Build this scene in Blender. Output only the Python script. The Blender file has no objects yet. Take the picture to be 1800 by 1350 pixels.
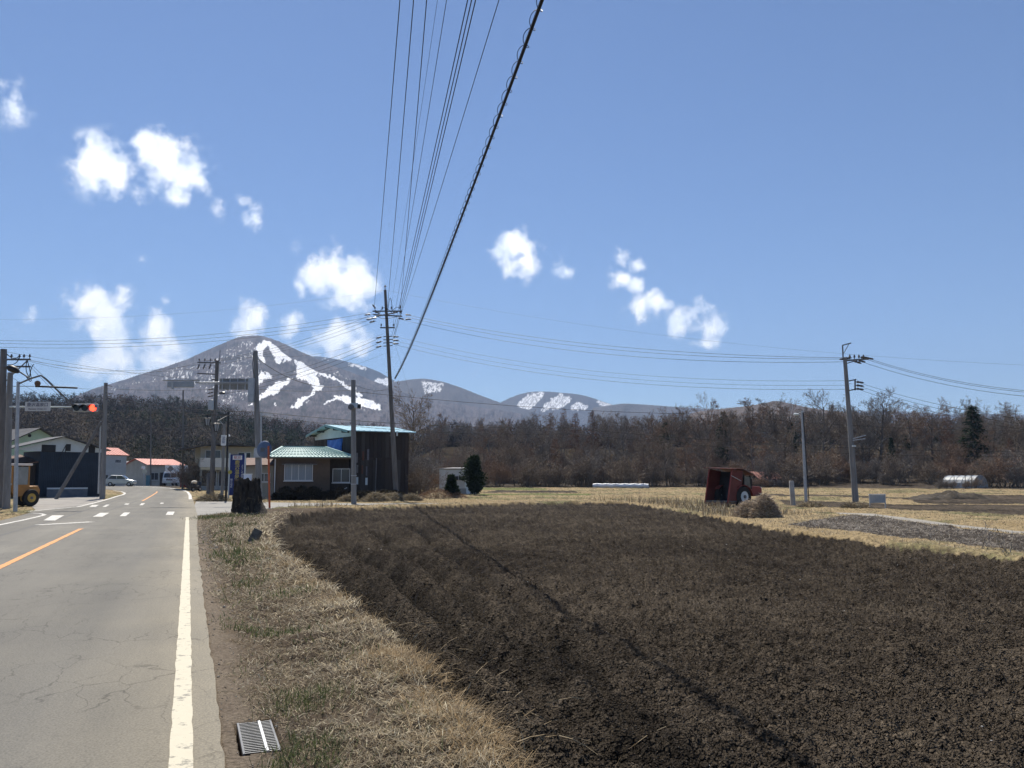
import bpy, math, random
import numpy as np
from mathutils import Vector, Matrix, Euler
random.seed(7)
RNG = np.random.default_rng(7)
SC = bpy.context.scene
COL = SC.collection
R = math.radians

# ------------------------------------------------------------------ camera
FPX, PITCH, CAMZ = 1469.0, R(6.4), 1.6
CP, SP = math.cos(PITCH), math.sin(PITCH)
cam = bpy.data.cameras.new('camera'); camo = bpy.data.objects.new('camera', cam); COL.objects.link(camo)
camo.location = (0, 0, CAMZ); camo.rotation_euler = (R(90) + PITCH, 0, 0)
cam.sensor_width = 36; cam.lens = 36 * FPX / 1800; cam.clip_start = 0.05; cam.clip_end = 20000
SC.camera = camo

# ------------------------------------------------------------------ sun and sky
SUN_AZ, SUN_EL = R(-19), R(56)            # azimuth measured from the view direction (+Y), negative = left
to_sun = Vector((math.sin(SUN_AZ) * math.cos(SUN_EL), math.cos(SUN_AZ) * math.cos(SUN_EL), math.sin(SUN_EL)))
sl = bpy.data.lights.new('sun', 'SUN'); sl.energy = 4.6; sl.angle = R(0.53); sl.color = (1.0, 0.93, 0.81)
so = bpy.data.objects.new('sun', sl); COL.objects.link(so)
so.rotation_euler = (-to_sun).to_track_quat('-Z', 'Y').to_euler(); so.location = (-60, 40, 80)
SC.view_settings.view_transform = 'Standard'; SC.view_settings.look = 'None'
SC.view_settings.exposure = 0.7; SC.view_settings.gamma = 1.0; SC.view_settings.use_curve_mapping = False
SC.render.engine = 'CYCLES'
cy = SC.cycles
cy.use_denoising = True; cy.max_bounces = 5; cy.diffuse_bounces = 3; cy.glossy_bounces = 2; cy.transmission_bounces = 3
cy.volume_bounces = 0; cy.transparent_max_bounces = 6; cy.use_adaptive_sampling = True; cy.adaptive_threshold = 0.02
cy.sample_clamp_indirect = 6

def ray(u, v):
    a = (u - 900) / FPX; d = (v - 675) / FPX
    return Vector((a, CP + d * SP, SP - d * CP))

W = bpy.data.worlds.new('World'); SC.world = W; W.use_nodes = True
def build_world():
    nt = W.node_tree; N = nt.nodes; L = nt.links; N.clear()
    out = N.new('ShaderNodeOutputWorld')
    sky = N.new('ShaderNodeTexSky'); sky.sky_type = 'NISHITA'; sky.sun_disc = False
    sky.sun_elevation = SUN_EL; sky.sun_rotation = SUN_AZ; sky.altitude = 1100; sky.air_density = 1.0; sky.dust_density = 0.2; sky.ozone_density = 2.2
    bg = N.new('ShaderNodeBackground'); bg.inputs['Strength'].default_value = 0.067
    tn = N.new('ShaderNodeMix'); tn.data_type = 'RGBA'; tn.blend_type = 'MULTIPLY'; tn.inputs[0].default_value = 1.0; tn.inputs[7].default_value = (.91, .965, 1.08, 1)
    L.new(sky.outputs[0], tn.inputs[6]); L.new(tn.outputs[2], bg.inputs['Color'])
    geo = N.new('ShaderNodeNewGeometry')
    def vm(op, a, b=None):
        n = N.new('ShaderNodeVectorMath'); n.operation = op
        for i, s in enumerate((a, b)):
            if s is None: continue
            if isinstance(s, (tuple, Vector)): n.inputs[i].default_value = tuple(s)
            else: L.new(s, n.inputs[i])
        return n
    def ma(op, a, b=None, c=None):
        n = N.new('ShaderNodeMath'); n.operation = op
        for i, s in enumerate((a, b, c)):
            if s is None: continue
            if isinstance(s, (int, float)): n.inputs[i].default_value = s
            else: L.new(s, n.inputs[i])
        return n.outputs[0]
    D = vm('SCALE', geo.outputs['Incoming']); D.inputs['Scale'].default_value = -1.0
    Dv = D.outputs[0]
    def noise(scale, detail, rough):
        n = N.new('ShaderNodeTexNoise'); n.inputs['Scale'].default_value = scale; n.inputs['Detail'].default_value = detail
        n.inputs['Roughness'].default_value = rough; L.new(Dv, n.inputs['Vector']); return n
    n1 = noise(14, 3, .5); n2 = noise(36, 5, .55)
    w1 = vm('SUBTRACT', n1.outputs['Color'], (.5, .5, .5)); w1s = vm('SCALE', w1.outputs[0]); w1s.inputs['Scale'].default_value = .045
    dist = vm('ADD', Dv, w1s.outputs[0]).outputs[0]
    # cloud puffs as directions in the sky: (u, v, radius in px, density)
    puffs = [(185, 290, 42, 1), (215, 312, 36, .95), (180, 268, 22, .7), (296, 268, 38, .95), (318, 300, 42, 1), (262, 244, 22, .8), (345, 318, 24, .8),
             (448, 388, 22, .75), (428, 362, 18, .6), (385, 372, 18, .32), (12, 178, 30, .5), (130, 266, 16, .45), (40, 190, 18, .3),
             (590, 488, 42, 1), (625, 495, 38, 1), (562, 505, 30, .95), (652, 500, 26, .85), (596, 462, 22, .9), (532, 515, 18, .7),
             (172, 560, 44, 1), (150, 532, 30, .95), (190, 590, 34, .9), (275, 592, 34, 1), (266, 620, 48, .95), (200, 632, 48, .8), (292, 612, 26, .85),
             (42, 570, 20, .65), (85, 545, 12, .3), (435, 563, 25, .95), (415, 575, 18, .6), (520, 592, 28, .8), (600, 592, 32, 1), (632, 605, 24, .8), (560, 612, 30, .65),
             (905, 440, 36, 1), (912, 465, 30, .9), (870, 440, 20, .75), (845, 440, 12, .5), (882, 458, 18, .6), (992, 478, 19, .75), (983, 484, 14, .6),
             (1095, 458, 17, .7), (1120, 468, 15, .65), (1090, 490, 18, .75), (1118, 505, 16, .75), (1150, 520, 14, .65), (1128, 545, 22, .85), (1158, 540, 20, .8), (1172, 548, 14, .6), (1088, 550, 12, .35),
             (1205, 580, 26, .8), (1235, 576, 28, .85), (1260, 574, 16, .6), (1195, 598, 16, .45), (985, 562, 15, .42), (245, 455, 10, .3), (305, 533, 9, .3), (520, 437, 16, .25), (570, 543, 18, .4), (840, 668, 16, .22)]
    dirs = [(ray(u, v).normalized(), r / FPX, d) for u, v, r, d in puffs]
    rr = random.Random(5)                       # the same broken cumulus carries on round the rest of the sky
    for k in range(26):
        az = R(rr.uniform(38, 322)); el = R(rr.uniform(5, 28))
        c = Vector((math.sin(az) * math.cos(el), math.cos(az) * math.cos(el), math.sin(el)))
        for j in range(2):
            cc = (c + Vector((rr.uniform(-.02, .02), rr.uniform(-.02, .02), rr.uniform(-.01, .01)))).normalized()
            dirs.append((cc, rr.uniform(15, 45) / FPX, rr.uniform(.6, 1)))
    acc = None
    for c, r, d in dirs:
        q = vm('DISTANCE', dist, c).outputs['Value']
        m = ma('MULTIPLY_ADD', q, -d / (r * 1.5), d)
        acc = m if acc is None else ma('SMOOTH_MAX', acc, m, .12)
    f = ma('SUBTRACT', n2.outputs['Fac'], .5)
    dens = ma('MULTIPLY_ADD', f, 2.1, acc)
    mr = N.new('ShaderNodeMapRange'); mr.interpolation_type = 'SMOOTHSTEP'; mr.clamp = True
    mr.inputs['From Min'].default_value = .10; mr.inputs['From Max'].default_value = .82
    L.new(dens, mr.inputs['Value'])
    gate = N.new('ShaderNodeMapRange'); gate.inputs['From Min'].default_value = -.05; gate.inputs['From Max'].default_value = .25; L.new(acc, gate.inputs['Value'])
    fac = ma('MULTIPLY', mr.outputs[0], gate.outputs[0])
    n3 = noise(30, 4, .55)
    cr = N.new('ShaderNodeValToRGB'); cr.color_ramp.elements[0].position = .3; cr.color_ramp.elements[0].color = (.70, .78, .89, 1)
    cr.color_ramp.elements[1].position = .6; cr.color_ramp.elements[1].color = (1, 1, 1, 1); L.new(n3.outputs['Fac'], cr.inputs[0])
    cb = N.new('ShaderNodeBackground'); cb.inputs['Strength'].default_value = 1.0; L.new(cr.outputs[0], cb.inputs['Color'])
    mx = N.new('ShaderNodeMixShader'); L.new(fac, mx.inputs[0]); L.new(bg.outputs[0], mx.inputs[1]); L.new(cb.outputs[0], mx.inputs[2])
    L.new(mx.outputs[0], out.inputs['Surface'])
    W.cycles.sampling_method = 'MANUAL'; W.cycles.sample_map_resolution = 1024
build_world()

# ------------------------------------------------------------------ numpy noise
def _hash(ix, iy, s):
    h = (ix.astype(np.int64) * 374761393 + iy.astype(np.int64) * 668265263 + s * 1274126177) & 0x7fffffff
    h = (h ^ (h >> 13)) * 1274126177 & 0x7fffffff
    return ((h ^ (h >> 16)) & 0xffff) / 65535.0
def vnoise(x, y, s=0):
    x = np.asarray(x, float); y = np.asarray(y, float)
    ix = np.floor(x); iy = np.floor(y); fx = x - ix; fy = y - iy
    fx = fx * fx * (3 - 2 * fx); fy = fy * fy * (3 - 2 * fy)
    a = _hash(ix, iy, s); b = _hash(ix + 1, iy, s); c = _hash(ix, iy + 1, s); d = _hash(ix + 1, iy + 1, s)
    return (a + (b - a) * fx) * (1 - fy) + (c + (d - c) * fx) * fy - .5
def fbm(x, y, o=4, s=0, g=.5):
    t = 0; a = 1.
    for k in range(o):
        t = t + a * vnoise(x * 2 ** k + 17.3 * k, y * 2 ** k - 9.1 * k, s + k); a *= g
    return t
def cells(x, y, s=0):
    """distance to the nearest of scattered points: rounded crumbs with sharp gaps"""
    x = np.asarray(x, float); y = np.asarray(y, float); ix = np.floor(x); iy = np.floor(y); d = np.full(x.shape, 9.)
    for i in (-1, 0, 1):
        for j in (-1, 0, 1):
            cx = ix + i; cy_ = iy + j; d = np.minimum(d, np.hypot(cx + _hash(cx, cy_, s) - x, cy_ + _hash(cx, cy_, s + 7) - y))
    return d
def sstep(x, a, b):
    t = np.clip((np.asarray(x, float) - a) / (b - a), 0, 1); return t * t * (3 - 2 * t)

# ------------------------------------------------------------------ lie of the land
def gz(x, y):
    """smooth ground level of the place"""
    x = np.asarray(x, float); y = np.asarray(y, float)
    r = np.hypot(x, y); ph = np.degrees(np.arctan2(x, y))
    front = sstep(y, -20, 30)
    rise = .008 * np.clip(r - 60, 0, 60) * sstep(r, 55, 75)
    right = sstep(ph, -9.5, -4.5)
    hr = 7.5 * sstep(r, 112, 185) + 3.0 * sstep(r, 185, 500)
    amp = 33 - 11 * sstep(ph, -22, -13)
    hl = amp * sstep(r, 150, 470)
    n = fbm(x / 60, y / 60, 3, 3) * 2.5 * sstep(r, 120, 220)
    return front * (rise + right * hr + (1 - right) * hl + n)
def gz1(x, y): return float(gz(np.array([x]), np.array([y]))[0])
_TS = np.geomspace(.5, 700, 4000)
def G(u, v, h=0.0):
    """world point where the sight line through a photo point meets the ground (+h)"""
    d = ray(u, v)
    f = CAMZ + d.z * _TS - gz(d.x * _TS, d.y * _TS) - h
    i = int(np.argmax(f <= 0))
    if f[i] > 0: i = len(_TS) - 1
    t0, t1 = _TS[max(i - 1, 0)], _TS[i]; f0, f1 = f[max(i - 1, 0)], f[i]
    t = t1 if f0 == f1 else t0 + (t1 - t0) * f0 / (f0 - f1)
    x, y = d.x * t, d.y * t
    return Vector((x, y, gz1(x, y) + h))
def at(u, v, Y):
    d = ray(u, v); t = Y / d.y
    return Vector((d.x * t, Y, CAMZ + d.z * t))
def base(u, Y, dz=0.0):
    a = (u - 900) / FPX; z = 0.
    for _ in range(4):
        x = a * (Y * CP + (z - CAMZ) * SP); z = gz1(x, Y)
    return Vector((x, Y, z + dz))
def pj(x, y, z):
    dep = y * CP + (z - CAMZ) * SP; up = -y * SP + (z - CAMZ) * CP
    return 900 + FPX * x / dep, 675 - FPX * up / dep

# ------------------------------------------------------------------ materials
MATS = {}
def pm(name, c1, c2=None, scale=4., rough=.8, bump=0., bscale=None, metal=0., detail=5., coord='Object', c3=None, stretch=None, spec=.35, dist=.05, lo=.35, hi=.65):
    if name in MATS: return MATS[name]
    m = bpy.data.materials.new(name); m.use_nodes = True; nt = m.node_tree; N = nt.nodes; L = nt.links
    b = N['Principled BSDF']; b.inputs['Roughness'].default_value = rough; b.inputs['Metallic'].default_value = metal
    b.inputs['Specular IOR Level'].default_value = spec
    b.inputs['Base Color'].default_value = (*c1, 1)
    if c2 is not None or bump:
        if coord == 'World':
            g = N.new('ShaderNodeNewGeometry'); vec = g.outputs['Position']
        else:
            g = N.new('ShaderNodeTexCoord'); vec = g.outputs['Object']
        if stretch:
            mp = N.new('ShaderNodeMapping'); mp.inputs['Scale'].default_value = stretch; L.new(vec, mp.inputs['Vector']); vec = mp.outputs[0]
    if c2 is not None:
        n = N.new('ShaderNodeTexNoise'); n.inputs['Scale'].default_value = scale; n.inputs['Detail'].default_value = detail; n.inputs['Roughness'].default_value = .62
        L.new(vec, n.inputs['Vector'])
        r = N.new('ShaderNodeValToRGB'); e = r.color_ramp.elements
        e[0].position = lo; e[0].color = (*c1, 1); e[1].position = hi; e[1].color = (*c2, 1)
        if c3 is not None:
            q = e.new((lo + hi) / 2); q.color = (*c3, 1)
        L.new(n.outputs['Fac'], r.inputs[0]); L.new(r.outputs[0], b.inputs['Base Color'])
    if bump:
        n2 = N.new('ShaderNodeTexNoise'); n2.inputs['Scale'].default_value = bscale or scale * 4; n2.inputs['Detail'].default_value = 6; n2.inputs['Roughness'].default_value = .65
        L.new(vec, n2.inputs['Vector'])
        bp = N.new('ShaderNodeBump'); bp.inputs['Strength'].default_value = bump; bp.inputs['Distance'].default_value = dist
        L.new(n2.outputs['Fac'], bp.inputs['Height']); L.new(bp.outputs[0], b.inputs['Normal'])
    MATS[name] = m
    return m
def attr_mat(name, rough=.8, trans=0., c2=None, scale=40.):
    if name in MATS: return MATS[name]
    m = bpy.data.materials.new(name); m.use_nodes = True; nt = m.node_tree; N = nt.nodes; L = nt.links
    b = N['Principled BSDF']; b.inputs['Roughness'].default_value = rough; b.inputs['Specular IOR Level'].default_value = .2
    a = N.new('ShaderNodeAttribute'); a.attribute_name = 'tint'; L.new(a.outputs['Color'], b.inputs['Base Color'])
    if trans:
        t = N.new('ShaderNodeBsdfTranslucent'); L.new(a.outputs['Color'], t.inputs['Color'])
        mx = N.new('ShaderNodeMixShader'); mx.inputs[0].default_value = trans
        L.new(b.outputs[0], mx.inputs[1]); L.new(t.outputs[0], mx.inputs[2]); L.new(mx.outputs[0], N['Material Output'].inputs['Surface'])
    MATS[name] = m
    return m

# ------------------------------------------------------------------ objects
def setp(o, label=None, cat=None, group=None, kind=None):
    if label: o['label'] = label
    if cat: o['category'] = cat
    if group: o['group'] = group
    if kind: o['kind'] = kind
    return o
def thing(name, label, cat, loc=(0, 0, 0), rz=0., group=None):
    o = bpy.data.objects.new(name, None); COL.objects.link(o); o.empty_display_size = .2
    o.location = loc; o.rotation_euler = (0, 0, rz)
    return setp(o, label, cat, group)
def npmesh(name, V, quads=None, tris=None, mat=None, smooth=False, tint=None, parent=None):
    me = bpy.data.meshes.new(name)
    V = np.asarray(V, np.float32).reshape(-1, 3)
    parts, starts, n = [], [], 0
    nq = 0 if quads is None else len(quads); ntr = 0 if tris is None else len(tris)
    idx = []
    if nq: idx.append(np.asarray(quads, np.int32).ravel())
    if ntr: idx.append(np.asarray(tris, np.int32).ravel())
    idx = np.concatenate(idx) if idx else np.zeros(0, np.int32)
    st = np.concatenate([np.arange(nq) * 4, nq * 4 + np.arange(ntr) * 3]).astype(np.int32)
    me.vertices.add(len(V)); me.vertices.foreach_set('co', V.ravel())
    me.loops.add(len(idx)); me.loops.foreach_set('vertex_index', idx)
    me.polygons.add(nq + ntr); me.polygons.foreach_set('loop_start', st)
    if smooth: me.polygons.foreach_set('use_smooth', np.ones(nq + ntr, bool))
    me.update(calc_edges=True); me.validate()
    if tint is not None:
        a = me.attributes.new('tint', 'FLOAT_COLOR', 'POINT')
        t = np.ones((len(V), 4), np.float32); t[:, :3] = tint; a.data.foreach_set('color', t.ravel())
    if mat: me.materials.append(mat)
    o = bpy.data.objects.new(name, me); COL.objects.link(o)
    if parent: o.parent = parent
    return o
def copy_tree(o, parent=None):
    c = o.copy(); COL.objects.link(c); c.parent = parent
    for ch in list(o.children): copy_tree(ch, c)
    return c

class MB:
    """collects simple shapes into one mesh"""
    def __init__(s): s.v = []; s.f = []
    def add(s, vs, fs):
        o = len(s.v); s.v += [tuple(p) for p in vs]; s.f += [tuple(i + o for i in f) for f in fs]; return s
    def box(s, c, d, rz=0., m=None, taper=1.0):
        x, y, z = d[0] / 2, d[1] / 2, d[2] / 2
        vs = [Vector((sx * x * (taper if sz > 0 else 1), sy * y * (taper if sz > 0 else 1), sz * z)) for sz in (-1, 1) for sx, sy in ((-1, -1), (1, -1), (1, 1), (-1, 1))]
        M = Matrix.Translation(c) @ (m if m is not None else Matrix.Rotation(rz, 4, 'Z'))
        return s.add([M @ p for p in vs], [(3, 2, 1, 0), (4, 5, 6, 7), (0, 1, 5, 4), (1, 2, 6, 5), (2, 3, 7, 6), (3, 0, 4, 7)])
    def bar(s, p, q, w, h=None, up=(0, 0, 1)):
        p = Vector(p); q = Vector(q); h = h or w; d = (q - p); l = d.length; d.normalize()
        u = Vector(up); 
        if abs(d.dot(u)) > .98: u = Vector((1, 0, 0))
        r = d.cross(u).normalized(); u = r.cross(d)
        M = Matrix(((r.x, d.x, u.x, 0), (r.y, d.y, u.y, 0), (r.z, d.z, u.z, 0), (0, 0, 0, 1)))
        return s.box((p + q) / 2, (w, l, h), m=M)
    def tube(s, pts, rad, n=8, caps=True):
        pts = [Vector(p) for p in pts]; k = len(pts)
        rad = rad if isinstance(rad, (list, tuple)) else [rad] * k
        vs, fs = [], []
        ref = None
        for i, p in enumerate(pts):
            d = (pts[min(i + 1, k - 1)] - pts[max(i - 1, 0)]).normalized()
            if ref is None: ref = Vector((0, 0, 1)) if abs(d.z) < .9 else Vector((1, 0, 0))
            a = (ref - d * ref.dot(d)).normalized(); b = d.cross(a); ref = a
            for j in range(n):
                t = 2 * math.pi * j / n; vs.append(p + (a * math.cos(t) + b * math.sin(t)) * rad[i])
        for i in range(k - 1):
            for j in range(n):
                j2 = (j + 1) % n; fs.append((i * n + j, i * n + j2, (i + 1) * n + j2, (i + 1) * n + j))
        if caps: fs.append(tuple(range(n - 1, -1, -1))); fs.append(tuple(range((k - 1) * n, k * n)))
        return s.add(vs, fs)
    def cyl(s, p, q, r0, r1=None, n=12): return s.tube([p, q], [r0, r0 if r1 is None else r1], n)
    def prism(s, poly, ax, d0, d1):
        """extrude a 2D outline along axis ax ('x','y','z') from d0 to d1"""
        k = len(poly)
        mk = {'x': lambda a, b, t: (t, a, b), 'y': lambda a, b, t: (a, t, b), 'z': lambda a, b, t: (a, b, t)}[ax]
        vs = [mk(a, b, d0) for a, b in poly] + [mk(a, b, d1) for a, b in poly]
        fs = [tuple(range(k)), tuple(range(2 * k - 1, k - 1, -1))] + [(i, k + i, k + (i + 1) % k, (i + 1) % k) for i in range(k)]
        return s.add(vs, fs)
    def slab(s, quad, t):
        """a plate of thickness t under four corner points"""
        q = [Vector(p) for p in quad]; n = (q[1] - q[0]).cross(q[2] - q[0]).normalized() * t
        return s.add(q + [p - n for p in q], [(0, 1, 2, 3), (7, 6, 5, 4), (0, 4, 5, 1), (1, 5, 6, 2), (2, 6, 7, 3), (3, 7, 4, 0)])
    def ball(s, c, r, n=8, m=6, sq=(1, 1, 1)):
        vs = [(c[0], c[1], c[2] - r * sq[2])]; fs = []
        for i in range(1, m):
            t = math.pi * i / m
            for j in range(n):
                p = 2 * math.pi * j / n
                vs.append((c[0] + r * sq[0] * math.sin(t) * math.cos(p), c[1] + r * sq[1] * math.sin(t) * math.sin(p), c[2] - r * sq[2] * math.cos(t)))
        vs.append((c[0], c[1], c[2] + r * sq[2])); e = len(vs) - 1
        for j in range(n):
            j2 = (j + 1) % n
            fs.append((0, 1 + j2, 1 + j))
            for i in range(m - 2): fs.append((1 + i * n + j, 1 + i * n + j2, 1 + (i + 1) * n + j2, 1 + (i + 1) * n + j))
            fs.append((e, 1 + (m - 2) * n + j, 1 + (m - 2) * n + j2))
        return s.add(vs, fs)
    def build(s, name, mat, parent=None, smooth=False, origin=None, bevel=0., kind=None, label=None):
        me = bpy.data.meshes.new(name)
        v = s.v if origin is None else [(p[0] - origin[0], p[1] - origin[1], p[2] - origin[2]) for p in s.v]
        me.from_pydata(v, [], s.f); me.update()
        import bmesh
        bm = bmesh.new(); bm.from_mesh(me); bmesh.ops.recalc_face_normals(bm, faces=bm.faces[:]); bm.to_mesh(me); bm.free()
        me.materials.append(mat)
        if smooth:
            me.polygons.foreach_set('use_smooth', [True] * len(me.polygons))
            try: me.set_sharp_from_angle(angle=R(40))
            except Exception: pass
        o = bpy.data.objects.new(name, me); COL.objects.link(o)
        if origin is not None and parent is None: o.location = origin
        if bevel:
            md = o.modifiers.new('bevel', 'BEVEL'); md.width = bevel; md.segments = 2; md.limit_method = 'ANGLE'
        if parent: o.parent = parent
        if kind: o['kind'] = kind
        if label: o['label'] = label
        return o
# ================================================================== the ground
RU = Vector((-.3595, .9331, 0)); RN = Vector((.9331, .3595, 0)); RO = Vector((.0, .0, 0))   # road heading, its right-hand normal
def rp(s, n):
    p = RO + RU * s + RN * (n + .06); return (p.x, p.y)
def P2(l): return [tuple(G(u, v))[:2] for u, v in l]
def inside(x, y, poly):
    c = np.zeros(x.shape, bool); n = len(poly)
    for i in range(n):
        x0, y0 = poly[i]; x1, y1 = poly[(i + 1) % n]
        if y0 == y1: continue
        k = ((y0 > y) != (y1 > y)) & (x < (x1 - x0) * (y - y0) / (y1 - y0) + x0); c ^= k
    return c
def pdist(x, y, line, closed=False):
    d = np.full(x.shape, 1e9); n = len(line)
    for i in range(n if closed else n - 1):
        x0, y0 = line[i]; x1, y1 = line[(i + 1) % n]; ex, ey = x1 - x0, y1 - y0; l2 = ex * ex + ey * ey + 1e-12
        t = np.clip(((x - x0) * ex + (y - y0) * ey) / l2, 0, 1)
        d = np.minimum(d, np.hypot(x - x0 - t * ex, y - y0 - t * ey))
    return d
def sdist(x, y, poly):
    return np.where(inside(x, y, poly), 1, -1) * pdist(x, y, poly, True)

FIELD_LEFT = [(2.6, -3), (1.35, 0.6)] + P2([(862, 1350), (824, 1285), (768, 1228), (726, 1178), (684, 1120), (630, 1080), (590, 1045), (540, 1010), (502, 985), (482, 955), (478, 930), (505, 906)])
FIELD = FIELD_LEFT + P2([(560, 897), (640, 893.5), (780, 888.5), (860, 885), (1000, 883), (1105, 884), (1200, 900), (1300, 918), (1400, 938), (1550, 957), (1700, 973), (1800, 988)]) + [(12.6, 13), (14.5, 5), (15, -3)]
STUBBLE = P2([(1385, 926), (1425, 918), (1500, 907), (1560, 913), (1650, 926), (1800, 946)]) + [(24, 20), (26, 8), (15.5, 5), (13, 14)] + P2([(1800, 974), (1700, 962), (1600, 949), (1480, 936)])
DARK1 = P2([(1368, 879), (1504, 883), (1605, 887.5), (1800, 888), (2000, 890), (2000, 925), (1800, 908), (1532, 894.5), (1438, 894), (1385, 890)])
DARK2 = P2([(1600, 879), (1660, 871), (1800, 870), (2000, 870), (2000, 884), (1800, 886), (1620, 886)])
DARK3 = P2([(1350, 868.5), (1480, 870), (1610, 876), (1610, 878), (1480, 873), (1350, 871)])
PLOT1 = P2([(870, 862), (1010, 863), (1020, 866), (850, 866)])
GREEN1 = P2([(840, 857), (960, 858), (960, 861), (840, 861)])
GREEN2 = P2([(850, 867.5), (1040, 868), (1040, 870.5), (840, 870.5)])
ROAD_R = [rp(-14, .2), rp(2, .2), rp(10, .2), rp(20, .22), rp(30, .28), rp(37, .38)] + P2([(343, 892), (340, 880), (336, 869), (326, 861), (296, 856.8), (255, 854.3), (225, 852.6), (195, 851.2), (150, 849.8), (90, 848.6)])
ROAD_L = [rp(-14, -6.6), rp(2, -6.6), rp(10, -6.6), rp(20, -6.6), rp(27, -6.6)] + P2([(20, 911), (45, 904), (66, 897), (138, 889.5), (180, 879.5), (216, 869), (221, 866), (212, 862.8), (185, 860.3), (130, 858), (90, 857)])
ROADPOLY = ROAD_R + ROAD_L[::-1]
LANE_N = P2([(334, 907), (400, 903.5), (455, 896.5), (500, 891.6), (560, 889.4), (640, 888.2), (700, 887.2), (770, 885.8)])
LANE_F = P2([(345, 880.5), (420, 882), (470, 883.2), (530, 884.2), (580, 884.6), (640, 885), (700, 885), (770, 884.6)])
LANEPOLY = LANE_N + LANE_F[::-1]
YARD = P2([(66, 900), (100, 894.5), (138, 890), (182, 880), (178, 873), (140, 872), (66, 876), (50, 885)])
PATH_A = P2([(1470, 901), (1530, 902.5), (1605, 911.5), (1683, 922.5), (1800, 934.5)]) + [(22, 24)]
PATH_B = P2([(1480, 904.5), (1545, 908.5), (1644, 922.5), (1720, 931), (1800, 940)]) + [(22, 22.4)]
PATHPOLY = PATH_A + PATH_B[::-1]
GROOVES = [P2(l) for l in ([(800, 902), (880, 965), (960, 1030), (1080, 1135), (1200, 1250), (1290, 1350)], [(600, 932), (690, 1000), (770, 1065), (850, 1130), (960, 1215), (1080, 1320)],
                           [(540, 960), (620, 1035), (720, 1105), (830, 1200), (930, 1300)], [(660, 925), (760, 995), (900, 1110), (1000, 1195)], [(725, 915), (845, 1000), (1005, 1130), (1160, 1270)])]
for g in GROOVES: g.append((g[-1][0] + .6, g[-1][1] - 2.5))

def classes(x, y):
    """0 meadow 1 field 2 stubble 3 dark soil 4 verge 5 hard ground"""
    jx = x + fbm(x * 3, y * 3, 3, 31) * .16; jy = y + fbm(x * 3, y * 3, 3, 37) * .16
    c = np.zeros(x.shape, np.int8)
    n = x * RN.x + y * RN.y - .06; s = x * RU.x + y * RU.y
    c[(n > -.5) & (n < 9) & (s < 44)] = 4
    c[inside(jx, jy, FIELD)] = 1
    c[inside(jx, jy, STUBBLE)] = 2
    for pl in (DARK1, DARK2, DARK3, PLOT1): c[inside(jx, jy, pl)] = 3
    return c
def hard(x, y): return inside(x, y, ROADPOLY) | inside(x, y, LANEPOLY) | inside(x, y, PATHPOLY) | inside(x, y, YARD)

STUMP = G(438, 906)
def Hn(x, y):
    """near ground surface with its relief"""
    r = np.hypot(x, y); z = gz(x, y)
    near = r < 75
    sd = np.full(x.shape, -9.); sd[near] = sdist(x[near], y[near], FIELD)
    fl = np.full(x.shape, 9.); fl[near] = pdist(x[near], y[near], FIELD_LEFT)
    dip = (.16 + .30 * sstep(y, 14, 27) * np.exp(-(fl / 3.5) ** 2) * (1 - sstep(y, 38, 46)))
    inn = sstep(sd, -.35, .35)
    rel = -dip * inn
    fur = np.cos(2 * np.pi * fl / 1.05 + fbm(x * .7, y * .7, 2, 5) * 2.5) * .05 * (1 - sstep(fl, 3.0, 5.5))
    for gline, dep in zip(GROOVES, (.05, .24, .2, .16, .12)):
        gd = np.full(x.shape, 9.); gd[near] = pdist(x[near], y[near], gline)
        gd = gd + fbm(x * 2, y * 2, 3, 9) * .1
        fur = fur - dep * np.exp(-(gd / .17) ** 2) + dep * .45 * np.exp(-((gd - .42) / .22) ** 2)
    sc = np.clip(r / 14, 1, 2.4)
    cl = fbm(x * 3.1, y * 3.1, 3, 11) * .075 + fbm(x * 6, y * 6, 3, 13) * .045 * sc + (.45 - cells(x * 9 + fbm(x * 5, y * 5, 2, 3), y * 9, 13)) * .06 * sc + (.45 - cells(x * 21, y * 21, 15)) * .034 * sc + (.45 - cells(x * 40, y * 40, 18)) * .016 * sc + fbm(x * .5, y * .5, 2, 51) * .08
    rel = rel + inn * (fur + cl)
    spill = np.exp(-((sd + .1) / .22) ** 2) * (.05 + fbm(x * 2.2, y * 2.2, 3, 21) * .10)
    rel = rel + spill
    ver = (1 - inn) * (fbm(x * 1.3, y * 1.3, 3, 23) * .07 + fbm(x * 7, y * 7, 3, 25) * .035)
    n = x * RN.x + y * RN.y - .06
    ver = ver * sstep(np.abs(n + 3.1), 3.4, 4.1) + (1 - inn) * .06 * sstep(n, .7, 1.5) * (1 - sstep(r, 45, 60))
    rel = rel + ver
    hd = hard(x, y)
    s_ = x * RU.x + y * RU.y; pit = (np.abs(n - .41) < .125) & (np.abs(s_ - 5.62) < .335)
    hdist = np.where(hd, 1., 0.)
    for pl in (LANEPOLY, PATHPOLY):
        dd = pdist(x, y, pl, True); rel = rel * np.where(hd, 0, sstep(dd, 0, .5))
    return z + np.where(hd, -.012, np.where(pit, -.12, rel))

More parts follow.
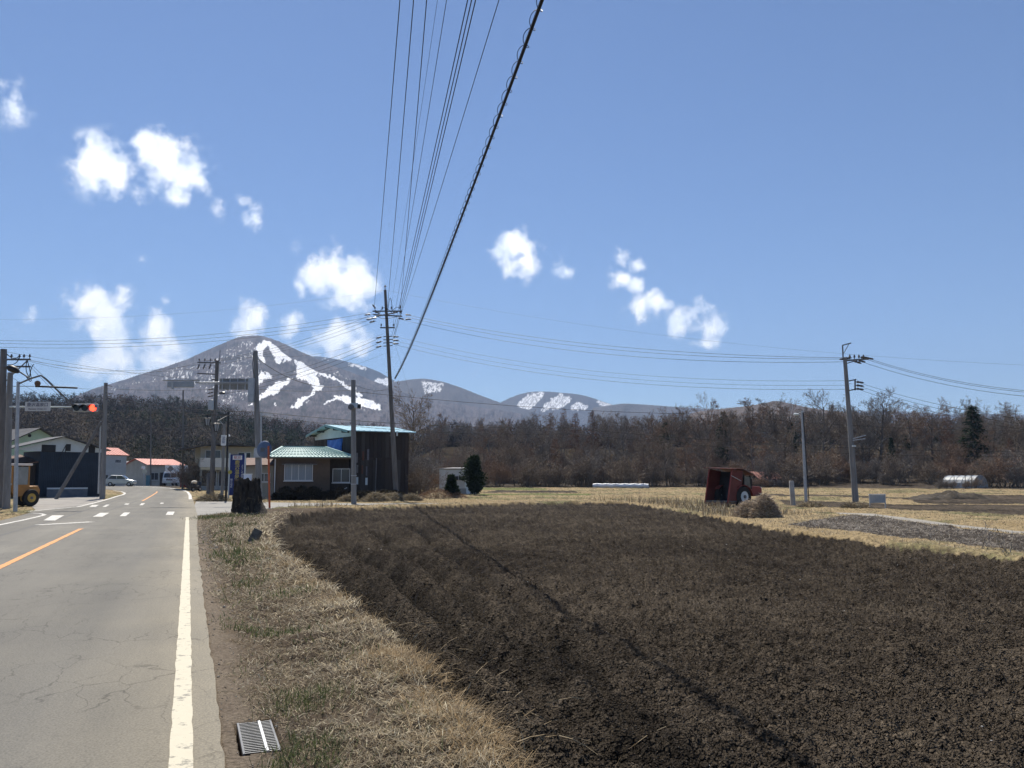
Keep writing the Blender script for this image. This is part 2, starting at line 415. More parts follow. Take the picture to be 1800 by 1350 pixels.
SOIL_D, SOIL_L = np.array((.023, .0178, .0134)), np.array((.088, .071, .053))
def ground_tint(x, y, c):
    k = len(x); t = np.zeros((k, 3)); f1 = fbm(x * .35, y * .35, 4, 41)[:, None]; f2 = fbm(x * 4, y * 4, 4, 43)[:, None]; f3 = fbm(x * 22, y * 22, 2, 45)[:, None]
    mx = lambda a, b, w: a + (np.asarray(b) - a) * np.clip(w, 0, 1)
    soil = mx(SOIL_D, SOIL_L, .42 + f1 * .55 + f2 * .55 + f3 * .5)
    grass = mx(np.array((.22, .165, .09)), (.36, .285, .17), .5 + f1 * .8 + f2 * .7)
    grass = mx(grass, (.075, .095, .035), np.clip(f1 * 2.2 - .05 + f2 * .8, 0, .75))
    grass = mx(grass, (.085, .062, .042), np.clip(f3 * 1.2 + f2 * 1.2 + f1 * .6 - .02, 0, .85))
    gpl = inside(x, y, GREEN1) | inside(x, y, GREEN2)
    grass[gpl] = mx(grass[gpl], (.09, .12, .035), .75)
    t[:] = grass
    n = (x * RN.x + y * RN.y - .06)[:, None]
    dirt = mx(np.array((.15, .12, .092)), (.20, .165, .125), .5 + f2 * .9)
    vg = mx(dirt, mx(np.array((.06, .046, .034)), (.13, .10, .07), .5 + f2 + f3 * .6), sstep(n + f2 * .3, .28, .6))
    vg = mx(vg, (.055, .042, .032), np.clip(f3 * 1.1 + f2 * .8 - .05, 0, .8) * sstep(n, .35, .8))
    t[c == 4] = vg[c == 4]
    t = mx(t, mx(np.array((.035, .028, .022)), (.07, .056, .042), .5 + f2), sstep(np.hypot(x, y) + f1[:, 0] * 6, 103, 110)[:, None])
    t[c == 1] = (soil * (.65 + .7 * np.random.default_rng(4).random((k, 1))))[c == 1]
    fi = np.where(c == 1)[0]; groove_shade = np.zeros(len(fi))
    for gl in GROOVES[1:]: groove_shade = np.maximum(groove_shade, np.exp(-((pdist(x[fi], y[fi], gl) + fbm(x[fi] * 2, y[fi] * 2, 3, 9) * .12) / .21) ** 2))
    t[fi] *= (1 - .62 * groove_shade * np.clip(.8 + 1.6 * fbm(x[fi] * .9, y[fi] * .9, 3, 19), 0, 1))[:, None]   # groove shade put into the soil colour as darker furrow bottoms
    t[c == 3] = soil[c == 3] * 1.1
    st = mx(np.array((.04, .033, .028)), (.17, .15, .13), np.clip(f3 * 1.6 + f2 * 1.5 + f1 * .5, 0, 1))
    t[c == 2] = st[c == 2]
    return np.clip(t, .01, .9)

def ground_mat(name, bump, bscale, rough=.95, dist=.03):
    m = attr_mat(name, rough); nt = m.node_tree; N = nt.nodes; L = nt.links; b = N['Principled BSDF']
    b.inputs['Specular IOR Level'].default_value = .06
    g = N.new('ShaderNodeNewGeometry'); n = N.new('ShaderNodeTexNoise'); n.inputs['Scale'].default_value = bscale; n.inputs['Detail'].default_value = 6; n.inputs['Roughness'].default_value = .7
    L.new(g.outputs['Position'], n.inputs['Vector'])
    bp = N.new('ShaderNodeBump'); bp.inputs['Strength'].default_value = bump; bp.inputs['Distance'].default_value = dist; L.new(n.outputs['Fac'], bp.inputs['Height']); L.new(bp.outputs[0], b.inputs['Normal'])
    a = [x for x in N if x.type == 'ATTRIBUTE'][0]
    hs = N.new('ShaderNodeHueSaturation'); mr = N.new('ShaderNodeMapRange'); mr.inputs['From Min'].default_value = .3; mr.inputs['From Max'].default_value = .7; mr.inputs['To Min'].default_value = .6; mr.inputs['To Max'].default_value = 1.4
    n2 = N.new('ShaderNodeTexNoise'); n2.inputs['Scale'].default_value = bscale * .7; n2.inputs['Detail'].default_value = 4; L.new(g.outputs['Position'], n2.inputs['Vector'])
    L.new(n2.outputs['Fac'], mr.inputs['Value']); L.new(mr.outputs[0], hs.inputs['Value']); L.new(a.outputs['Color'], hs.inputs['Color']); L.new(hs.outputs[0], b.inputs['Base Color'])
    return m

def crumb(m):
    """crumbly relief: rounded lumps with sharp creases at two sizes"""
    N = m.node_tree.nodes; L = m.node_tree.links; b = N['Principled BSDF']; g = N.new('ShaderNodeNewGeometry'); last = None
    for sc, dist in ((20, .05), (48, .022)):
        v = N.new('ShaderNodeTexVoronoi'); v.feature = 'F1'; v.inputs['Scale'].default_value = sc; L.new(g.outputs['Position'], v.inputs['Vector'])
        bp = N.new('ShaderNodeBump'); bp.invert = True; bp.inputs['Strength'].default_value = 1.; bp.inputs['Distance'].default_value = dist; L.new(v.outputs['Distance'], bp.inputs['Height'])
        if last: L.new(last, bp.inputs['Normal'])
        last = bp.outputs[0]
    L.new(last, b.inputs['Normal']); return m

def near_ground():
    az = np.concatenate([np.linspace(-75, -34, 42)[:-1], np.arange(-34, 34, .1), np.linspace(34, 75, 42)])
    r = [.5]
    while r[-1] < 1.5: r.append(r[-1] + .1)
    while r[-1] < 132: r.append(r[-1] * (1.0048 if 4 < r[-1] < 11 else 1.0065 if 10 < r[-1] < 26 else 1.011 if r[-1] < 60 else 1.02))
    r = np.array(r); A, Rr = np.meshgrid(np.radians(az), r)
    x = (np.sin(A) * Rr).ravel(); y = (np.cos(A) * Rr).ravel()
    z = Hn(x, y); cv = classes(x, y)
    rr_ = np.hypot(x, y); z = z + (cv == 1) * RNG.normal(size=len(x)) * .0045 * np.clip(rr_ / 6, 1, 2.6)
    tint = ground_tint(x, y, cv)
    V = np.stack([x, y, z], 1); nc = len(az); nr = len(r)
    i = np.arange(nr - 1)[:, None] * nc + np.arange(nc - 1)[None, :]
    Q = np.stack([i, i + 1, i + nc + 1, i + nc], -1).reshape(-1, 4)[:, ::-1]
    fc = classes(x[Q].mean(1), y[Q].mean(1))
    specs = {0: ('meadow', ground_mat('dry_meadow', .8, 18)), 1: ('plowed_field', crumb(ground_mat('plowed_soil', 1.0, 42, dist=.06))), 2: ('stubble_field', ground_mat('stubble_soil', 1., 25)),
             3: ('far_plowed_field', ground_mat('far_soil', 1., 12)), 4: ('road_verge', ground_mat('verge_soil', .9, 45))}
    for k, (nm, mt) in specs.items():
        q = Q[fc == k]
        if not len(q): continue
        used, inv = np.unique(q.ravel(), return_inverse=True)
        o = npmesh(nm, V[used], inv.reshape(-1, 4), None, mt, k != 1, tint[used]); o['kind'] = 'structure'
near_ground()

def far_ground():
    az = np.concatenate([np.arange(-180, -75, 3), np.arange(-75, 75, .6), np.arange(75, 180.1, 3)])
    r = np.concatenate([np.linspace(.3, 100, 26), np.geomspace(104, 900, 90), np.geomspace(950, 5000, 14)])
    A, Rr = np.meshgrid(np.radians(az), r); x = (np.sin(A) * Rr).ravel(); y = (np.cos(A) * Rr).ravel()
    rr = np.hypot(x, y); ph = np.abs(np.degrees(np.arctan2(x, y)))
    z = gz(x, y) - .1 - .9 * (1 - sstep(rr, 112, 128)) * (1 - sstep(ph, 71, 75))
    nc = len(az); i = np.arange(len(r) - 1)[:, None] * nc + np.arange(nc - 1)[None, :]
    Q = np.stack([i, i + nc, i + nc + 1, i + 1], -1).reshape(-1, 4)
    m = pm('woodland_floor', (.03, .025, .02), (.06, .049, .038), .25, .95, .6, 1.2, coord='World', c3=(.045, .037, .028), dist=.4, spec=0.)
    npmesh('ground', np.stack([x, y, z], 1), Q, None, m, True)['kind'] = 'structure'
far_ground()

# ------------------------------------------------------------------ road, lane, path, painted lines
def resample(pl, k):
    p = np.array(pl, float); s = np.concatenate([[0], np.cumsum(np.hypot(*np.diff(p, axis=0).T))]); t = np.linspace(0, s[-1], k)
    return np.stack([np.interp(t, s, p[:, 0]), np.interp(t, s, p[:, 1])], 1)
def by_vertex(pl, k):
    p = np.array(pl, float); t = np.linspace(0, len(p) - 1, k); i = np.arange(len(p)); return np.stack([np.interp(t, i, p[:, 0]), np.interp(t, i, p[:, 1])], 1)
def sheet(name, A, B, k, across, dz, mat, parent=None, jitter=0.):
    A = resample(A, k); B = resample(B, k); w = np.linspace(0, 1, across + 1)
    if jitter: A = A + (fbm(A[:, :1] * 4, A[:, 1:] * 4, 3, 61)) * jitter; B = B + (fbm(B[:, :1] * 4, B[:, 1:] * 4, 3, 63)) * jitter
    P = A[:, None] * (1 - w[None, :, None]) + B[:, None] * w[None, :, None]; x = P[..., 0].ravel(); y = P[..., 1].ravel()
    nc = across + 1; i = np.arange(k - 1)[:, None] * nc + np.arange(across)[None, :]
    Q = np.stack([i, i + 1, i + nc + 1, i + nc], -1).reshape(-1, 4)
    z = gz(x, y) + dz
    e0, e1 = Q[0, 1], Q[0, 3]
    a = (x[Q[0, 1]] - x[Q[0, 0]]) * (y[Q[0, 3]] - y[Q[0, 0]]) - (y[Q[0, 1]] - y[Q[0, 0]]) * (x[Q[0, 3]] - x[Q[0, 0]])
    if a < 0: Q = Q[:, ::-1]
    return npmesh(name, np.stack([x, y, z], 1), Q, None, mat, True, None, parent)
def asphalt(name, c1, c2, heading, cracks=True):
    m = bpy.data.materials.new(name); m.use_nodes = True; nt = m.node_tree; N = nt.nodes; L = nt.links; b = N['Principled BSDF']
    b.inputs['Roughness'].default_value = .82; b.inputs['Specular IOR Level'].default_value = .35
    g = N.new('ShaderNodeNewGeometry'); mp = N.new('ShaderNodeMapping'); mp.vector_type = 'POINT'; mp.inputs['Rotation'].default_value = (0, 0, heading)
    L.new(g.outputs['Position'], mp.inputs['Vector'])
    def noise(sc, det, st=None, ro=.6):
        n = N.new('ShaderNodeTexNoise'); n.inputs['Scale'].default_value = sc; n.inputs['Detail'].default_value = det; n.inputs['Roughness'].default_value = ro
        if st:
            k = N.new('ShaderNodeMapping'); k.inputs['Scale'].default_value = st; L.new(mp.outputs[0], k.inputs['Vector']); L.new(k.outputs[0], n.inputs['Vector'])
        else: L.new(mp.outputs[0], n.inputs['Vector'])
        return n.outputs['Fac']
    def ramp(f, p0, c0, p1, c1):
        r = N.new('ShaderNodeValToRGB'); e = r.color_ramp.elements; e[0].position = p0; e[0].color = (*c0, 1); e[1].position = p1; e[1].color = (*c1, 1); L.new(f, r.inputs[0]); return r.outputs[0]
    def mul(a, bb, fac=1.):
        x = N.new('ShaderNodeMix'); x.data_type = 'RGBA'; x.blend_type = 'MULTIPLY'; x.inputs[0].default_value = fac; L.new(a, x.inputs[6]); L.new(bb, x.inputs[7]); return x.outputs[2]
    col = ramp(noise(1.1, 4, (1, .10, 1)), .34, c1, .66, c2)                     # long wheel-worn streaks
    col = mul(col, ramp(noise(.45, 4), .3, (.84, .84, .85), .7, (1.1, 1.08, 1.04)))
    col = mul(col, ramp(noise(70, 3), .35, (.72, .72, .72), .65, (1.22, 1.21, 1.19)))  # aggregate
    sx = N.new('ShaderNodeSeparateXYZ'); L.new(mp.outputs[0], sx.inputs[0])
    if cracks:                                                                   # dusty pale strip along the kerb side, oil-dark lane middle
        ad = N.new('ShaderNodeMath'); ad.operation = 'MULTIPLY_ADD'; ad.inputs[1].default_value = .5; L.new(noise(1.3, 4, (1, .25, 1)), ad.inputs[0]); L.new(sx.outputs[0], ad.inputs[2])
        mr = N.new('ShaderNodeMapRange'); mr.inputs['From Min'].default_value = -6.8; mr.inputs['From Max'].default_value = .9; L.new(ad.outputs[0], mr.inputs['Value'])
        rr = N.new('ShaderNodeValToRGB'); e = rr.color_ramp.elements; e[0].position = 0; e[0].color = (1.1, 1.08, 1.05, 1); e[1].position = 1; e[1].color = (1.62, 1.53, 1.34, 1)
        for ps, cc in ((.2, .97), (.42, 1.12), (.52, 1.1), (.66, .94), (.80, .95)): q = e.new(ps); q.color = (cc, cc, cc, 1)
        q = e.new(.92); q.color = (1.55, 1.46, 1.28, 1)
        L.new(mr.outputs[0], rr.inputs[0]); col = mul(col, rr.outputs[0])
    if cracks:
        wv = N.new('ShaderNodeVectorMath'); wv.operation = 'ADD'
        nz = N.new('ShaderNodeTexNoise'); nz.inputs['Scale'].default_value = 3.; nz.inputs['Detail'].default_value = 5; L.new(mp.outputs[0], nz.inputs['Vector'])
        sc = N.new('ShaderNodeVectorMath'); sc.operation = 'SCALE'; sc.inputs['Scale'].default_value = .35; L.new(nz.outputs['Color'], sc.inputs[0])
        L.new(mp.outputs[0], wv.inputs[0]); L.new(sc.outputs[0], wv.inputs[1])
        k = N.new('ShaderNodeMapping'); k.inputs['Scale'].default_value = (1.9, .75, 1); L.new(wv.outputs[0], k.inputs['Vector'])
        vo = N.new('ShaderNodeTexVoronoi'); vo.feature = 'DISTANCE_TO_EDGE'; vo.inputs['Scale'].default_value = 1.5; L.new(k.outputs[0], vo.inputs['Vector'])
        ck = ramp(vo.outputs['Distance'], .002, (.5, .49, .48), .018, (1, 1, 1))
        msk = ramp(noise(.5, 3), .44, (0, 0, 0), .55, (1, 1, 1))
        x = N.new('ShaderNodeMix'); x.data_type = 'RGBA'; x.blend_type = 'MULTIPLY'; L.new(msk, x.inputs[0]); L.new(col, x.inputs[6]); L.new(ck, x.inputs[7]); col = x.outputs[2]
    L.new(col, b.inputs['Base Color'])
    bp = N.new('ShaderNodeBump'); bp.inputs['Strength'].default_value = .55; bp.inputs['Distance'].default_value = .006; L.new(noise(120, 4), bp.inputs['Height']); L.new(bp.outputs[0], b.inputs['Normal'])
    return m
HEAD = -math.atan2(RU.x, RU.y)
M_ASPH = asphalt('worn_asphalt', (.112, .108, .096), (.152, .146, .130), -HEAD)
M_LANE = asphalt('pale_lane_asphalt', (.21, .205, .195), (.28, .275, .26), R(60), False)
ra = by_vertex(ROAD_R, 400); rb = by_vertex(ROAD_L, 400)
road = sheet('road', ROAD_R, ROAD_L, 900, 14, .012, M_ASPH, jitter=.022); road['kind'] = 'structure'
lane = sheet('lane', LANE_N, LANE_F, 120, 4, .008, M_LANE); lane['kind'] = 'structure'
path = sheet('farm_path', PATH_A, PATH_B, 80, 3, .0, pm('path_gravel', (.22, .205, .18), (.31, .29, .26), 2.5, .95, .6, 30, coord='World'), jitter=.15); path['kind'] = 'structure'
yd = MB(); yz = [Vector((x, y, gz1(x, y) + .006)) for x, y in YARD]; yd.add(yz, [tuple(range(len(yz)))])
yard = yd.build('yard_paving', pm('yard_concrete', (.24, .225, .205), (.32, .30, .275), .8, .95, .3, 20, coord='World')); yard['kind'] = 'structure'

def paint(name, c, under, wear):
    m = bpy.data.materials.new(name); m.use_nodes = True; nt = m.node_tree; N = nt.nodes; L = nt.links; b = N['Principled BSDF']; b.inputs['Roughness'].default_value = .75
    g = N.new('ShaderNodeNewGeometry'); n = N.new('ShaderNodeTexNoise'); n.inputs['Scale'].default_value = 9; n.inputs['Detail'].default_value = 8; n.inputs['Roughness'].default_value = .72; L.new(g.outputs['Position'], n.inputs['Vector'])
    r = N.new('ShaderNodeValToRGB'); e = r.color_ramp.elements; e[0].position = wear; e[0].color = (*under, 1); e[1].position = wear + .07; e[1].color = (*c, 1)
    q = e.new(.75); q.color = tuple(x * .9 for x in c) + (1,)
    L.new(n.outputs['Fac'], r.inputs[0]); L.new(r.outputs[0], b.inputs['Base Color'])
    return m
M_WHITE = paint('white_road_paint', (.50, .46, .355), (.21, .2, .165), .37)
M_WHITE2 = paint('worn_white_road_paint', (.60, .58, .54), (.2, .195, .18), .42)
M_ORANGE = paint('orange_road_paint', (.60, .26, .07), (.2, .17, .13), .36)
M_TAR = pm('tar_seal', (.045, .044, .042), (.09, .088, .084), 6, .7, coord='World')
def strip(name, line, w, mat, k=120, dz=.0175, wob=0.):
    p = resample(line, k); d = np.gradient(p, axis=0); d /= np.linalg.norm(d, axis=1)[:, None]; nn = np.stack([d[:, 1], -d[:, 0]], 1)
    ww = w / 2 * (1 + (fbm(p[:, 0] * 6, p[:, 1] * 6, 3, 71) * wob)[:, None])
    return sheet(name, p - nn * ww, p + nn * ww, k, 1, dz, mat, road)
strip('edge_line', [rp(-12, -.04), rp(36.6, -.02)], .125, M_WHITE, 300, wob=.16)
strip('edge_line', P2([(334.5, 878), (334, 871), (330, 865), (318, 860.8), (298, 858.2), (270, 856.5), (240, 855), (212, 853.6)]), .22, M_WHITE2)
strip('edge_line', [rp(-12, -6.25), rp(26, -6.25)] + P2([(40, 915), (66, 909), (79, 905.6), (72, 903.4), (53, 902.6)]), .16, M_WHITE2, 200)
strip('edge_line', P2([(50, 899.6), (90, 895.5), (138, 891.2), (180, 880.6), (217, 869.6), (220, 867), (214, 864.6), (200, 862.8)]), .2, M_WHITE2)
strip('centre_line', [rp(-12, -3.12), rp(29.6, -3.12)], .13, M_ORANGE, 200, wob=.3)
strip('centre_line', P2([(250, 881), (266, 872), (275, 866.5), (276, 864.4)]), .13, M_ORANGE)
strip('stop_line', P2([(67, 923.5), (161, 918)]), .4, M_WHITE2)
strip('tar_seam', P2([(-10, 945), (60, 925), (112, 910), (150, 897.5), (200, 881), (222, 874)]), .12, M_TAR, dz=.0155, wob=1.2)
strip('tar_seam', P2([(165, 906), (205, 893), (240, 881)]), .1, M_TAR, dz=.0155, wob=1.2)
strip('tar_seam', P2([(150, 897), (230, 896), (300, 893.5), (345, 895)]), .12, M_TAR, dz=.0148, wob=1.2)
def px_quad(name, q, mat, dz=.0175):
    P = [G(u, v) for u, v in q]; mb = MB(); mb.add([(p.x, p.y, p.z + dz) for p in P], [(0, 1, 2, 3)]); return mb.build(name, mat, road)
for q in ([(76, 915.5), (97, 915.5), (113, 906.5), (92, 906.5)], [(163, 909), (180, 909), (192, 902), (176, 902)], [(210, 908), (221, 908), (229, 901.5), (218, 901.5)], [(291, 905.8), (304, 905.8), (307, 900), (295, 900)],
          [(157, 891.5), (168, 891.5), (174, 888), (162, 888)], [(180, 891.5), (186, 891.5), (193, 887.5), (187, 887.5)], [(218, 887.5), (225, 887.5), (228, 885.5), (221, 885.5)], [(245, 888.5), (251, 888.5), (255, 885), (249, 885)], [(281, 886), (287, 886), (288, 884), (283, 884)]):
    px_quad('crosswalk_stripe', q, M_WHITE2)

# ------------------------------------------------------------------ mountains and ridges
def to_px(l, s, o): return [(a / s + o[0], b / s + o[1]) for a, b in l]
Z4 = (6.923, (440, 570)); Z8 = (2.951, (690, 650))
SNOW_MAIN = [to_px(l, *Z4) for l in (
    [(160, 215), (215, 215), (300, 265), (400, 335), (470, 390), (520, 480), (480, 490), (400, 470), (340, 490), (290, 420), (250, 350), (225, 290), (205, 280), (190, 310), (160, 340), (165, 400), (200, 480), (190, 510), (140, 480), (105, 400), (60, 310)],
    [(530, 490), (600, 510), (690, 520), (780, 570), (900, 620), (960, 660), (1050, 700), (1130, 740), (1250, 790), (1330, 830), (1370, 850), (1340, 880), (1280, 850), (1150, 790), (1090, 740), (980, 690), (900, 670), (800, 650), (830, 710), (850, 770), (900, 800), (890, 830), (800, 850), (740, 890), (690, 930), (680, 970), (640, 1010), (590, 1040), (520, 1030), (560, 1000), (600, 950), (660, 900), (720, 870), (790, 820), (740, 770), (680, 720), (610, 690), (570, 650), (580, 600), (575, 540)],
    [(525, 635), (490, 690), (440, 760), (390, 800), (350, 850), (270, 870), (200, 880), (110, 935), (100, 925), (150, 860), (200, 830), (300, 770), (380, 700), (450, 650)],
    [(105, 770), (125, 690), (115, 640), (150, 605), (230, 615), (285, 640), (240, 690), (180, 710), (150, 750)],
    [(895, 1005), (950, 970), (1040, 930), (1030, 880), (1100, 885), (1240, 915), (1340, 925), (1440, 955), (1530, 995), (1620, 1050), (1500, 1048), (1400, 1035), (1300, 1015), (1200, 1005), (1150, 965), (1100, 945), (1040, 955), (960, 990)],
    [(0, 990), (50, 955), (50, 1010)], [(300, 970), (335, 965), (340, 990), (310, 990)])]
SPECK_MAIN = [[(190, 690), (250, 668), (330, 645), (380, 632), (440, 598), (452, 612), (460, 640), (465, 668), (448, 692), (400, 706), (370, 690), (330, 665), (280, 672), (220, 686)], to_px([(480, 480), (700, 560), (1000, 640), (900, 700), (560, 600)], *Z4), to_px([(820, 500), (960, 560), (1180, 650), (1340, 720), (1200, 740), (1000, 620)], *Z4), to_px([(520, 1040), (600, 940), (760, 900), (760, 960), (600, 1045)], *Z4), to_px([(1300, 1010), (1420, 1040), (1400, 1090), (1300, 1060)], *Z4)]
SNOW_2 = [to_px(l, *Z4) for l in ([(1180, 470), (1250, 485), (1350, 505), (1430, 540), (1370, 548), (1290, 522), (1220, 497)], [(1480, 690), (1560, 655), (1680, 645), (1700, 700), (1690, 745), (1600, 712), (1540, 712)], [(1730, 715), (1790, 688), (1770, 725)])]
SNOW_3 = [to_px([(148, 52), (265, 75), (252, 125), (165, 128)], *Z8)]
SNOW_4 = [to_px(l, *Z8) for l in ([(636, 182), (690, 132), (740, 116), (790, 120), (765, 150), (722, 192), (690, 208)], [(772, 210), (790, 185), (830, 148), (868, 128), (930, 140), (925, 165), (900, 192), (840, 208)], [(915, 212), (930, 190), (965, 168), (1012, 188), (1005, 215)], [(1058, 168), (1110, 163), (1158, 180), (1125, 208), (1100, 200)])]
def ridge(name, prof, D, D0, du, rows, cols, snow=(), speck=(), relief=18., curve=1.25, seed=0, spill=.3, fringe=1.2, thresh=.16):
    prof = np.array(prof, float); u = np.arange(prof[0, 0], prof[-1, 0] + .1, du)
    # smooth crest line
    v = np.interp(u, prof[:, 0], prof[:, 1]); kk = np.ones(7) / 7; v = np.convolve(np.pad(v, 3, 'edge'), kk, 'valid')
    v = v + np.abs(fbm(u * .35, u * 0, 2, seed + 3)) * -fringe + fringe * .3
    a = (u - 900) / FPX; d = (v - 675) / FPX; dx, dy, dz = a, CP + d * SP, SP - d * CP; hl = np.hypot(dx, dy)
    Dc = D * (1 + .06 * fbm(u / 90, u * 0, 2, seed)); zc = CAMZ + dz / hl * Dc
    t = np.concatenate([np.linspace(0, 1, rows), [1.04, 1.12, 1.3]])[:, None]
    rr = D0 + (Dc - D0)[None] * t
    sx, sy = dx / hl, dy / hl
    foot = gz(sx * D0, sy * D0) - 6
    endf = sstep(u, prof[0, 0], prof[0, 0] + 45) * (1 - sstep(u, prof[-1, 0] - 45, prof[-1, 0])); zc = foot + (zc - foot) * np.maximum(endf, .02)
    sh = np.where(t <= 1, np.clip(t, 0, 1) ** curve, 1 - (t - 1) * 1.6)
    z = foot[None] + (zc - foot)[None] * sh
    x = sx[None] * rr; y = sy[None] * rr
    uu = np.broadcast_to(u, z.shape).copy(); dep = y * CP + (z - CAMZ) * SP; vv = 675 - FPX * (-y * SP + (z - CAMZ) * CP) / dep
    env = np.clip(t, 0, 1) * np.clip((1 - t) * 5, 0, 1)
    rx = x / (D * .09); ry = y / (D * .09)
    z = z + relief * env * (-np.abs(fbm(rx * 1.6 + z / 160, ry * .5, 4, seed + 9)) * 1.8 + .4) + env * fbm(x / 14, y / 14, 2, seed + 12) * min(relief * .35, 7)
    c0, c1, c2 = [np.array(c) for c in cols]
    f = fbm(uu * .09, vv * .14, 4, seed + 20); g = fbm(uu * .55, vv * .3, 3, seed + 24)
    w = np.clip(.5 + f * 1.0 + g * 1.1, 0, 1)[..., None]
    col = c0 + (c1 - c0) * w
    w2 = np.clip((fbm(uu * .05, vv * .09, 3, seed + 30) - .2) * 4, 0, .8)[..., None] * np.clip(.7 - t + .3, 0, 1)[..., None]
    col = col + (c2 - col) * w2
    ju = (uu + fbm(uu * .25, vv * .25, 3, seed + 40) * 4.4).ravel(); jv = (vv + fbm(uu * .25, vv * .25, 3, seed + 44) * 4.4).ravel()
    sn = np.zeros(ju.shape, float)
    for pl in snow: sn = np.maximum(sn, inside(ju, jv, pl) * np.clip(1.25 + (fbm(uu * .9, vv * .9, 2, seed + 50).ravel() - .33) * spill * 3, .2, 1))
    fs = fbm(uu * .6, vv * .5, 3, seed + 55).ravel() + .25 * fbm(uu * .08, vv * .1, 2, seed + 58).ravel()
    for pl in speck: sn = np.maximum(sn, inside(ju, jv, pl) * np.clip((fs - thresh) * 4, 0, .75))
    sn = (sn.reshape(z.shape) * (t <= .995))[..., None]
    col = col + (np.array((.88, .89, .91)) - col) * sn
    V = np.stack([x, y, z], -1).reshape(-1, 3); nc = len(u); nr = z.shape[0]
    i = np.arange(nr - 1)[:, None] * nc + np.arange(nc - 1)[None]
    Q = np.stack([i, i + 1, i + nc + 1, i + nc], -1).reshape(-1, 4)
    m = attr_mat('mountain_woodland', .95)
    o = npmesh(name, V, Q, None, m, True, col.reshape(-1, 3)); o['kind'] = 'structure'
    return o
FOR = ((.016, .013, .018), (.090, .076, .082), (.014, .02, .017))
ridge('ski_mountain', [(20, 742), (60, 732), (100, 712), (130, 697), (170, 681), (210, 670), (250, 657), (290, 645), (330, 631), (360, 617), (385, 606), (400, 600), (420, 592), (440, 589.5), (455, 590), (475, 594), (500, 604), (520, 614), (545, 625), (570, 637), (600, 648), (640, 663), (680, 679), (720, 694), (770, 705), (830, 714), (900, 724), (960, 735)], 2600, 950, 1.25, 190, FOR, SNOW_MAIN, SPECK_MAIN, relief=36, seed=100, spill=.25, fringe=2.2, thresh=.27)
ridge('wooded_mountain', [(500, 640), (525, 630), (545, 626.5), (560, 626), (590, 631), (620, 638), (645, 645), (665, 653), (685, 664), (705, 676), (740, 690), (800, 706), (860, 722)], 3700, 2400, 1.6, 90, ((.016, .02, .026), (.04, .042, .05), (.012, .02, .02)), SNOW_2, [[(540, 626), (580, 629), (580, 634), (540, 633)], [(640, 670), (700, 680), (700, 690), (640, 690)]], relief=22, seed=200)
ridge('bald_hill', [(640, 690), (670, 678), (690, 672), (720, 667), (745, 665), (780, 671), (815, 683), (850, 697), (880, 708), (920, 718), (980, 730)], 3300, 2000, 1.8, 80, ((.045, .04, .043), (.08, .07, .068), (.035, .045, .035)), [], SNOW_3, relief=20, seed=300, thresh=-.12)
ridge('snowy_hill', [(830, 726), (860, 716), (880, 707), (895, 700), (912, 693), (935, 688), (960, 688), (985, 690), (1010, 692), (1035, 697), (1060, 706), (1080, 712), (1120, 718), (1180, 726)], 4000, 2700, 1.5, 80, ((.045, .04, .043), (.075, .066, .066), (.04, .045, .04)), SNOW_4, [], relief=20, seed=400, spill=.6)
ridge('long_ridge', [(1000, 724), (1040, 717), (1075, 712), (1095, 709), (1120, 710), (1160, 713), (1200, 716), (1260, 719), (1340, 723), (1420, 728)], 3200, 2000, 2.2, 40, ((.045, .04, .04), (.075, .065, .06), (.035, .04, .03)), relief=15, seed=500)
ridge('brown_hill', [(1170, 736), (1230, 723), (1280, 717), (1320, 713), (1345, 708), (1362, 704), (1380, 707), (1410, 714), (1440, 719), (1500, 727), (1580, 738)], 1250, 620, 2.2, 50, ((.06, .045, .037), (.10, .075, .062), (.045, .045, .03)), relief=10, seed=600)
ridge('distant_ridge', [(1300, 730), (1380, 723), (1450, 722), (1520, 722), (1590, 723), (1650, 727), (1700, 729), (1760, 727), (1800, 729), (1900, 724), (2050, 722), (2300, 728), (2700, 735)], 4700, 3300, 4, 30, ((.06, .06, .06), (.09, .085, .08), (.045, .055, .045)), relief=15, seed=700)
ridge('western_ridge', [(-1500, 700), (-900, 695), (-500, 712), (-200, 720), (0, 728), (100, 738), (160, 748)], 4200, 3000, 5, 30, ((.06, .06, .06), (.09, .085, .08), (.045, .055, .045)), relief=15, seed=800)

# ------------------------------------------------------------------ air
hz = MB(); hz.box((0, 0, 382), (10400, 10400, 772))
hm = bpy.data.materials.new('pale_air'); hm.use_nodes = True
hn = hm.node_tree.nodes; hn.remove(hn['Principled BSDF']); pv = hn.new('ShaderNodeVolumePrincipled')
pv.inputs['Color'].default_value = (.44, .64, 1.0, 1); pv.inputs['Density'].default_value = .00015; pv.inputs['Anisotropy'].default_value = .0
hm.node_tree.links.new(pv.outputs[0], hn['Material Output'].inputs['Volume'])
hob = hz.build('haze', hm); hob['kind'] = 'stuff'; hob['label'] = 'thin pale haze over the whole valley'; hob['category'] = 'haze'
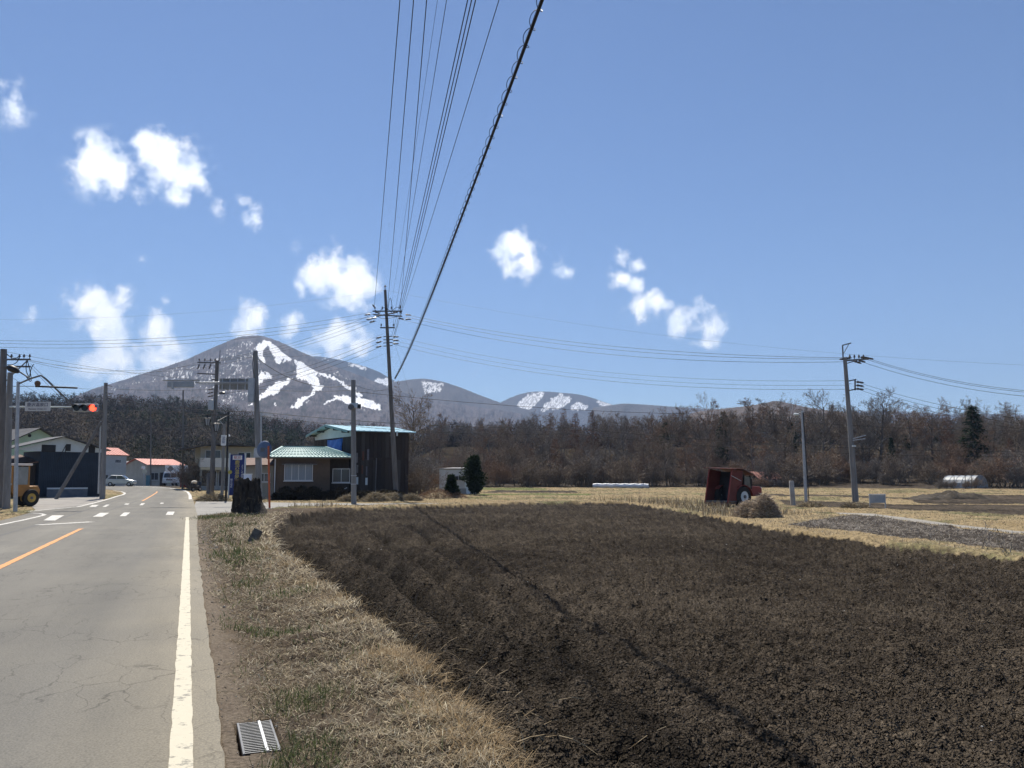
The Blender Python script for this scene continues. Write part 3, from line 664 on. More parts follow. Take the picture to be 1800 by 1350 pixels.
# ================================================================== vegetation
def rvec(rr): 
    while True:
        v = Vector((rr.uniform(-1, 1), rr.uniform(-1, 1), rr.uniform(-1, 1)))
        if .05 < v.length < 1: return v.normalized()
class Twigs:
    """flat tapered twig ribbons and round limbs collected for one plant"""
    def __init__(s): s.seg = []; s.limb = MB()
    def ribbon(s, p, q, w0, w1): s.seg.append((*p, *q, w0, w1))
    def mesh(s, name, mat, parent, rng, tint=None):
        S = np.array(s.seg); p = S[:, 0:3]; q = S[:, 3:6]; d = q - p; rv = rng.normal(size=p.shape); side = np.cross(d, rv); side /= np.linalg.norm(side, axis=1)[:, None] + 1e-9
        V = np.stack([p - side * S[:, 6:7] / 2, p + side * S[:, 6:7] / 2, q + side * S[:, 7:8] / 2, q - side * S[:, 7:8] / 2], 1).reshape(-1, 3)
        Q = np.arange(len(S) * 4).reshape(-1, 4)
        t = None
        if tint is not None: t = np.repeat(tint(len(S), rng), 4, 0)
        return npmesh(name, V, Q, None, mat, False, t, parent)
def limb(T, rr, p, d, length, r0, level, spec, twig):
    """recursive branching; spec[level] = (children, length ratio, spread angle, upward pull)"""
    n = 4 if level < 2 else 3
    pts = [p.copy()]; dirs = []
    dd = d.copy(); step = length / n
    for k in range(n):
        up = spec[level][3] if level < len(spec) else .05
        dd = (dd + rvec(rr) * (.16 if level else .07) + Vector((0, 0, up))).normalized(); dirs.append(dd); pts.append(pts[-1] + dd * step)
    r1 = r0 * .38
    rad = [r0 + (r1 - r0) * i / n for i in range(n + 1)]
    if r0 > .022: T.limb.tube(pts, rad, 5 if r0 > .06 else 3, caps=False)
    else:
        for i in range(n): T.ribbon(pts[i], pts[i + 1], max(rad[i] * 2, twig), max(rad[i + 1] * 2, twig * .8))
    if level >= len(spec): return
    nc, lr, ang, _ = spec[level][:4]; start = spec[level][4] if len(spec[level]) > 4 else .3
    nc = max(1, int(round(nc * rr.uniform(.8, 1.2))))
    for c in range(nc):
        f = start + (1 - start) * (c + rr.random()) / nc; x = min(f * n, n - 1e-3); i = int(x); w = x - i
        q = pts[i].lerp(pts[i + 1], w); bd = dirs[i]
        side = bd.cross(rvec(rr)).normalized(); a = R(ang * rr.uniform(.7, 1.25))
        nd = (bd * math.cos(a) + side * math.sin(a)).normalized()
        limb(T, rr, q, nd, length * lr * (1.12 - .5 * f) * rr.uniform(.75, 1.2), max(.007, (rad[i] + (rad[i + 1] - rad[i]) * w) * .6), level + 1, spec, twig)
M_BARK = pm('grey_bark', (.10, .085, .07), (.19, .165, .14), 6, .95, .6, 25)
M_TWIG = attr_mat('bare_twigs', .9)
M_NEED = attr_mat('needle_foliage', .85, .2)
def tw_tint(c0, c1):
    c0, c1 = np.array(c0), np.array(c1)
    return lambda n, g: c0 + (c1 - c0) * g.random((n, 1))
SPEC_ROUND = [(13, .50, 48, .05, .28), (7, .52, 42, .03, .2), (6, .55, 40, .02, .2), (4, .6, 38, .0, .2)]
SPEC_TALL = [(15, .34, 42, .08, .38), (7, .5, 40, .05, .2), (6, .55, 40, .03, .2), (4, .6, 36, .02, .2)]
def bare_tree(name, label, cat, seed, h, spec, tint, trunk_r=.15, twig=.03, lean=.05):
    rr = random.Random(seed); T = Twigs(); t = thing(name, label, cat)
    limb(T, rr, Vector((0, 0, -.3)), Vector((rr.uniform(-lean, lean), rr.uniform(-lean, lean), 1)).normalized(), h * .86, trunk_r, 0, spec, twig)
    T.limb.build('trunk', M_BARK, t); T.mesh('crown', M_TWIG, t, np.random.default_rng(seed), tint); return t
def larch(name, label, cat, seed, h, tint, green=False, dens=1.0, wide=.22):
    rr = random.Random(seed); T = Twigs(); t = thing(name, label, cat)
    T.limb.tube([(0, 0, -.3), (rr.uniform(-.1, .1), rr.uniform(-.1, .1), h * .5), (0, 0, h)], [.14, .09, .015], 6)
    z = h * (.1 if green else .25)
    while z < h * .985:
        f = (z / h); ln = h * wide * (1 - f) ** .75 * rr.uniform(.75, 1.15) + .2
        for k in range(int(5 * dens)):
            a = rr.uniform(0, 6.283); d = Vector((math.cos(a), math.sin(a), rr.uniform(-.2, .15))); p = Vector((0, 0, z + rr.uniform(-.1, .1)))
            n = 3; q = p; pts = [p]
            for j in range(n): q = q + d * ln / n; d = (d + Vector((0, 0, -.06 if green else .04)) + rvec(rr) * .1).normalized(); pts.append(q)
            for j in range(n): T.ribbon(pts[j], pts[j + 1], .05, .03)
            for j in range(int((16 if green else 12) * (ln / 1.6 + .3))):
                w = rr.uniform(.1, 1) * n; i = min(int(w), n - 1); b = pts[i].lerp(pts[i + 1], w - i); sd = (d + rvec(rr) * 1.1).normalized()
                if green: T.ribbon(b, b + (sd + Vector((0, 0, -.25))) * rr.uniform(.2, .5), .13, .03)
                else: T.ribbon(b, b + sd * rr.uniform(.25, .6), .028, .018)
        z += h * .022 * rr.uniform(.8, 1.3) / dens
    T.limb.build('trunk', M_BARK, t); T.mesh('crown', M_NEED if green else M_TWIG, t, np.random.default_rng(seed), tint); return t
def shrub(name, label, cat, seed, h, w, n, tint, twig=.025, green=False):
    rr = random.Random(seed); T = Twigs(); t = thing(name, label, cat)
    for k in range(n):
        a = rr.uniform(0, 6.283); o = Vector((math.cos(a), math.sin(a), 0)) * rr.uniform(0, w * .25); d = Vector((o.x * .9 / max(w * .25, .01) * rr.uniform(.1, 1), o.y * .9 / max(w * .25, .01) * rr.uniform(.1, 1), rr.uniform(.6, 1.3))).normalized()
        limb(T, rr, o - Vector((0, 0, .1)), d, h * rr.uniform(.5, .95), .03, 1, [0, (5, .5, 40, .0, .2), (5, .55, 45, .0, .2), (4, .55, 45, 0, .2)], twig)
    T.limb.build('stem', M_BARK, t); T.mesh('crown', M_NEED if green else M_TWIG, t, np.random.default_rng(seed), tint); return t
def leafy(name, label, cat, seed, h, w, n, tint, leaf=.16, shape='egg'):
    """dense evergreen: leaf sprays spread through the crown's volume"""
    g = np.random.default_rng(seed); t = thing(name, label, cat)
    mb = MB(); mb.tube([(0, 0, -.2), (0, 0, h * .7)], [.06, .02], 5); mb.build('trunk', M_BARK, t)
    u = g.random(n); a = g.random(n) * 6.283; z = h * (.06 + .94 * u)
    prof = np.sqrt(np.clip(np.sin(np.pi * np.clip(u * .92 + .06, 0, 1)), 0, 1)) if shape == 'egg' else (1 - u) ** .8 + .05
    rad = w / 2 * prof * (.08 + .92 * g.random(n) ** .5) * (1 + 1.5 * fbm(np.cos(a) * 1.7 + 5, np.sin(a) * 1.7 + u * 5, 3, seed % 97))
    p = np.stack([np.cos(a) * rad, np.sin(a) * rad, z], 1); d = g.normal(size=(n, 3)) * .7 + np.stack([np.cos(a), np.sin(a), np.full(n, .3)], 1); d /= np.linalg.norm(d, axis=1)[:, None]
    q = p + d * leaf * (.6 + .8 * g.random((n, 1))); side = np.cross(d, g.normal(size=(n, 3))); side /= np.linalg.norm(side, axis=1)[:, None]
    V = np.stack([p, (p + q) / 2 + side * leaf * .22, q, (p + q) / 2 - side * leaf * .22], 1).reshape(-1, 3)
    npmesh('crown', V, np.arange(n * 4).reshape(-1, 4), None, M_NEED, False, np.repeat(tint(n, g), 4, 0), t); return t

GREY = tw_tint((.14, .108, .08), (.31, .25, .19)); BROWN = tw_tint((.15, .098, .064), (.31, .21, .145)); RUST = tw_tint((.13, .065, .038), (.23, .13, .085)); PALE = tw_tint((.14, .125, .11), (.27, .24, .21)); DARKG = tw_tint((.012, .022, .010), (.035, .055, .024)); GREENISH = tw_tint((.09, .10, .05), (.17, .17, .09))
protos = {
    'round': [bare_tree('bare_tree', '', '', 11 + k, 9.0 + k * .5, SPEC_ROUND, (GREY, BROWN, GREY, PALE)[k], .15 + .01 * k) for k in range(4)],
    'tall': [bare_tree('bare_tree', '', '', 31 + k, 11.0, SPEC_TALL, (GREY, BROWN, PALE)[k], .13) for k in range(3)],
    'larch': [larch('larch_tree', '', '', 51 + k, 11.0, (RUST, BROWN)[k]) for k in range(2)],
    'pine': [larch('conifer_tree', '', '', 61 + k, 10.0, DARKG, True, 1.0, .2) for k in range(2)],
    'bush': [shrub('bare_shrub', '', '', 71 + k, 3.6, 3.2, 26, (GREY, BROWN, PALE, GREY)[k], .03) for k in range(4)],
}
used = set()
def plant(kind, k, x, y, h, rz, label, cat, group=None, wide=1.0, name=None, z=None):
    k %= len(protos[kind]); p = protos[kind][k]
    o = p if (kind, k) not in used else copy_tree(p)
    used.add((kind, k))
    ref = {'round': 9.0 + .5 * (k % 4), 'tall': 11., 'larch': 11., 'pine': 10., 'bush': 3.6}[kind]
    s = h / ref; o.location = (x, y, gz1(x, y) - .05 if z is None else z); o.rotation_euler = (0, 0, rz); o.scale = (s * wide, s * wide, s)
    if name: o.name = name
    for key in ('group',):
        if key in o: del o[key]
    return setp(o, label, cat, group)
RT = random.Random(99)
def px_tree(kind, k, u, vtop, Y, label, cat, group=None, wide=1.0, name=None):
    b = base(u, Y); top = at(u, vtop, Y).z; return plant(kind, k, b.x, b.y, max(1.0, top - b.z), RT.uniform(0, 6.28), label, cat, group, wide, name)
# trees that stand out one by one
px_tree('round', 0, 726, 690, 82, 'tall bare spreading tree right behind the dark barn', 'tree', wide=.8)
px_tree('round', 1, 1245, 699, 126, 'bare tree with rounded crown above the red tractor', 'tree', wide=.75)
px_tree('tall', 0, 1205, 707, 140, 'slim bare tree rising left of the dark pine', 'tree', wide=.9)
px_tree('pine', 0, 1274, 722, 132, 'small dark pine standing among bare trees', 'tree', wide=1.0)
px_tree('tall', 1, 1325, 694, 132, 'bare tree left of the thin steel lamp pole', 'tree', wide=1.3)
px_tree('tall', 2, 1368, 691, 132, 'pale bare tree in front of the brown hilltop', 'tree', wide=1.3)
px_tree('round', 2, 1448, 691, 128, 'single round bare tree between lamp pole and right utility pole', 'tree', wide=.85)
px_tree('round', 3, 1547, 692, 124, 'broad bare tree just right of the tall utility pole', 'tree', wide=1.1)
px_tree('round', 0, 1500, 712, 132, 'bare tree behind the right utility pole', 'tree', wide=.9)
px_tree('round', 1, 1640, 708, 126, 'reddish brown bare tree beside the dark spruce', 'tree', wide=1.1)
px_tree('larch', 0, 1668, 712, 126, 'thin larch left of the two slim poplars', 'tree', wide=.8)
px_tree('tall', 0, 1696, 694, 124, 'slim tall bare tree next to the dark spruce', 'tree', wide=.8)
px_tree('pine', 1, 1716, 712, 120, 'dark green conical spruce at the right of the wood', 'tree', wide=1.35)
px_tree('round', 2, 1790, 735, 130, 'bare tree at the right edge of the wood', 'tree', wide=1.2)
px_tree('larch', 1, 992, 716, 150, 'rust brown larch in front of the snowy hill', 'tree', wide=.9)
px_tree('larch', 0, 1042, 720, 150, 'rust brown larch with pointed top right of the snowy hill', 'tree', wide=.9)
px_tree('larch', 1, 968, 724, 152, 'brown larch left in the clump below the snowy hill', 'tree', wide=.9)
px_tree('larch', 0, 1012, 724, 154, 'brown larch in the middle of the larch clump', 'tree', wide=1.)
for i_, (u_, v_) in enumerate(((1290, 714), (1395, 712), (1425, 716), (1478, 716), (1580, 712), (1605, 720), (1655, 722), (1745, 740), (1770, 730), (1180, 722), (1150, 728), (1100, 730), (900, 738), (860, 742), (1520, 708), (1310, 720))):
    px_tree(('tall', 'round')[i_ % 2], i_, u_, v_, 124 + (i_ * 7) % 16, 'tall bare tree overtopping the wood behind the fields', 'tree', 'tall trees overtopping the wood', .95)
# the wood behind the fields
GL = 'bare grey brown tree in the wood behind the fields'; GG = 'bare trees of the wood behind the fields'
def scatter_wood():
    k = 0
    for row, (Y, n, h0, h1) in enumerate(((118, 34, 4., 7.0), (128, 36, 4.5, 7.5), (142, 40, 5, 8.), (160, 42, 5, 8.), (180, 44, 5, 8), (205, 40, 4.5, 8))):
        for i in range(n):
            u = 745 + (1870 - 745) * (i + RT.random()) / n; y = Y * RT.uniform(.95, 1.05)
            b = base(u, y)
            kind = RT.choices(('round', 'tall', 'larch', 'pine'), (5, 3.2, 1.2 if 930 < u < 1130 else .45, .25 if u > 1150 else .02))[0]
            h = RT.uniform(h0, h1) * (1.15 if kind == 'tall' else 1)
            if u < 900: h *= .9
            lb, ct, gr = (GL, 'tree', GG) if kind in ('round', 'tall') else ('rust brown larch in the wood behind the fields', 'tree', 'larches of the wood') if kind == 'larch' else ('dark evergreen tree in the wood behind the fields', 'tree', 'evergreens of the wood')
            plant(kind, RT.randrange(4), b.x, b.y, h, RT.uniform(0, 6.28), lb, ct, gr, RT.uniform(.8, 1.15)); k += 1
    for i in range(150):
        u = 760 + (1880 - 760) * (i + RT.random()) / 150; y = RT.uniform(108, 126) if RT.random() < .7 else RT.uniform(126, 150)
        b = base(u, y); plant('bush', RT.randrange(4), b.x, b.y, RT.uniform(1.8, 4.2), RT.uniform(0, 6.28), 'bare twiggy shrub along the foot of the wood', 'shrub', 'shrubs at the foot of the wood', RT.uniform(.8, 1.4))
scatter_wood()
# shrubs and small evergreens by the barn and sheds
SH = 'bare brambly shrub between barn and white shed'; SHG = 'shrubs beside the barn'
for u, v, Y, w in ((722, 790, 74, 1.0), (738, 806, 70, 1.2), (750, 800, 78, 1.1), (728, 822, 68, 1.1), (745, 828, 72, 1.2), (760, 815, 84, 1.2), (716, 815, 72, .8)):
    px_tree('bush', int(u) % 4, u, v, Y, SH, 'shrub', SHG, w * .95)
px_tree('bush', 1, 1765, 800, 100, 'large rounded bare shrub mound at the right edge', 'shrub', wide=1.25)
px_tree('bush', 2, 1790, 806, 97, 'large bare shrub cut by the right frame edge', 'shrub', wide=1.25)
px_tree('bush', 3, 1738, 815, 101, 'bare shrub at the left of the shrub mound', 'shrub', wide=1.2)
px_tree('bush', 0, 348, 808, 92, 'tall bare shrub growing beside the beige house', 'shrub', wide=1.3)
px_tree('bush', 1, 333, 815, 96, 'bare shrub behind the red box', 'shrub', wide=1.0)
for u, v, Y, h, w, lb in ((834, 803, 74, None, 1.55, 'dark evergreen bush beside the white shed'), (793, 838, 66, None, .95, 'small dark conifer in front of the white shed')):
    b = base(u, Y); t = leafy('evergreen_shrub', lb, 'shrub', int(u), at(u, v, Y).z - b.z, w, 4200, DARKG, .26, 'egg' if w > 1 else 'cone'); t.location = b
# far woods on the left hill and the plateau behind: one mass
def far_wood():
    g = np.random.default_rng(3); P = []; C = []
    n = 9500
    ph = np.radians(g.uniform(-40, 36, n)); r = 175 + (640 - 175) * g.random(n) ** 1.15
    right = np.degrees(ph) > -6; r[right] = np.maximum(r[right], 215)
    x = np.sin(ph) * r; y = np.cos(ph) * r
    keep = ~((np.degrees(ph) > -14) & (np.degrees(ph) < -7) & (r > 330) & (r < 420)); x, y, r, ph = x[keep], y[keep], r[keep], ph[keep]
    # keep clear of the houses
    k2 = (r > 190) | (np.degrees(ph) > -7); x, y, r, ph = x[k2], y[k2], r[k2], ph[k2]; n = len(x)
    z = gz(x, y); patch = fbm(x / 45, y / 45, 3, 77)
    ever = (patch > .18) & (g.random(n) < .75); h = g.uniform(4.5, 8.5, n)
    c = np.array((.055, .044, .036)) + (np.array((.092, .076, .064)) - np.array((.055, .044, .036))) * g.random((n, 1))
    rust = fbm(x / 80, y / 80, 2, 88) > .12; c[rust] = c[rust] * np.array((1.25, .9, .72))
    c[ever] = np.array((.03, .045, .02)) * (.6 + .8 * g.random((ever.sum(), 1)))
    m = 52
    a = g.random((n, m)) * 6.283; f = g.random((n, m)); rad = h[:, None] * .33 * np.sqrt(np.clip(np.sin(np.pi * (.12 + .85 * f)), 0, 1)) * np.sqrt(g.random((n, m)))
    rad[ever] *= (.25 + 1.1 * (1 - f[ever]))
    px = x[:, None] + np.cos(a) * rad; py = y[:, None] + np.sin(a) * rad; pz = z[:, None] + h[:, None] * (.12 + .8 * f)
    ll = h[:, None] * g.uniform(.08, .22, (n, m)); oz = g.uniform(-.1, 1., (n, m)); oh = g.uniform(.2, 1., (n, m)); nn = np.hypot(oz, oh)
    a2 = a + g.normal(size=a.shape) * .7
    qx = px + np.cos(a2) * oh / nn * ll; qy = py + np.sin(a2) * oh / nn * ll; qz = pz + oz / nn * ll
    px[:, 0] = x; py[:, 0] = y; pz[:, 0] = z - .3; qx[:, 0] = x; qy[:, 0] = y; qz[:, 0] = z + h * .85
    p = np.stack([px, py, pz], -1).reshape(-1, 3); q = np.stack([qx, qy, qz], -1).reshape(-1, 3)
    d = q - p; s = np.cross(d, g.normal(size=d.shape)); s /= np.linalg.norm(s, axis=1)[:, None] + 1e-9
    w = (.10 + .14 * g.random(len(p)))[:, None] * np.repeat(r / 280, m)[:, None].clip(.75, 1.8); w[::m] = .12
    V = np.stack([p - s * w / 2, p + s * w / 2, q], 1).reshape(-1, 3)
    cc = np.repeat(np.repeat(c, m, 0), 3, 0)
    o = npmesh('far_wood', V, None, np.arange(len(V)).reshape(-1, 3), M_TWIG, False, cc); setp(o, 'leafless brown wood covering the far hillsides', 'wood', kind='stuff')
far_wood()

# ------------------------------------------------------------------ grass, straw and clods
M_GRASS = attr_mat('grass_blades', .75, .25)
def blades(name, x, y, z, length, width, tilt, tint, label, droop=.5, cat='grass'):
    n = len(x); g = np.random.default_rng(n); a = g.random(n) * 6.283; t = np.radians(tilt)
    d = np.stack([np.cos(a) * np.sin(t), np.sin(a) * np.sin(t), np.cos(t)], 1); sd = np.stack([-np.sin(a), np.cos(a), np.zeros(n)], 1)
    sd = sd + g.normal(size=sd.shape) * .35; sd /= np.linalg.norm(sd, axis=1)[:, None]
    b = np.stack([x, y, z], 1); L = length[:, None]; w = width[:, None]
    m = b + d * L * .55 + np.array((0, 0, .0)); tip = b + d * L; tip[:, 2] -= (length * droop * g.random(n) * np.sin(t)); tip = tip + g.normal(size=tip.shape) * L * .08
    tip[:, 2] = np.maximum(tip[:, 2], z - .005)
    V = np.stack([b - sd * w / 2, b + sd * w / 2, m - sd * w * .4, m + sd * w * .4, tip], 1).reshape(-1, 3)
    i = np.arange(n)[:, None] * 5
    o = npmesh(name, V, i + np.array([[0, 1, 3, 2]]), i + np.array([[2, 3, 4]]), M_GRASS, False, np.repeat(tint, 5, 0))
    return setp(o, label, cat, kind='stuff')
STRAW = np.array([(.40, .335, .225), (.34, .275, .175), (.28, .23, .155), (.47, .42, .31), (.22, .175, .125)]); GRN = np.array([(.07, .095, .032), (.10, .12, .045), (.055, .075, .025)])
def straw_tint(n, g, green):
    t = STRAW[g.integers(0, len(STRAW), n)] * (.45 + .6 * g.random((n, 1))); k = g.random(n) < green; t[k] = GRN[g.integers(0, 3, k.sum())] * (.8 + .5 * g.random((k.sum(), 1))); return t
def polar_pts(g, n, a0, a1, r0, r1, pw=1.0):
    ph = np.radians(g.uniform(a0, a1, n)); r = r0 * (r1 / r0) ** (g.random(n) ** pw); return np.sin(ph) * r, np.cos(ph) * r
def grass_all():
    g = np.random.default_rng(21)
    # verge beside the road
    x, y = polar_pts(g, 250000, -24, 14, 3.2, 40)
    n = x * RN.x + y * RN.y - .06; k = (n > .24) & (n < 8)
    x, y, n = x[k], y[k], n[k]; c = classes(x, y); sd = sdist(x, y, FIELD)
    edge = sstep(sd, -1.0, -.1); dirtfade = sstep(n + fbm(x * 2.5, y * 2.5, 3, 91) * .35, .25, .75)
    clump = .30 + 1.6 * np.clip(fbm(x * 1.9, y * 1.9, 3, 93) + .42, 0, 1)
    k = (c != 1) & (sd < .06) & ~hard(x, y) & (g.random(len(x)) < dirtfade * np.clip(clump, 0, 1) * .95) & ~((np.abs(n[:] - .40) < .17) & (np.abs(x * RU.x + y * RU.y - 5.62) < .34))
    x, y, edge = x[k], y[k], edge[k]; z = Hn(x, y) - .004; r = np.hypot(x, y); N = len(x)
    gp = np.clip(fbm(x * .8, y * .8, 3, 95) * 1.5 - .12, 0.02, .45) * (1 - edge)
    t = STRAW[g.integers(0, 5, N)] * (.45 + .85 * g.random((N, 1)) ** 1.4) * (.9 + .3 * edge[:, None]); kk = g.random(N) < gp; t[kk] = GRN[g.integers(0, 3, kk.sum())] * (.9 + .6 * g.random((kk.sum(), 1)))
    tall = edge > .55
    ln = g.uniform(.03, .105, N) * (1 + 1.3 * edge * g.random(N)) * np.clip(r / 9, 1, 2.2); ln[kk] *= 1.15
    wd = g.uniform(.0028, .0068, N) * np.clip(r / 5.5, 1, 4.5)
    blades('verge_grass', x, y, z, ln, wd, g.uniform(48, 88, N) * np.where(kk, .5, 1), t, 'short trampled dry grass with green tufts along the road verge')
    # dry tussocks leaning over the bank of the field
    cs = []
    for u, v, m, sp in ((705, 1172, 520, .17), (728, 1195, 380, .15), (690, 1160, 260, .15), (800, 1268, 420, .17), (828, 1300, 420, .16), (850, 1330, 420, .15), (770, 1240, 300, .16), (640, 1105, 260, .2), (590, 1065, 220, .22), (555, 1035, 200, .22), (520, 1005, 200, .25), (495, 975, 200, .3), (885, 1360, 300, .15)):
        p = G(u, v); cs.append((p.x + g.normal(size=m) * sp, p.y + g.normal(size=m) * sp, np.full(m, max(1., p.y / 8))))
    x = np.concatenate([q[0] for q in cs]); y = np.concatenate([q[1] for q in cs]); k3 = np.concatenate([q[2] for q in cs]); N = len(x); z = Hn(x, y) - .005
    t = (STRAW[g.integers(0, 4, N)] * np.array((1.08, .94, .78))) * (.55 + .5 * g.random((N, 1)))
    blades('bank_tussocks', x, y, z, g.uniform(.09, .30, N) * k3 ** .4, g.uniform(.0022, .0048, N) * k3, g.uniform(40, 85, N), t, 'long straw coloured tussocks flopping over the field bank', .6)
    # bright green tufts in the verge
    cs = []
    for u, v, m, sp in ((545, 1230, 300, .13), (525, 1250, 160, .12), (380, 912, 400, .5), (430, 975, 120, .35)):
        p = G(u, v); cs.append((p.x + g.normal(size=m) * sp, p.y + g.normal(size=m) * sp, np.full(m, max(1., p.y / 9))))
    x = np.concatenate([q[0] for q in cs]); y = np.concatenate([q[1] for q in cs]); k3 = np.concatenate([q[2] for q in cs]); N = len(x)
    blades('green_tufts', x, y, Hn(x, y) - .004, g.uniform(.05, .13, N) * k3 ** .4, g.uniform(.003, .005, N) * k3, g.uniform(5, 55, N), GRN[g.integers(0, 3, N)] * (.8 + .8 * g.random((N, 1))), 'fresh green grass tufts in the dry verge')
    # meadow and field margins
    x, y = polar_pts(g, 240000, -34, 34, 13, 122, .9)
    c = classes(x, y); sd = sdist(x, y, FIELD); sst = sdist(x, y, STUBBLE); lane_d = pdist(x, y, LANEPOLY, True)
    r = np.hypot(x, y); u, v = pj(x, y, gz(x, y))
    clump = np.clip(.35 + 1.4 * fbm(x * .5, y * .5, 3, 97) + .5, 0.1, 1)
    k = (c == 0) & (r < 103) & ~hard(x, y) & (g.random(len(x)) < clump) & ~((u < 330) & (r > 30) & (v > 846) & (v < 884))
    x, y, r, sd, sst, lane_d = x[k], y[k], r[k], sd[k], sst[k], lane_d[k]; N = len(x); z = Hn(x, y) - .01
    margin = np.clip(np.exp(-(sd / 1.6) ** 2) + np.exp(-(sst / .9) ** 2) + np.exp(-((lane_d - .8) / .7) ** 2), 0, 1)
    gp = np.clip(fbm(x * .25, y * .25, 3, 99) * 2 - .05, .05, .6) * (1 - margin)
    t = STRAW[g.integers(0, 5, N)] * (.55 + .5 * g.random((N, 1))) * (.85 + .25 * margin[:, None]); kk = g.random(N) < gp; t[kk] = GRN[g.integers(0, 3, kk.sum())] * (1. + .7 * g.random((kk.sum(), 1)))
    ln = g.uniform(.025, .07, N) * (1 + 1.0 * margin * g.random(N)); wd = .008 * np.clip(r / 13, 1, 8) * g.uniform(.7, 1.3, N)
    blades('meadow_grass', x, y, z, ln, wd, g.uniform(15, 75, N), t, 'dry yellow grass on the field margins and meadow strips')
    # tall dry weeds along the far edge of the plowed field, left of the tractor
    xs, ys = [], []
    for uu, vv, m, sp in ((1150, 884, 260, 1.2), (1185, 888, 300, 1.2), (1220, 896, 300, 1.0), (1255, 902, 300, 1.), (1290, 908, 260, .9), (1360, 906, 200, .9), (1090, 880, 120, 1.), (560, 893, 120, .8)):
        p = G(uu, vv); xs.append(p.x + g.normal(size=m) * sp); ys.append(p.y + g.normal(size=m) * sp)
    x = np.concatenate(xs); y = np.concatenate(ys); c = classes(x, y); k = (c == 0) & ~hard(x, y); x, y = x[k], y[k]; N = len(x)
    blades('tall_dry_weeds', x, y, Hn(x, y), g.uniform(.12, .55, N), .0022 * np.hypot(x, y).clip(10, 45) * .35, g.uniform(3, 45, N), straw_tint(N, g, 0) * .95, 'tall pale dry weeds standing at the edge of the plowed field')
    # stubble of the wet field on the right
    x, y = polar_pts(g, 26000, 10, 36, 14, 46); c = classes(x, y); k = c == 2; x, y = x[k], y[k]; N = len(x)
    t = np.array((.36, .32, .27)) * (.3 + .8 * g.random((N, 1)))
    blades('rice_stubble', x, y, Hn(x, y), g.uniform(.05, .16, N), .009 * np.clip(np.hypot(x, y) / 14, 1, 3), g.uniform(30, 88, N), t, 'grey cut stubble and straw scattered on the right field')
grass_all()
def clods():
    g = np.random.default_rng(5)
    x, y = polar_pts(g, 60000, -30, 33, 4.2, 46); k = classes(x, y) == 1; x, y = x[k], y[k]
    bx, by = polar_pts(g, 9000, -16, 6, 4, 40); kb = (np.abs(sdist(bx, by, FIELD)) < .35); x = np.concatenate([x, bx[kb]]); y = np.concatenate([y, by[kb]])
    n = len(x); z = Hn(x, y); r = np.hypot(x, y); s = g.uniform(.003, .010, n) * np.clip(r / 7, 1, 2.0); big = g.random(n) < .04; s[big] *= 1.5
    oc = np.array([(1, 0, 0), (0, 1, 0), (-1, 0, 0), (0, -1, 0), (0, 0, 1), (0, 0, -.6)], float); F = np.array([(0, 1, 4), (1, 2, 4), (2, 3, 4), (3, 0, 4), (1, 0, 5), (2, 1, 5), (3, 2, 5), (0, 3, 5)])
    V = oc[None] * s[:, None, None] * (.6 + .8 * g.random((n, 6, 1))) + g.normal(size=(n, 6, 3)) * s[:, None, None] * .18
    a = g.random(n) * 6.283; ca, sa = np.cos(a)[:, None], np.sin(a)[:, None]; V = np.stack([V[..., 0] * ca - V[..., 1] * sa, V[..., 0] * sa + V[..., 1] * ca, V[..., 2] * .8], -1)
    V = V + np.stack([x, y, z + s * .25], 1)[:, None]
    t = SOIL_D * 1.4 + (SOIL_L * 1.5 - SOIL_D * 1.4) * g.random((n, 1))
    o = npmesh('soil_clods', V.reshape(-1, 3), None, (np.arange(n)[:, None, None] * 6 + F[None]).reshape(-1, 3), ground_mat('clod_soil', .6, 90, dist=.01), False, np.repeat(t, 6, 0))
    setp(o, 'crumbled dark soil clods over the plowed field', 'soil', kind='stuff')
    # pale flecks: bits of stone and old mulch film
    x, y = polar_pts(g, 130, -24, 30, 5, 40); k = classes(x, y) == 1; x, y = x[k], y[k]; n = len(x); z = Hn(x, y); s = g.uniform(.005, .013, n) * np.clip(np.hypot(x, y) / 12, 1, 2.2)
    V = oc[None] * s[:, None, None] * (.5 + .9 * g.random((n, 6, 1))) * np.array((1, 1, .5)) + np.stack([x, y, z + s * .5], 1)[:, None]
    o = npmesh('pale_stones', V.reshape(-1, 3), None, (np.arange(n)[:, None, None] * 6 + F[None]).reshape(-1, 3), pm('pale_stone', (.35, .33, .3), (.55, .53, .5), 9)); setp(o, 'tiny pale stones scattered over the plowed soil', 'stones', kind='stuff')
clods()
# ================================================================== buildings
def frame_of(p, q):
    """yaw of a facade that runs from p to q (left to right as seen from the road)"""
    return math.atan2(q[1] - p[1], q[0] - p[0])
def text_mesh(name, body, size, mat, parent, loc, rot, vertical=False, align='CENTER', sx=1.0):
    if vertical: body = '\n'.join(body)
    cu = bpy.data.curves.new(name, 'FONT'); cu.body = body; cu.size = size; cu.align_x = align; cu.align_y = 'CENTER'; cu.space_line = .98; cu.extrude = .003; cu.resolution_u = 2
    tmp = bpy.data.objects.new(name, cu); COL.objects.link(tmp); dg = bpy.context.evaluated_depsgraph_get(); dg.update()
    me = bpy.data.meshes.new_from_object(tmp.evaluated_get(dg)); bpy.data.objects.remove(tmp); me.materials.clear(); me.materials.append(mat)
    o = bpy.data.objects.new(name, me); COL.objects.link(o); o.parent = parent; o.location = loc; o.rotation_euler = rot; o.scale = (sx, 1, 1); return o
M_GLASS = pm('window_glass', (.04, .05, .06), rough=.08, spec=.6)
M_CURT = pm('curtained_glass', (.17, .20, .23), (.27, .30, .33), 2, .3, stretch=(14, 1, .3), spec=.5)
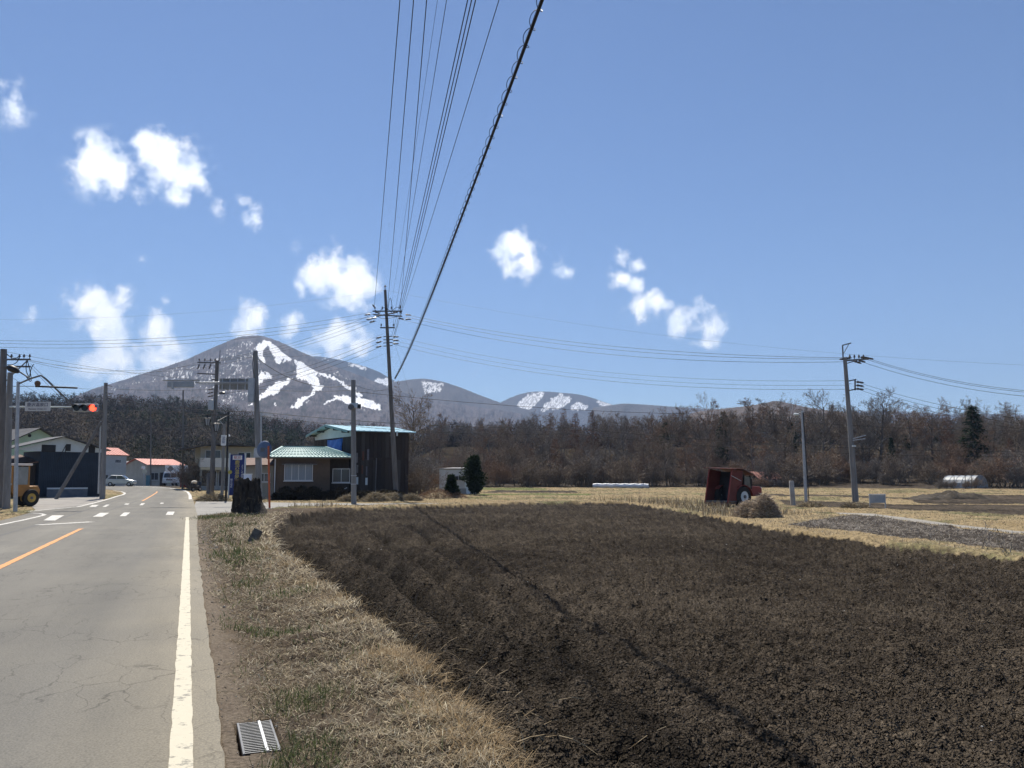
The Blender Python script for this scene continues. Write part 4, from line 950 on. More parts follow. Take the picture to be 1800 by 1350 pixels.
M_ALU = pm('aluminium', (.55, .56, .57), rough=.45, metal=.4)
M_WOODD = pm('weathered_dark_wood', (.03, .024, .021), (.06, .048, .04), 3, .9, .5, 20, stretch=(6, 6, .6))
M_RUSTW = pm('rusty_sheet', (.10, .055, .04), (.16, .10, .075), 2, .8)
M_BROWN = pm('brown_render_wall', (.095, .066, .046), (.125, .09, .065), 1.2, .95, .3, 40)
M_BEIGE = pm('beige_render', (.34, .32, .265), (.41, .39, .33), .8, .9, .2, 30)
M_CREAM = pm('cream_render', (.58, .52, .36), (.64, .58, .42), .8, .9)
M_GREYW = pm('grey_panel_wall', (.38, .40, .40), (.45, .47, .47), .6, .8)
M_WHITEW = pm('white_shed_wall', (.66, .68, .68), (.76, .78, .78), 1.2, .8, .1, 20)
M_NAVY = pm('navy_corrugated_sheet', (.02, .032, .05), (.03, .046, .07), 1.4, .6)
M_PALEG = pm('pale_green_wall', (.36, .50, .38), (.44, .58, .45), 1.0, .85)
M_LIGHTW = pm('pale_gable_board', (.50, .56, .58), (.60, .66, .68), .9, .8)
M_TEAL = pm('teal_roof_sheet', (.17, .33, .32), (.25, .41, .40), 1.2, .42, spec=.5)
M_SKYR = pm('sky_blue_roof_sheet', (.27, .50, .60), (.34, .58, .68), .8, .38, spec=.55)
M_REDR = pm('red_roof_sheet', (.42, .10, .075), (.52, .16, .12), 1.2, .55)
M_DARKR = pm('dark_roof_sheet', (.035, .034, .036), (.07, .068, .07), 1.5, .6)
M_GREYT = pm('grey_roof_tile', (.14, .14, .145), (.22, .22, .225), 2, .7)
M_CONC = pm('concrete', (.30, .29, .27), (.42, .41, .385), 2.2, .9, .3, 30)
M_BLOCK = pm('dark_block_wall', (.05, .048, .046), (.09, .085, .08), 2.5, .95, .5, 15)
M_TARP = pm('blue_tarpaulin', (.008, .085, .36), (.014, .13, .46), 3, .45, .5, 6, spec=.5)
M_BLACK = pm('black_metal', (.018, .018, .02), rough=.5)
M_STEEL = pm('galvanised_steel', (.36, .38, .40), (.46, .48, .50), 5, .5, metal=.35)
M_DSTEEL = pm('dark_steel', (.10, .105, .115), (.16, .165, .175), 5, .55, metal=.3)
M_RUBBER = pm('tyre_rubber', (.018, .018, .018), (.03, .029, .028), 6, .9, .3, 30)
M_WPAINT = pm('white_vehicle_paint', (.62, .64, .66), (.70, .72, .73), 1, .35, spec=.5)

def window(par, c, w, h, t=.05, mat=None, mull=1, name='window', sill=True, yaw0=0.):
    """window on a wall whose outside is local -Y; c = centre on the wall plane"""
    f = MB(); b = .05
    f.box((c[0], c[1] - t / 2, c[2] + h / 2), (w + 2 * b, t, b)); f.box((c[0], c[1] - t / 2, c[2] - h / 2), (w + 2 * b, t, b))
    for s in (-1, 1): f.box((c[0] + s * (w / 2 + b / 2), c[1] - t / 2, c[2]), (b, t * .96, h - b))
    for k in range(mull): f.box((c[0] - w / 2 + w * (k + 1) / (mull + 1), c[1] - t * .45, c[2]), (b * .8, t * .8, h - b))
    o = f.build(name, M_ALU, par)
    for k in range(mull + 1):
        x0 = c[0] - w / 2 + w * k / (mull + 1); g = MB(); g.box((x0 + w / (mull + 1) / 2, c[1] - t * .18, c[2]), (w / (mull + 1) - b * .8, .012, h - b)); g.build('pane', mat or M_GLASS, o)
    if sill:
        s = MB(); s.box((c[0], c[1] - t, c[2] - h / 2 - .06), (w + .2, t * 2.2, .06)); s.build('sill', M_ALU, o)
    return o
def roof_ribs(par, corners, n, r, mat):
    """raised standing seams from eave (c0-c1) to ridge (c3-c2), joined as one part"""
    c = [Vector(p) for p in corners]; m = MB()
    for k in range(n + 1):
        t = k / n; m.bar(c[0].lerp(c[1], t), c[3].lerp(c[2], t), r, r)
    return m.build('roof_seams', mat, par, kind='stuff')

def green_house():
    p = base(479, 61.5); q = base(612, 62.5); ya = frame_of(p, q); L = (q.xy - p.xy).length; D = 6.0
    t = thing('house', 'low brown house with teal sheet roof and curtained window behind the lane', 'house', p, ya)
    xw = L * .745; H = at(540, 803, 62).z - p.z
    w = MB(); w.box((xw / 2, D / 2, H / 2), (xw, D, H)); w.build('wall', M_BROWN, t)
    w = MB(); w.box((xw + (L - xw) / 2, .9 + (D - .9) / 2 - .01, H / 2), (L - xw, D - .9, H)); w.build('porch_wall', M_WOODD, t)
    w = MB(); w.box((xw / 2, -.03, .22), (xw + .02, .06, .44)); w.build('plinth', M_BLOCK, t)
    w = MB(); w.box((xw + (L - xw) / 2 - .05, .55, .35), (L - xw - .2, .6, .7)); w.build('porch_step', M_BLOCK, t)
    # hipped roof
    o = .35; zr = at(525, 786, 64.5).z - p.z; e = [(-.5, -o, H), (L + .45, -o, H), (L + .45, D + o, H), (-.5, D + o, H)]; r0, r1 = (.35, D / 2, zr), (L * .66, D / 2, zr)
    rf = MB(); rf.slab([e[0], e[1], r1, r0], .06); rf.build('roof', M_TEAL, t)
    for q4 in ([e[2], e[3], r0, r1],): m = MB(); m.slab(q4, .06); m.build('roof', M_TEAL, t)
    for a, b, c in ((e[1], e[2], r1), (e[3], e[0], r0)):
        m = MB(); m.add([a, b, c], [(0, 1, 2)]); m.build('roof', M_TEAL, t)
    # seams and battens of the front slope
    m = MB(); E0, E1, R0, R1 = Vector(e[0]), Vector(e[1]), Vector(r0), Vector(r1); n = 24
    up = Vector((0, 0, .025))
    for k in range(n + 1):
        f = k / n; m.bar(E0.lerp(E1, f) + up, R0.lerp(R1, f) + up, .05, .05)
    for k in range(1, 6):
        f = k / 6; m.bar(E0.lerp(R0, f) + up, E1.lerp(R1, f) + up, .04, .04)
    m.build('roof_seams', M_TEAL, t, kind='stuff')
    m = MB(); m.bar(R0 + up, R1 + up, .2, .12); m.bar(E0 + up, R0 + up, .16, .12); m.bar(E1 + up, R1 + up, .16, .12); m.build('ridge_cap', M_TEAL, t)
    m = MB(); m.box((L / 2, -o + .02, H - .12), (L + .95, .06, .1)); m.build('gutter', M_BROWN, t)
    window(t, (xw * .445, 0, (at(530, 830, 61.5).z - p.z)), xw * .48, 1.18, mat=M_CURT, mull=3)
    m = MB(); m.box((xw * .46, -.16, at(530, 816, 61.5).z - p.z), (xw * .62, .34, .05)); m.build('window_canopy', M_DSTEEL, t)
    window(t, (xw + (L - xw) * .6, .9, 1.75), 1.2, 1.0, mat=M_GLASS, mull=1)
    m = MB(); m.tube([(.12, -.1, .1), (.12, -.1, H - .15)], .045, 8); m.build('downpipe', M_ALU, t)
    # low rear wing on the left
    m = MB(); m.box((-1.3, 3.4, 1.25), (2.5, 4.6, 2.5)); m.build('side_wing', M_BEIGE, t)
    m = MB(); m.slab([(-2.9, .7, 2.5), (-.05, .7, 2.55), (-.05, 5.9, 3.2), (-2.9, 5.9, 3.15)], .07); m.build('side_roof', M_RUSTW, t)
    window(t, (-.75, 1.1, 1.6), .8, .6)
    m = MB(); m.bar((xw + .6, .2, .55), (L - .1, .1, .85), .05); m.bar((xw - 1.4, -.3, .42), (xw + .2, -.25, .48), .04); m.build('leaning_pole', M_ALU, t)
green_house()
def shade_hedge():
    """dark low shrubs added in place of the black shade at the wall foot"""
    rr = random.Random(4); k = 0
    for u in np.arange(484, 705, 9.5):
        Y = 60.2 + (u - 480) * .004; b = base(u, Y); k += 1
        o = leafy_copy(b, rr)
def leafy_copy(b, rr):
    global SHADE_HEDGE0
    try: src = SHADE_HEDGE0; o = copy_tree(src)
    except NameError:
        SHADE_HEDGE0 = leafy('shade_hedge_shrub', '', 'shrub', 5, 1.0, 1.1, 1500, tw_tint((.018, .017, .012), (.05, .043, .03)), .15); o = SHADE_HEDGE0  # added shrub, coloured near black to stand for shade along the walls
    o.location = (b.x, b.y, b.z - .05); o.rotation_euler = (0, 0, rr.uniform(0, 6.28)); s = rr.uniform(.7, 1.15); o.scale = (s, s * .7, s * rr.uniform(.6, 1))
    return setp(o, 'low dark shrub added as shade along the foot of house and barn', 'shrub', 'added shade shrubs along house and barn')
shade_hedge()

def barn():
    C = base(618, 64.2); gd = Vector((-.53, .848, 0)); sd = Vector((.848, .53, 0)); yaw = math.atan2(sd.y, sd.x)
    # local x along the long side (to the right), local y along the gable (away to the left)
    t = thing('barn', 'two storey dark timber barn with sky blue roof and blue tarpaulin', 'barn', C, yaw)
    Lx, Ly = 4.7, 9.0; H = at(618, 757, 64.2).z - C.z; zr = H + .62
    w = MB(); w.prism([(0, 0), (Ly, 0), (Ly, H), (Ly / 2, zr - .1), (0, H)], 'x', 0, Lx); w.build('wall', M_WOODD, t)
    # upper white gable boarding, set proud of the left gable
    m = MB(); m.prism([(.35, H - .42), (Ly - .4, H - .42), (Ly - .2, H - .05), (Ly / 2, zr - .14), (.2, H - .05)], 'x', -.05, -.005); m.build('gable_board', M_LIGHTW, t)
    o = .35
    def sl(y0, y1, z0, z1): return [(-o - .25, y0, z0), (Lx + o + .1, y0, z0), (Lx + o + .1, y1, z1), (-o - .25, y1, z1)]
    s = (zr - H) / (Ly / 2); A = sl(-o, Ly / 2, H - s * o + .06, zr + .06)
    m = MB(); m.slab(A, .07); m.build('roof', M_SKYR, t); roof_ribs(t, A, 12, .045, M_SKYR)
    B = [(-o - .25, Ly / 2, zr + .06), (Lx + o + .1, Ly / 2, zr + .06), (Lx + o + .1, Ly + o, H - s * o + .06), (-o - .25, Ly + o, H - s * o + .06)]
    m = MB(); m.slab(B, .07); m.build('roof', M_SKYR, t)
    for y0, y1, z0, z1 in ((-o, Ly / 2, H - s * o - .02, zr - .02), (Ly + o, Ly / 2, H - s * o - .02, zr - .02)):
        m = MB(); m.bar((-o - .26, y0, z0), (-o - .26, y1, z1), .06, .2); m.build('barge_board', M_TEAL, t)
    for k in range(5):
        y = .7 + k * 1.9; zz = H + s * min(y, Ly - y) - .15; m = MB(); m.bar((-o - .3, y, zz), (.02, y, zz), .12, .16); m.build('purlin_end', M_DARKR, t)
    # cladding boards on the gable and the long side (each board a part)
    rr = random.Random(8)
    bm = MB(); bm.box((0, 0, 0), (1, .02, 1)); mesh_src = bm.build('wall_plank', M_WOODD, t)
    first = True
    PLK = [pm('plank_%d' % k, c, tuple(x * 1.5 for x in c), 3, .92, .4, 20, stretch=(6, 6, .6)) for k, c in enumerate(((.033, .027, .024), (.045, .036, .031), (.026, .022, .021), (.052, .046, .043)))]
    srcs = []
    for k in range(4):
        me = mesh_src.data.copy(); me.materials.clear(); me.materials.append(PLK[k]); srcs.append(me)
    bpy.data.objects.remove(mesh_src)
    def plank(x, y, z, w, h, yw):
        ob = bpy.data.objects.new('wall_plank', srcs[rr.randrange(4)]); COL.objects.link(ob); ob.parent = t; ob.location = (x, y, z); ob.rotation_euler = (0, 0, yw); ob.scale = (w, 1, h)
    n = 24
    for k in range(n):
        wd = Ly / n; plank(-.012 - rr.uniform(0, .008), wd * (k + .5), (H - .45) / 2 + .1, wd * .93, H - .55 - rr.uniform(0, .12), R(90))
    n = 14
    for k in range(n):
        wd = Lx / n; plank(wd * (k + .5), -.012 - rr.uniform(0, .008), H * .28 + .1, wd * .93, H * .56 - rr.uniform(0, .1), 0); plank(wd * (k + .5), -.014 - rr.uniform(0, .008), H * .79, wd * .93, H * .38 - rr.uniform(0, .1), 0)
    # things nailed and leaned against the long side
    M_PATCH = [pm('patch_%d' % k, c, tuple(x * 1.3 for x in c), 4, .8) for k, c in enumerate(((.14, .135, .14), (.10, .045, .03), (.12, .12, .14)))]
    for k, (x, z, w_, h_) in enumerate(((.35, 3.1, .12, .75), (.85, 3.25, .16, .7), (1.25, 3.35, .16, .85), (.4, 2.25, .12, .6), (.8, 2.2, .13, .65), (1.15, 2.1, .1, .7), (.4, 1.35, .16, .55), (1.15, 1.3, .18, .55))):
        m = MB(); m.box((x, -.05, z), (w_, .03, h_)); m.build('hung_sheet', M_PATCH[k % 3] if k < 6 else M_LIGHTW, t)
    m = MB(); m.bar((1.85, -.16, .35), (1.95, -.06, 3.1), .07, .05); m.build('leaning_board', M_PATCH[0], t)
    # tarpaulin tied over an opening of the gable
    y0 = 2.1; w_ = 3.4; z0, z1 = H - 1.5, H - .5; nn = 10; vs, fs = [], []
    for j in range(nn + 1):
        for i in range(nn + 1):
            a, b = i / nn, j / nn; bulge = .18 * math.sin(math.pi * a) ** .6 * (.5 + .7 * (1 - b)) + .04 * math.sin(a * 17 + b * 5)
            vs.append((-.07 - bulge, y0 + w_ * a * (1 - .06 * (1 - b)), z0 + (z1 - z0) * b - .06 * math.sin(math.pi * a) * b))
    for j in range(nn):
        for i in range(nn): fs.append((j * 11 + i, j * 11 + i + 1, (j + 1) * 11 + i + 1, (j + 1) * 11 + i))
    m = MB(); m.add(vs, fs); o_ = m.build('tarpaulin', M_TARP, t, smooth=True); o_.modifiers.new('thick', 'SOLIDIFY').thickness = .02
barn()

def box_house(name, label, u0, u1, Y0, Y1, vtop, D, wallm, roofm, kind='gable', vridge=None, over=.35, cat='house', rooft=.08):
    p = base(u0, Y0); q = base(u1, Y1); ya = frame_of(p, q); L = (q.xy - p.xy).length; H = at((u0 + u1) / 2, vtop, (Y0 + Y1) / 2).z - p.z
    t = thing(name, label, cat, (p.x, p.y, p.z - .05), ya)
    w = MB()
    if kind == 'front_gable':
        zr = at((u0 + u1) / 2, vridge, (Y0 + Y1) / 2).z - p.z
        w.prism([(0, 0), (L, 0), (L, H), (L / 2, zr), (0, H)], 'y', 0, D); s = (zr - H) / (L / 2)
        for a, b in ((-over, L / 2), (L + over, L / 2)):
            z0 = H - s * over + .05; m = MB(); m.slab([(a, -over, z0), (b, -over, zr + .05), (b, D + over, zr + .05), (a, D + over, z0)] if a < b else [(b, -over, zr + .05), (a, -over, z0), (a, D + over, z0), (b, D + over, zr + .05)], rooft); m.build('roof', roofm, t)
    elif kind == 'gable':
        zr = at((u0 + u1) / 2, vridge, (Y0 + Y1) / 2 + D / 2).z - p.z
        w.prism([(0, 0), (D, 0), (D, H), (D / 2, zr - .05), (0, H)], 'x', 0, L); s = (zr - H) / (D / 2); z0 = H - s * over + .05
        A = [(-over, -over, z0), (L + over, -over, z0), (L + over, D / 2, zr + .05), (-over, D / 2, zr + .05)]
        m = MB(); m.slab(A, rooft); m.build('roof', roofm, t); roof_ribs(t, A, max(6, int(L / .45)), .05, roofm)
        m = MB(); m.slab([(-over, D / 2, zr + .05), (L + over, D / 2, zr + .05), (L + over, D + over, z0), (-over, D + over, z0)], rooft); m.build('roof', roofm, t)
    else:
        w.box((L / 2, D / 2, H / 2), (L, D, H)); zr = at((u0 + u1) / 2, vridge or vtop, (Y0 + Y1) / 2).z - p.z
        m = MB(); m.slab([(-over, -over, H + .03), (L + over, -over, H + .03), (L + over, D + over, zr + .1), (-over, D + over, zr + .1)], rooft); m.build('roof', roofm, t)
    w.build('wall', wallm, t)
    return t, L, H
# left: navy warehouse with pale gable
def warehouse():
    p = base(66, 64.8); q = base(178, 68.2); ya = frame_of(p, q); L = (q.xy - p.xy).length
    t = thing('warehouse', 'dark navy sheet metal warehouse with pale gable at the left of the road', 'warehouse', (p.x, p.y, p.z - .05), ya)
    He = at(120, 789, 66.5).z - p.z; Hb = at(120, 793, 66.5).z - p.z; zr = at(105, 766, 66.5).z - p.z; xr = L * .34; D = 4
    w = MB(); w.box((L / 2, D / 2, Hb / 2), (L, D, Hb)); w.build('wall', M_NAVY, t)
    m = MB()
    for k in range(36): m.box((L * (k + .5) / 36, -.02, Hb / 2), (L / 72, .04, Hb - .02))
    m.build('corrugation', M_NAVY, t, kind='stuff')
    m = MB(); m.prism([(-.9, Hb - .02), (L - .05, Hb - .02), (L - .05, He + .02), (xr, zr - .08), (-1.6, Hb + .12)], 'y', -.06, .0); m.build('gable_board', M_LIGHTW, t)
    for k, (x, wd) in enumerate(((.55, 1.0), (L * .42, .35), (L - .95, .5))):
        m = MB(); m.box((x, -.075, Hb + .22 + .1 * (k == 1)), (wd, .03, .55)); m.build('gable_opening', M_BLACK, t)
    z0 = Hb + .1
    m = MB(); m.slab([(-2.6, -.5, z0 - .05), (xr, -.5, zr), (xr, D, zr), (-2.6, D, z0 - .05)], .07); m.build('roof', M_DARKR, t)
    m = MB(); m.slab([(xr, -.5, zr), (L + .4, -.5, He), (L + .4, D, He), (xr, D, zr)], .07); m.build('roof', M_DARKR, t)
    m = MB(); m.tube([(L * .36, -.3, Hb - .2), (L * .36, -.35, Hb + .5), (L * .22, -.6, Hb - .9)], .03, 6); m.build('stay_bar', M_BLACK, t)
    # lean-to with old brown sheets on its left
    m = MB(); m.box((-1.4, 2.5, Hb * .35), (2.6, 4, Hb * .7)); m.build('lean_to', M_WOODD, t)
    m = MB(); m.slab([(-2.9, .2, Hb * .62), (-.05, .1, Hb * .78), (-.05, 4.6, Hb * .95), (-2.9, 4.6, Hb * .8)], .09); m.build('lean_to_roof', M_RUSTW, t)
    m = MB(); m.box((L * .38, -1.0, .72), (L * .62, .16, .12)); m.build('rail', M_LIGHTW, t); 
    m = MB(); m.box((L * .38, -1.0, .36), (L * .62, .12, .6)); m.build('low_wall', pm('dull_blue_board', (.10, .12, .15), (.16, .17, .19), 2, .8), t)
warehouse()
t, L, H = box_house('shed', 'light green gabled shed showing behind the navy warehouse', 4, 112, 79, 84, 779, 5, M_PALEG, M_DARKR, 'front_gable', 752, .5, 'shed')
m = MB(); m.cyl((L * .37, -.05, H + .75), (L * .37, .02, H + .75), .16, n=12); m.build('vent', M_BLACK, t)
t, L, H = box_house('house', 'tall narrow grey house with bright red roof beyond the warehouse', 172, 220, 116, 120.5, 798, 4, M_GREYW, M_REDR, 'gable', 787, .25)
window(t, (L * .68, 0, H - .95), .95, .45, mull=3)
window(t, (L * .25, 0, 1.2), .9, .9)
t, L, H = box_house('house', 'small old house with grey tiled roof at the bend', 231, 262, 142, 146, 819, 4, M_BEIGE, M_GREYT, 'gable', 811, .4)
window(t, (L * .3, 0, 1.4), 1.2, 1.0, mull=1); m = MB(); m.box((L * .75, -.04, 1.05), (.9, .08, 2.1)); m.build('door', M_WOODD, t)
t, L, H = box_house('house', 'single storey house with pinkish red roof behind the parked truck', 258, 318, 131, 136, 816, 6, pm('dim_cream_wall', (.36, .34, .29), (.44, .42, .37), 1, .9), M_REDR, 'gable', 807, .4)
for x in (.2, .72): window(t, (L * x, 0, 1.5), 1.3, 1.1, mull=1)
m = MB(); m.box((L * .45, -.04, 1.05), (1.0, .08, 2.1)); m.build('door', M_WOODD, t)
def beige_house():
    p = base(352, 90); q = base(452, 92.5); ya = frame_of(p, q); L = (q.xy - p.xy).length
    t = thing('house', 'two storey beige house with balcony and dark flat roof', 'house', (p.x, p.y, p.z - .05), ya)
    H = at(400, 783, 91).z - p.z; hb = at(375, 818, 91).z - p.z
    w = MB(); w.box((L / 2, 5, H / 2), (L, 7, H)); w.build('wall', M_BEIGE, t)
    w = MB(); w.box((1.4, .95, hb - .3), (2.8, 1.2, .25)); w.build('balcony_floor', M_CREAM, t)
    w = MB(); w.box((1.4, .33, hb + .35), (2.9, .1, 1.0)); w.box((-.02, .9, hb + .35), (.1, 1.1, 1.0)); w.build('balcony_parapet', pm('pale_parapet', (.62, .6, .54), (.7, .68, .62), 1, .9), t)
    w = MB(); w.box((.05, .42, hb / 2 - .2), (.14, .14, hb - .4)); w.build('balcony_post', M_BEIGE, t)
    w = MB(); w.slab([(-2.2, .6, H - .35), (1.2, .1, H + .28), (1.2, 9, H + .3), (-2.2, 9, H - .3)], .14); w.build('roof', M_DARKR, t)
    w = MB(); w.slab([(1.2, .1, H + .28), (L + .4, .1, H + .1), (L + .4, 9, H + .12), (1.2, 9, H + .3)], .14); w.build('roof', M_DARKR, t)
    window(t, (.9, 1.5, 1.25), 1.6, 1.7, mull=1, sill=False); window(t, (2.6, 1.5, 1.25), 1.2, 1.7, mull=1, sill=False); window(t, (1.3, 1.5, hb + 1.1), 1.5, 1.2, mull=1, sill=False); window(t, (4.6, 1.5, hb + 1.0), 1.3, 1.0, mull=1)
    w = MB(); w.box((1.2, .25, .25), (2.6, .12, .5)); w.build('garden_wall', M_CONC, t)
    # low annex toward the crossroads with rusty eave
    w = MB(); w.box((L + 1.6, 2.2, 1.3), (3.6, 4, 2.6)); w.build('annex_wall', M_BEIGE, t)
    w = MB(); w.slab([(L - .4, -.3, 2.55), (L + 3.7, -.3, 2.5), (L + 3.7, 4.5, 3.3), (L - .4, 4.5, 3.35)], .1); w.build('annex_roof', M_TEAL, t)
    window(t, (L + 1.4, .2, 1.4), 1.3, 1.0, mull=1)
beige_house()
t, L, H = box_house('shed', 'small white shed with little dark window among shrubs', 772, 817, 77, 76, 823, 2.6, M_WHITEW, M_GREYT, 'flat', 822, .08, 'shed')
window(t, (L * .76, 0, H - .85), .72, .38, mull=1, sill=False); m = MB(); m.box((L * .9 - .05, -.03, .28), (L * .35, .05, .55)); m.build('lower_panel', M_GREYW, t)
t, L, H = box_house('shed', 'low shed with faded red roof at the foot of the wood', 1337, 1376, 111, 112, 840.5, 4, M_WOODD, pm('faded_red_roof', (.40, .17, .13), (.50, .24, .19), 1.2, .7), 'gable', 829, .25, 'shed')
window(t, (L * .5, 0, H * .5), .8, .5)
def greenhouse():
    p = base(1657, 100); q = base(1712, 97); ya = frame_of(p, q); L = (q.xy - p.xy).length; h = at(1685, 836, 99).z - p.z; w = 3.2
    t = thing('greenhouse', 'small arched plastic greenhouse shining at the foot of the wood', 'greenhouse', p, ya); n = 10
    vs, fs = [], []
    for x in (0, L):
        for k in range(n + 1):
            a = math.pi * k / n; vs.append((x, w / 2 - w / 2 * math.cos(a), h * math.sin(a) ** .75))
    for k in range(n): fs.append((k, k + 1, n + 2 + k, n + 1 + k))
    fs += [tuple(range(n + 1)), tuple(range(2 * n + 1, n, -1))]
    m = MB(); m.add(vs, fs); m.build('film_cover', pm('greenhouse_film', (.26, .28, .29), (.34, .36, .37), 2, .5, spec=.3), t)
    for k in range(6):
        x = L * k / 5; m = MB(); m.tube([(x, w / 2 - (w / 2 + .02) * math.cos(math.pi * j / n), (h + .02) * math.sin(math.pi * j / n) ** .75) for j in range(n + 1)], .035, 5); m.build('hoop', M_STEEL, t)
greenhouse()
p = base(1043, 107); q = base(1140, 104); tp = MB(); n = 12
M_FILM = pm('white_mulch_film', (.66, .67, .68), (.78, .79, .8), 1.5, .5)
for k in range(n):
    a = p.lerp(q, k / n); b = p.lerp(q, (k + 1) / n); dz = .06 * (k % 2)
    tp.tube([(a.x, a.y, a.z + .2 + dz), (b.x, b.y, b.z + .2 + .06 - dz)], [.28, .28], 8, caps=False)
o = tp.build('crop_tunnel', M_FILM, None, smooth=True, origin=p); setp(o, 'long low white plastic crop tunnel before the wood', 'crop tunnel')

# ================================================================== poles
M_POLE = pm('grey_concrete_pole', (.17, .168, .165), (.26, .256, .25), 3, .9, .2, 30, stretch=(2, 2, .25))
M_POLED = pm('dark_concrete_pole', (.11, .105, .10), (.18, .172, .165), 3, .9, .2, 30, stretch=(2, 2, .25))
M_INS = pm('dark_insulator', (.05, .045, .045), (.09, .085, .085), 9, .35, spec=.5)
M_WIRE = pm('black_cable', (.013, .013, .014), rough=.6)
M_WIRE2 = pm('grey_wire', (.09, .095, .105), rough=.5, metal=.3)
def pole(name, label, ub, Y, ut, vt, r0, r1, mat, cat='utility pole', vb=None, steps=True):
    """a leaning pole from ground column ub to photo point (ut, vt), both at depth Y; returns thing, base, top"""
    b = base(ub, Y) if vb is None else G(ub, vb); T = at(ut, vt, b.y)
    t = thing(name, label, cat, b)
    m = MB(); top = T - b; pts = [top * f + Vector((0, 0, -.15 * (1 - f))) for f in (0, .33, .66, 1)]
    m.tube(pts, [r0 + (r1 - r0) * f for f in (0, .33, .66, 1)], 14); m.build('shaft', mat, t, smooth=True)
    if steps:
        for k in range(8):
            f = .3 + k * .075; c = top * f; s = 1 if k % 2 else -1; r = r0 + (r1 - r0) * f; q = MB(); q.cyl((c.x + s * r * .8, c.y, c.z), (c.x + s * (r + .13), c.y, c.z), .012, n=5); q.build('step_bolt', M_DSTEEL, t)
    return t, b, T
def arm(t, b, p, q, w=.075, h=.09, name='crossarm', mat=None):
    m = MB(); m.bar(Vector(p) - b, Vector(q) - b, w, h); return m.build(name, mat or M_DSTEEL, t)
def insul(t, b, p, kind='pin', d=None):
    p = Vector(p) - b; m = MB()
    if kind == 'pin':
        m.tube([p, p + Vector((0, 0, .1)), p + Vector((0, 0, .11)), p + Vector((0, 0, .18)), p + Vector((0, 0, .2)), p + Vector((0, 0, .26))], [.02, .02, .055, .06, .04, .035], 8)
    else:
        d = Vector(d).normalized(); pts = [p + d * f for f in (0, .08, .09, .2, .21, .3, .31, .42, .5)]; m.tube(pts, [.02, .02, .065, .06, .035, .06, .055, .05, .015], 7)
    return m.build('insulator', M_INS, t, smooth=True)
def wire(name, label, P, r=.009, group=None, cat='wire', n=26, mat=None):
    """three points: ends and middle of the hanging wire"""
    a, c, b = [Vector(p) for p in P]; k = c * 2 - (a + b) / 2
    pts = [a * (1 - t) ** 2 + k * 2 * t * (1 - t) + b * t * t for t in [i / n for i in range(n + 1)]]
    m = MB(); m.tube(pts, r, 5, caps=False); o = m.build(name, mat or M_WIRE, None, smooth=True, origin=a); return setp(o, label, cat, group)

# ---- the big pole at the crossing
YM = 61.5
tm, bm_, Tm = pole('utility_pole', 'tall leaning utility pole carrying many wires right of the dark barn', 697, YM, 677, 510, .2, .10, M_POLED)
m = MB(); c = Tm - bm_; m.cyl(c, c + Vector((-.02, 0, .25)), .05, .03, 8); m.ball(c + Vector((0, 0, .3)), .09); m.build('pole_cap', M_STEEL, tm)
def mp(u, v, dy=0.): return at(u, v, YM + dy)
arm(tm, bm_, mp(655, 547, -.5), mp(707, 547, .3)); arm(tm, bm_, mp(656, 553, .35), mp(707, 556, 1.1)); arm(tm, bm_, mp(668, 576), mp(694, 576))
arm(tm, bm_, mp(662, 556, -1.2), mp(698, 549, 1.4))
for k in range(4): arm(tm, bm_, mp(674, 592 + 5.5 * k), mp(690, 591 + 5.5 * k), .05, .06, 'bracket')
for u, v, d in ((652, 552, (-1, -.3, -.25)), (655, 560, (-1, -.4, -.2)), (663, 558, (-1, -.5, -.3)), (668, 551, (-.8, -1, .1)), (660, 564, (-1, .2, -.2)), (712, 553, (1, -.3, -.15)), (712, 561, (1, -.3, -.1)), (700, 559, (1, -.4, -.3)), (692, 549, (.3, -1, .1)), (704, 541, (.1, -1, .15)), (658, 540, (-.1, -1, .2)), (680, 545, (0, -1, .2))):
    insul(tm, bm_, mp(u, v), 'strain', d)
for u, v in ((659, 545), (672, 545), (688, 545), (703, 545), (670, 575), (692, 575), (704, 553), (660, 551)): insul(tm, bm_, mp(u, v))
for k in range(3):
    insul(tm, bm_, mp(672, 592 + 8 * k), 'strain', (-1, -.1, -.25)); insul(tm, bm_, mp(690, 592 + 6 * k), 'strain', (1, -.2, -.05))
for p0, p1, p2 in (((682, 545), (686, 524), (690, 545)), ((664, 556), (676, 560), (700, 556)), ((668, 550), (676, 541), (692, 553)), ((688, 548), (700, 540), (706, 552))):
    m = MB(); A, C, B = [mp(*q, -.2) - bm_ for q in (p0, p1, p2)]; K = C * 2 - (A + B) / 2; m.tube([A * (1 - t) ** 2 + K * 2 * t * (1 - t) + B * t * t for t in [i / 10 for i in range(11)]], .018, 5); m.build('jumper_wire', M_WIRE, tm)
m = MB(); m.box(at(698, 762, YM - .25) - bm_, (.1, .04, .35)); m.build('number_plate', M_LIGHTW, tm)
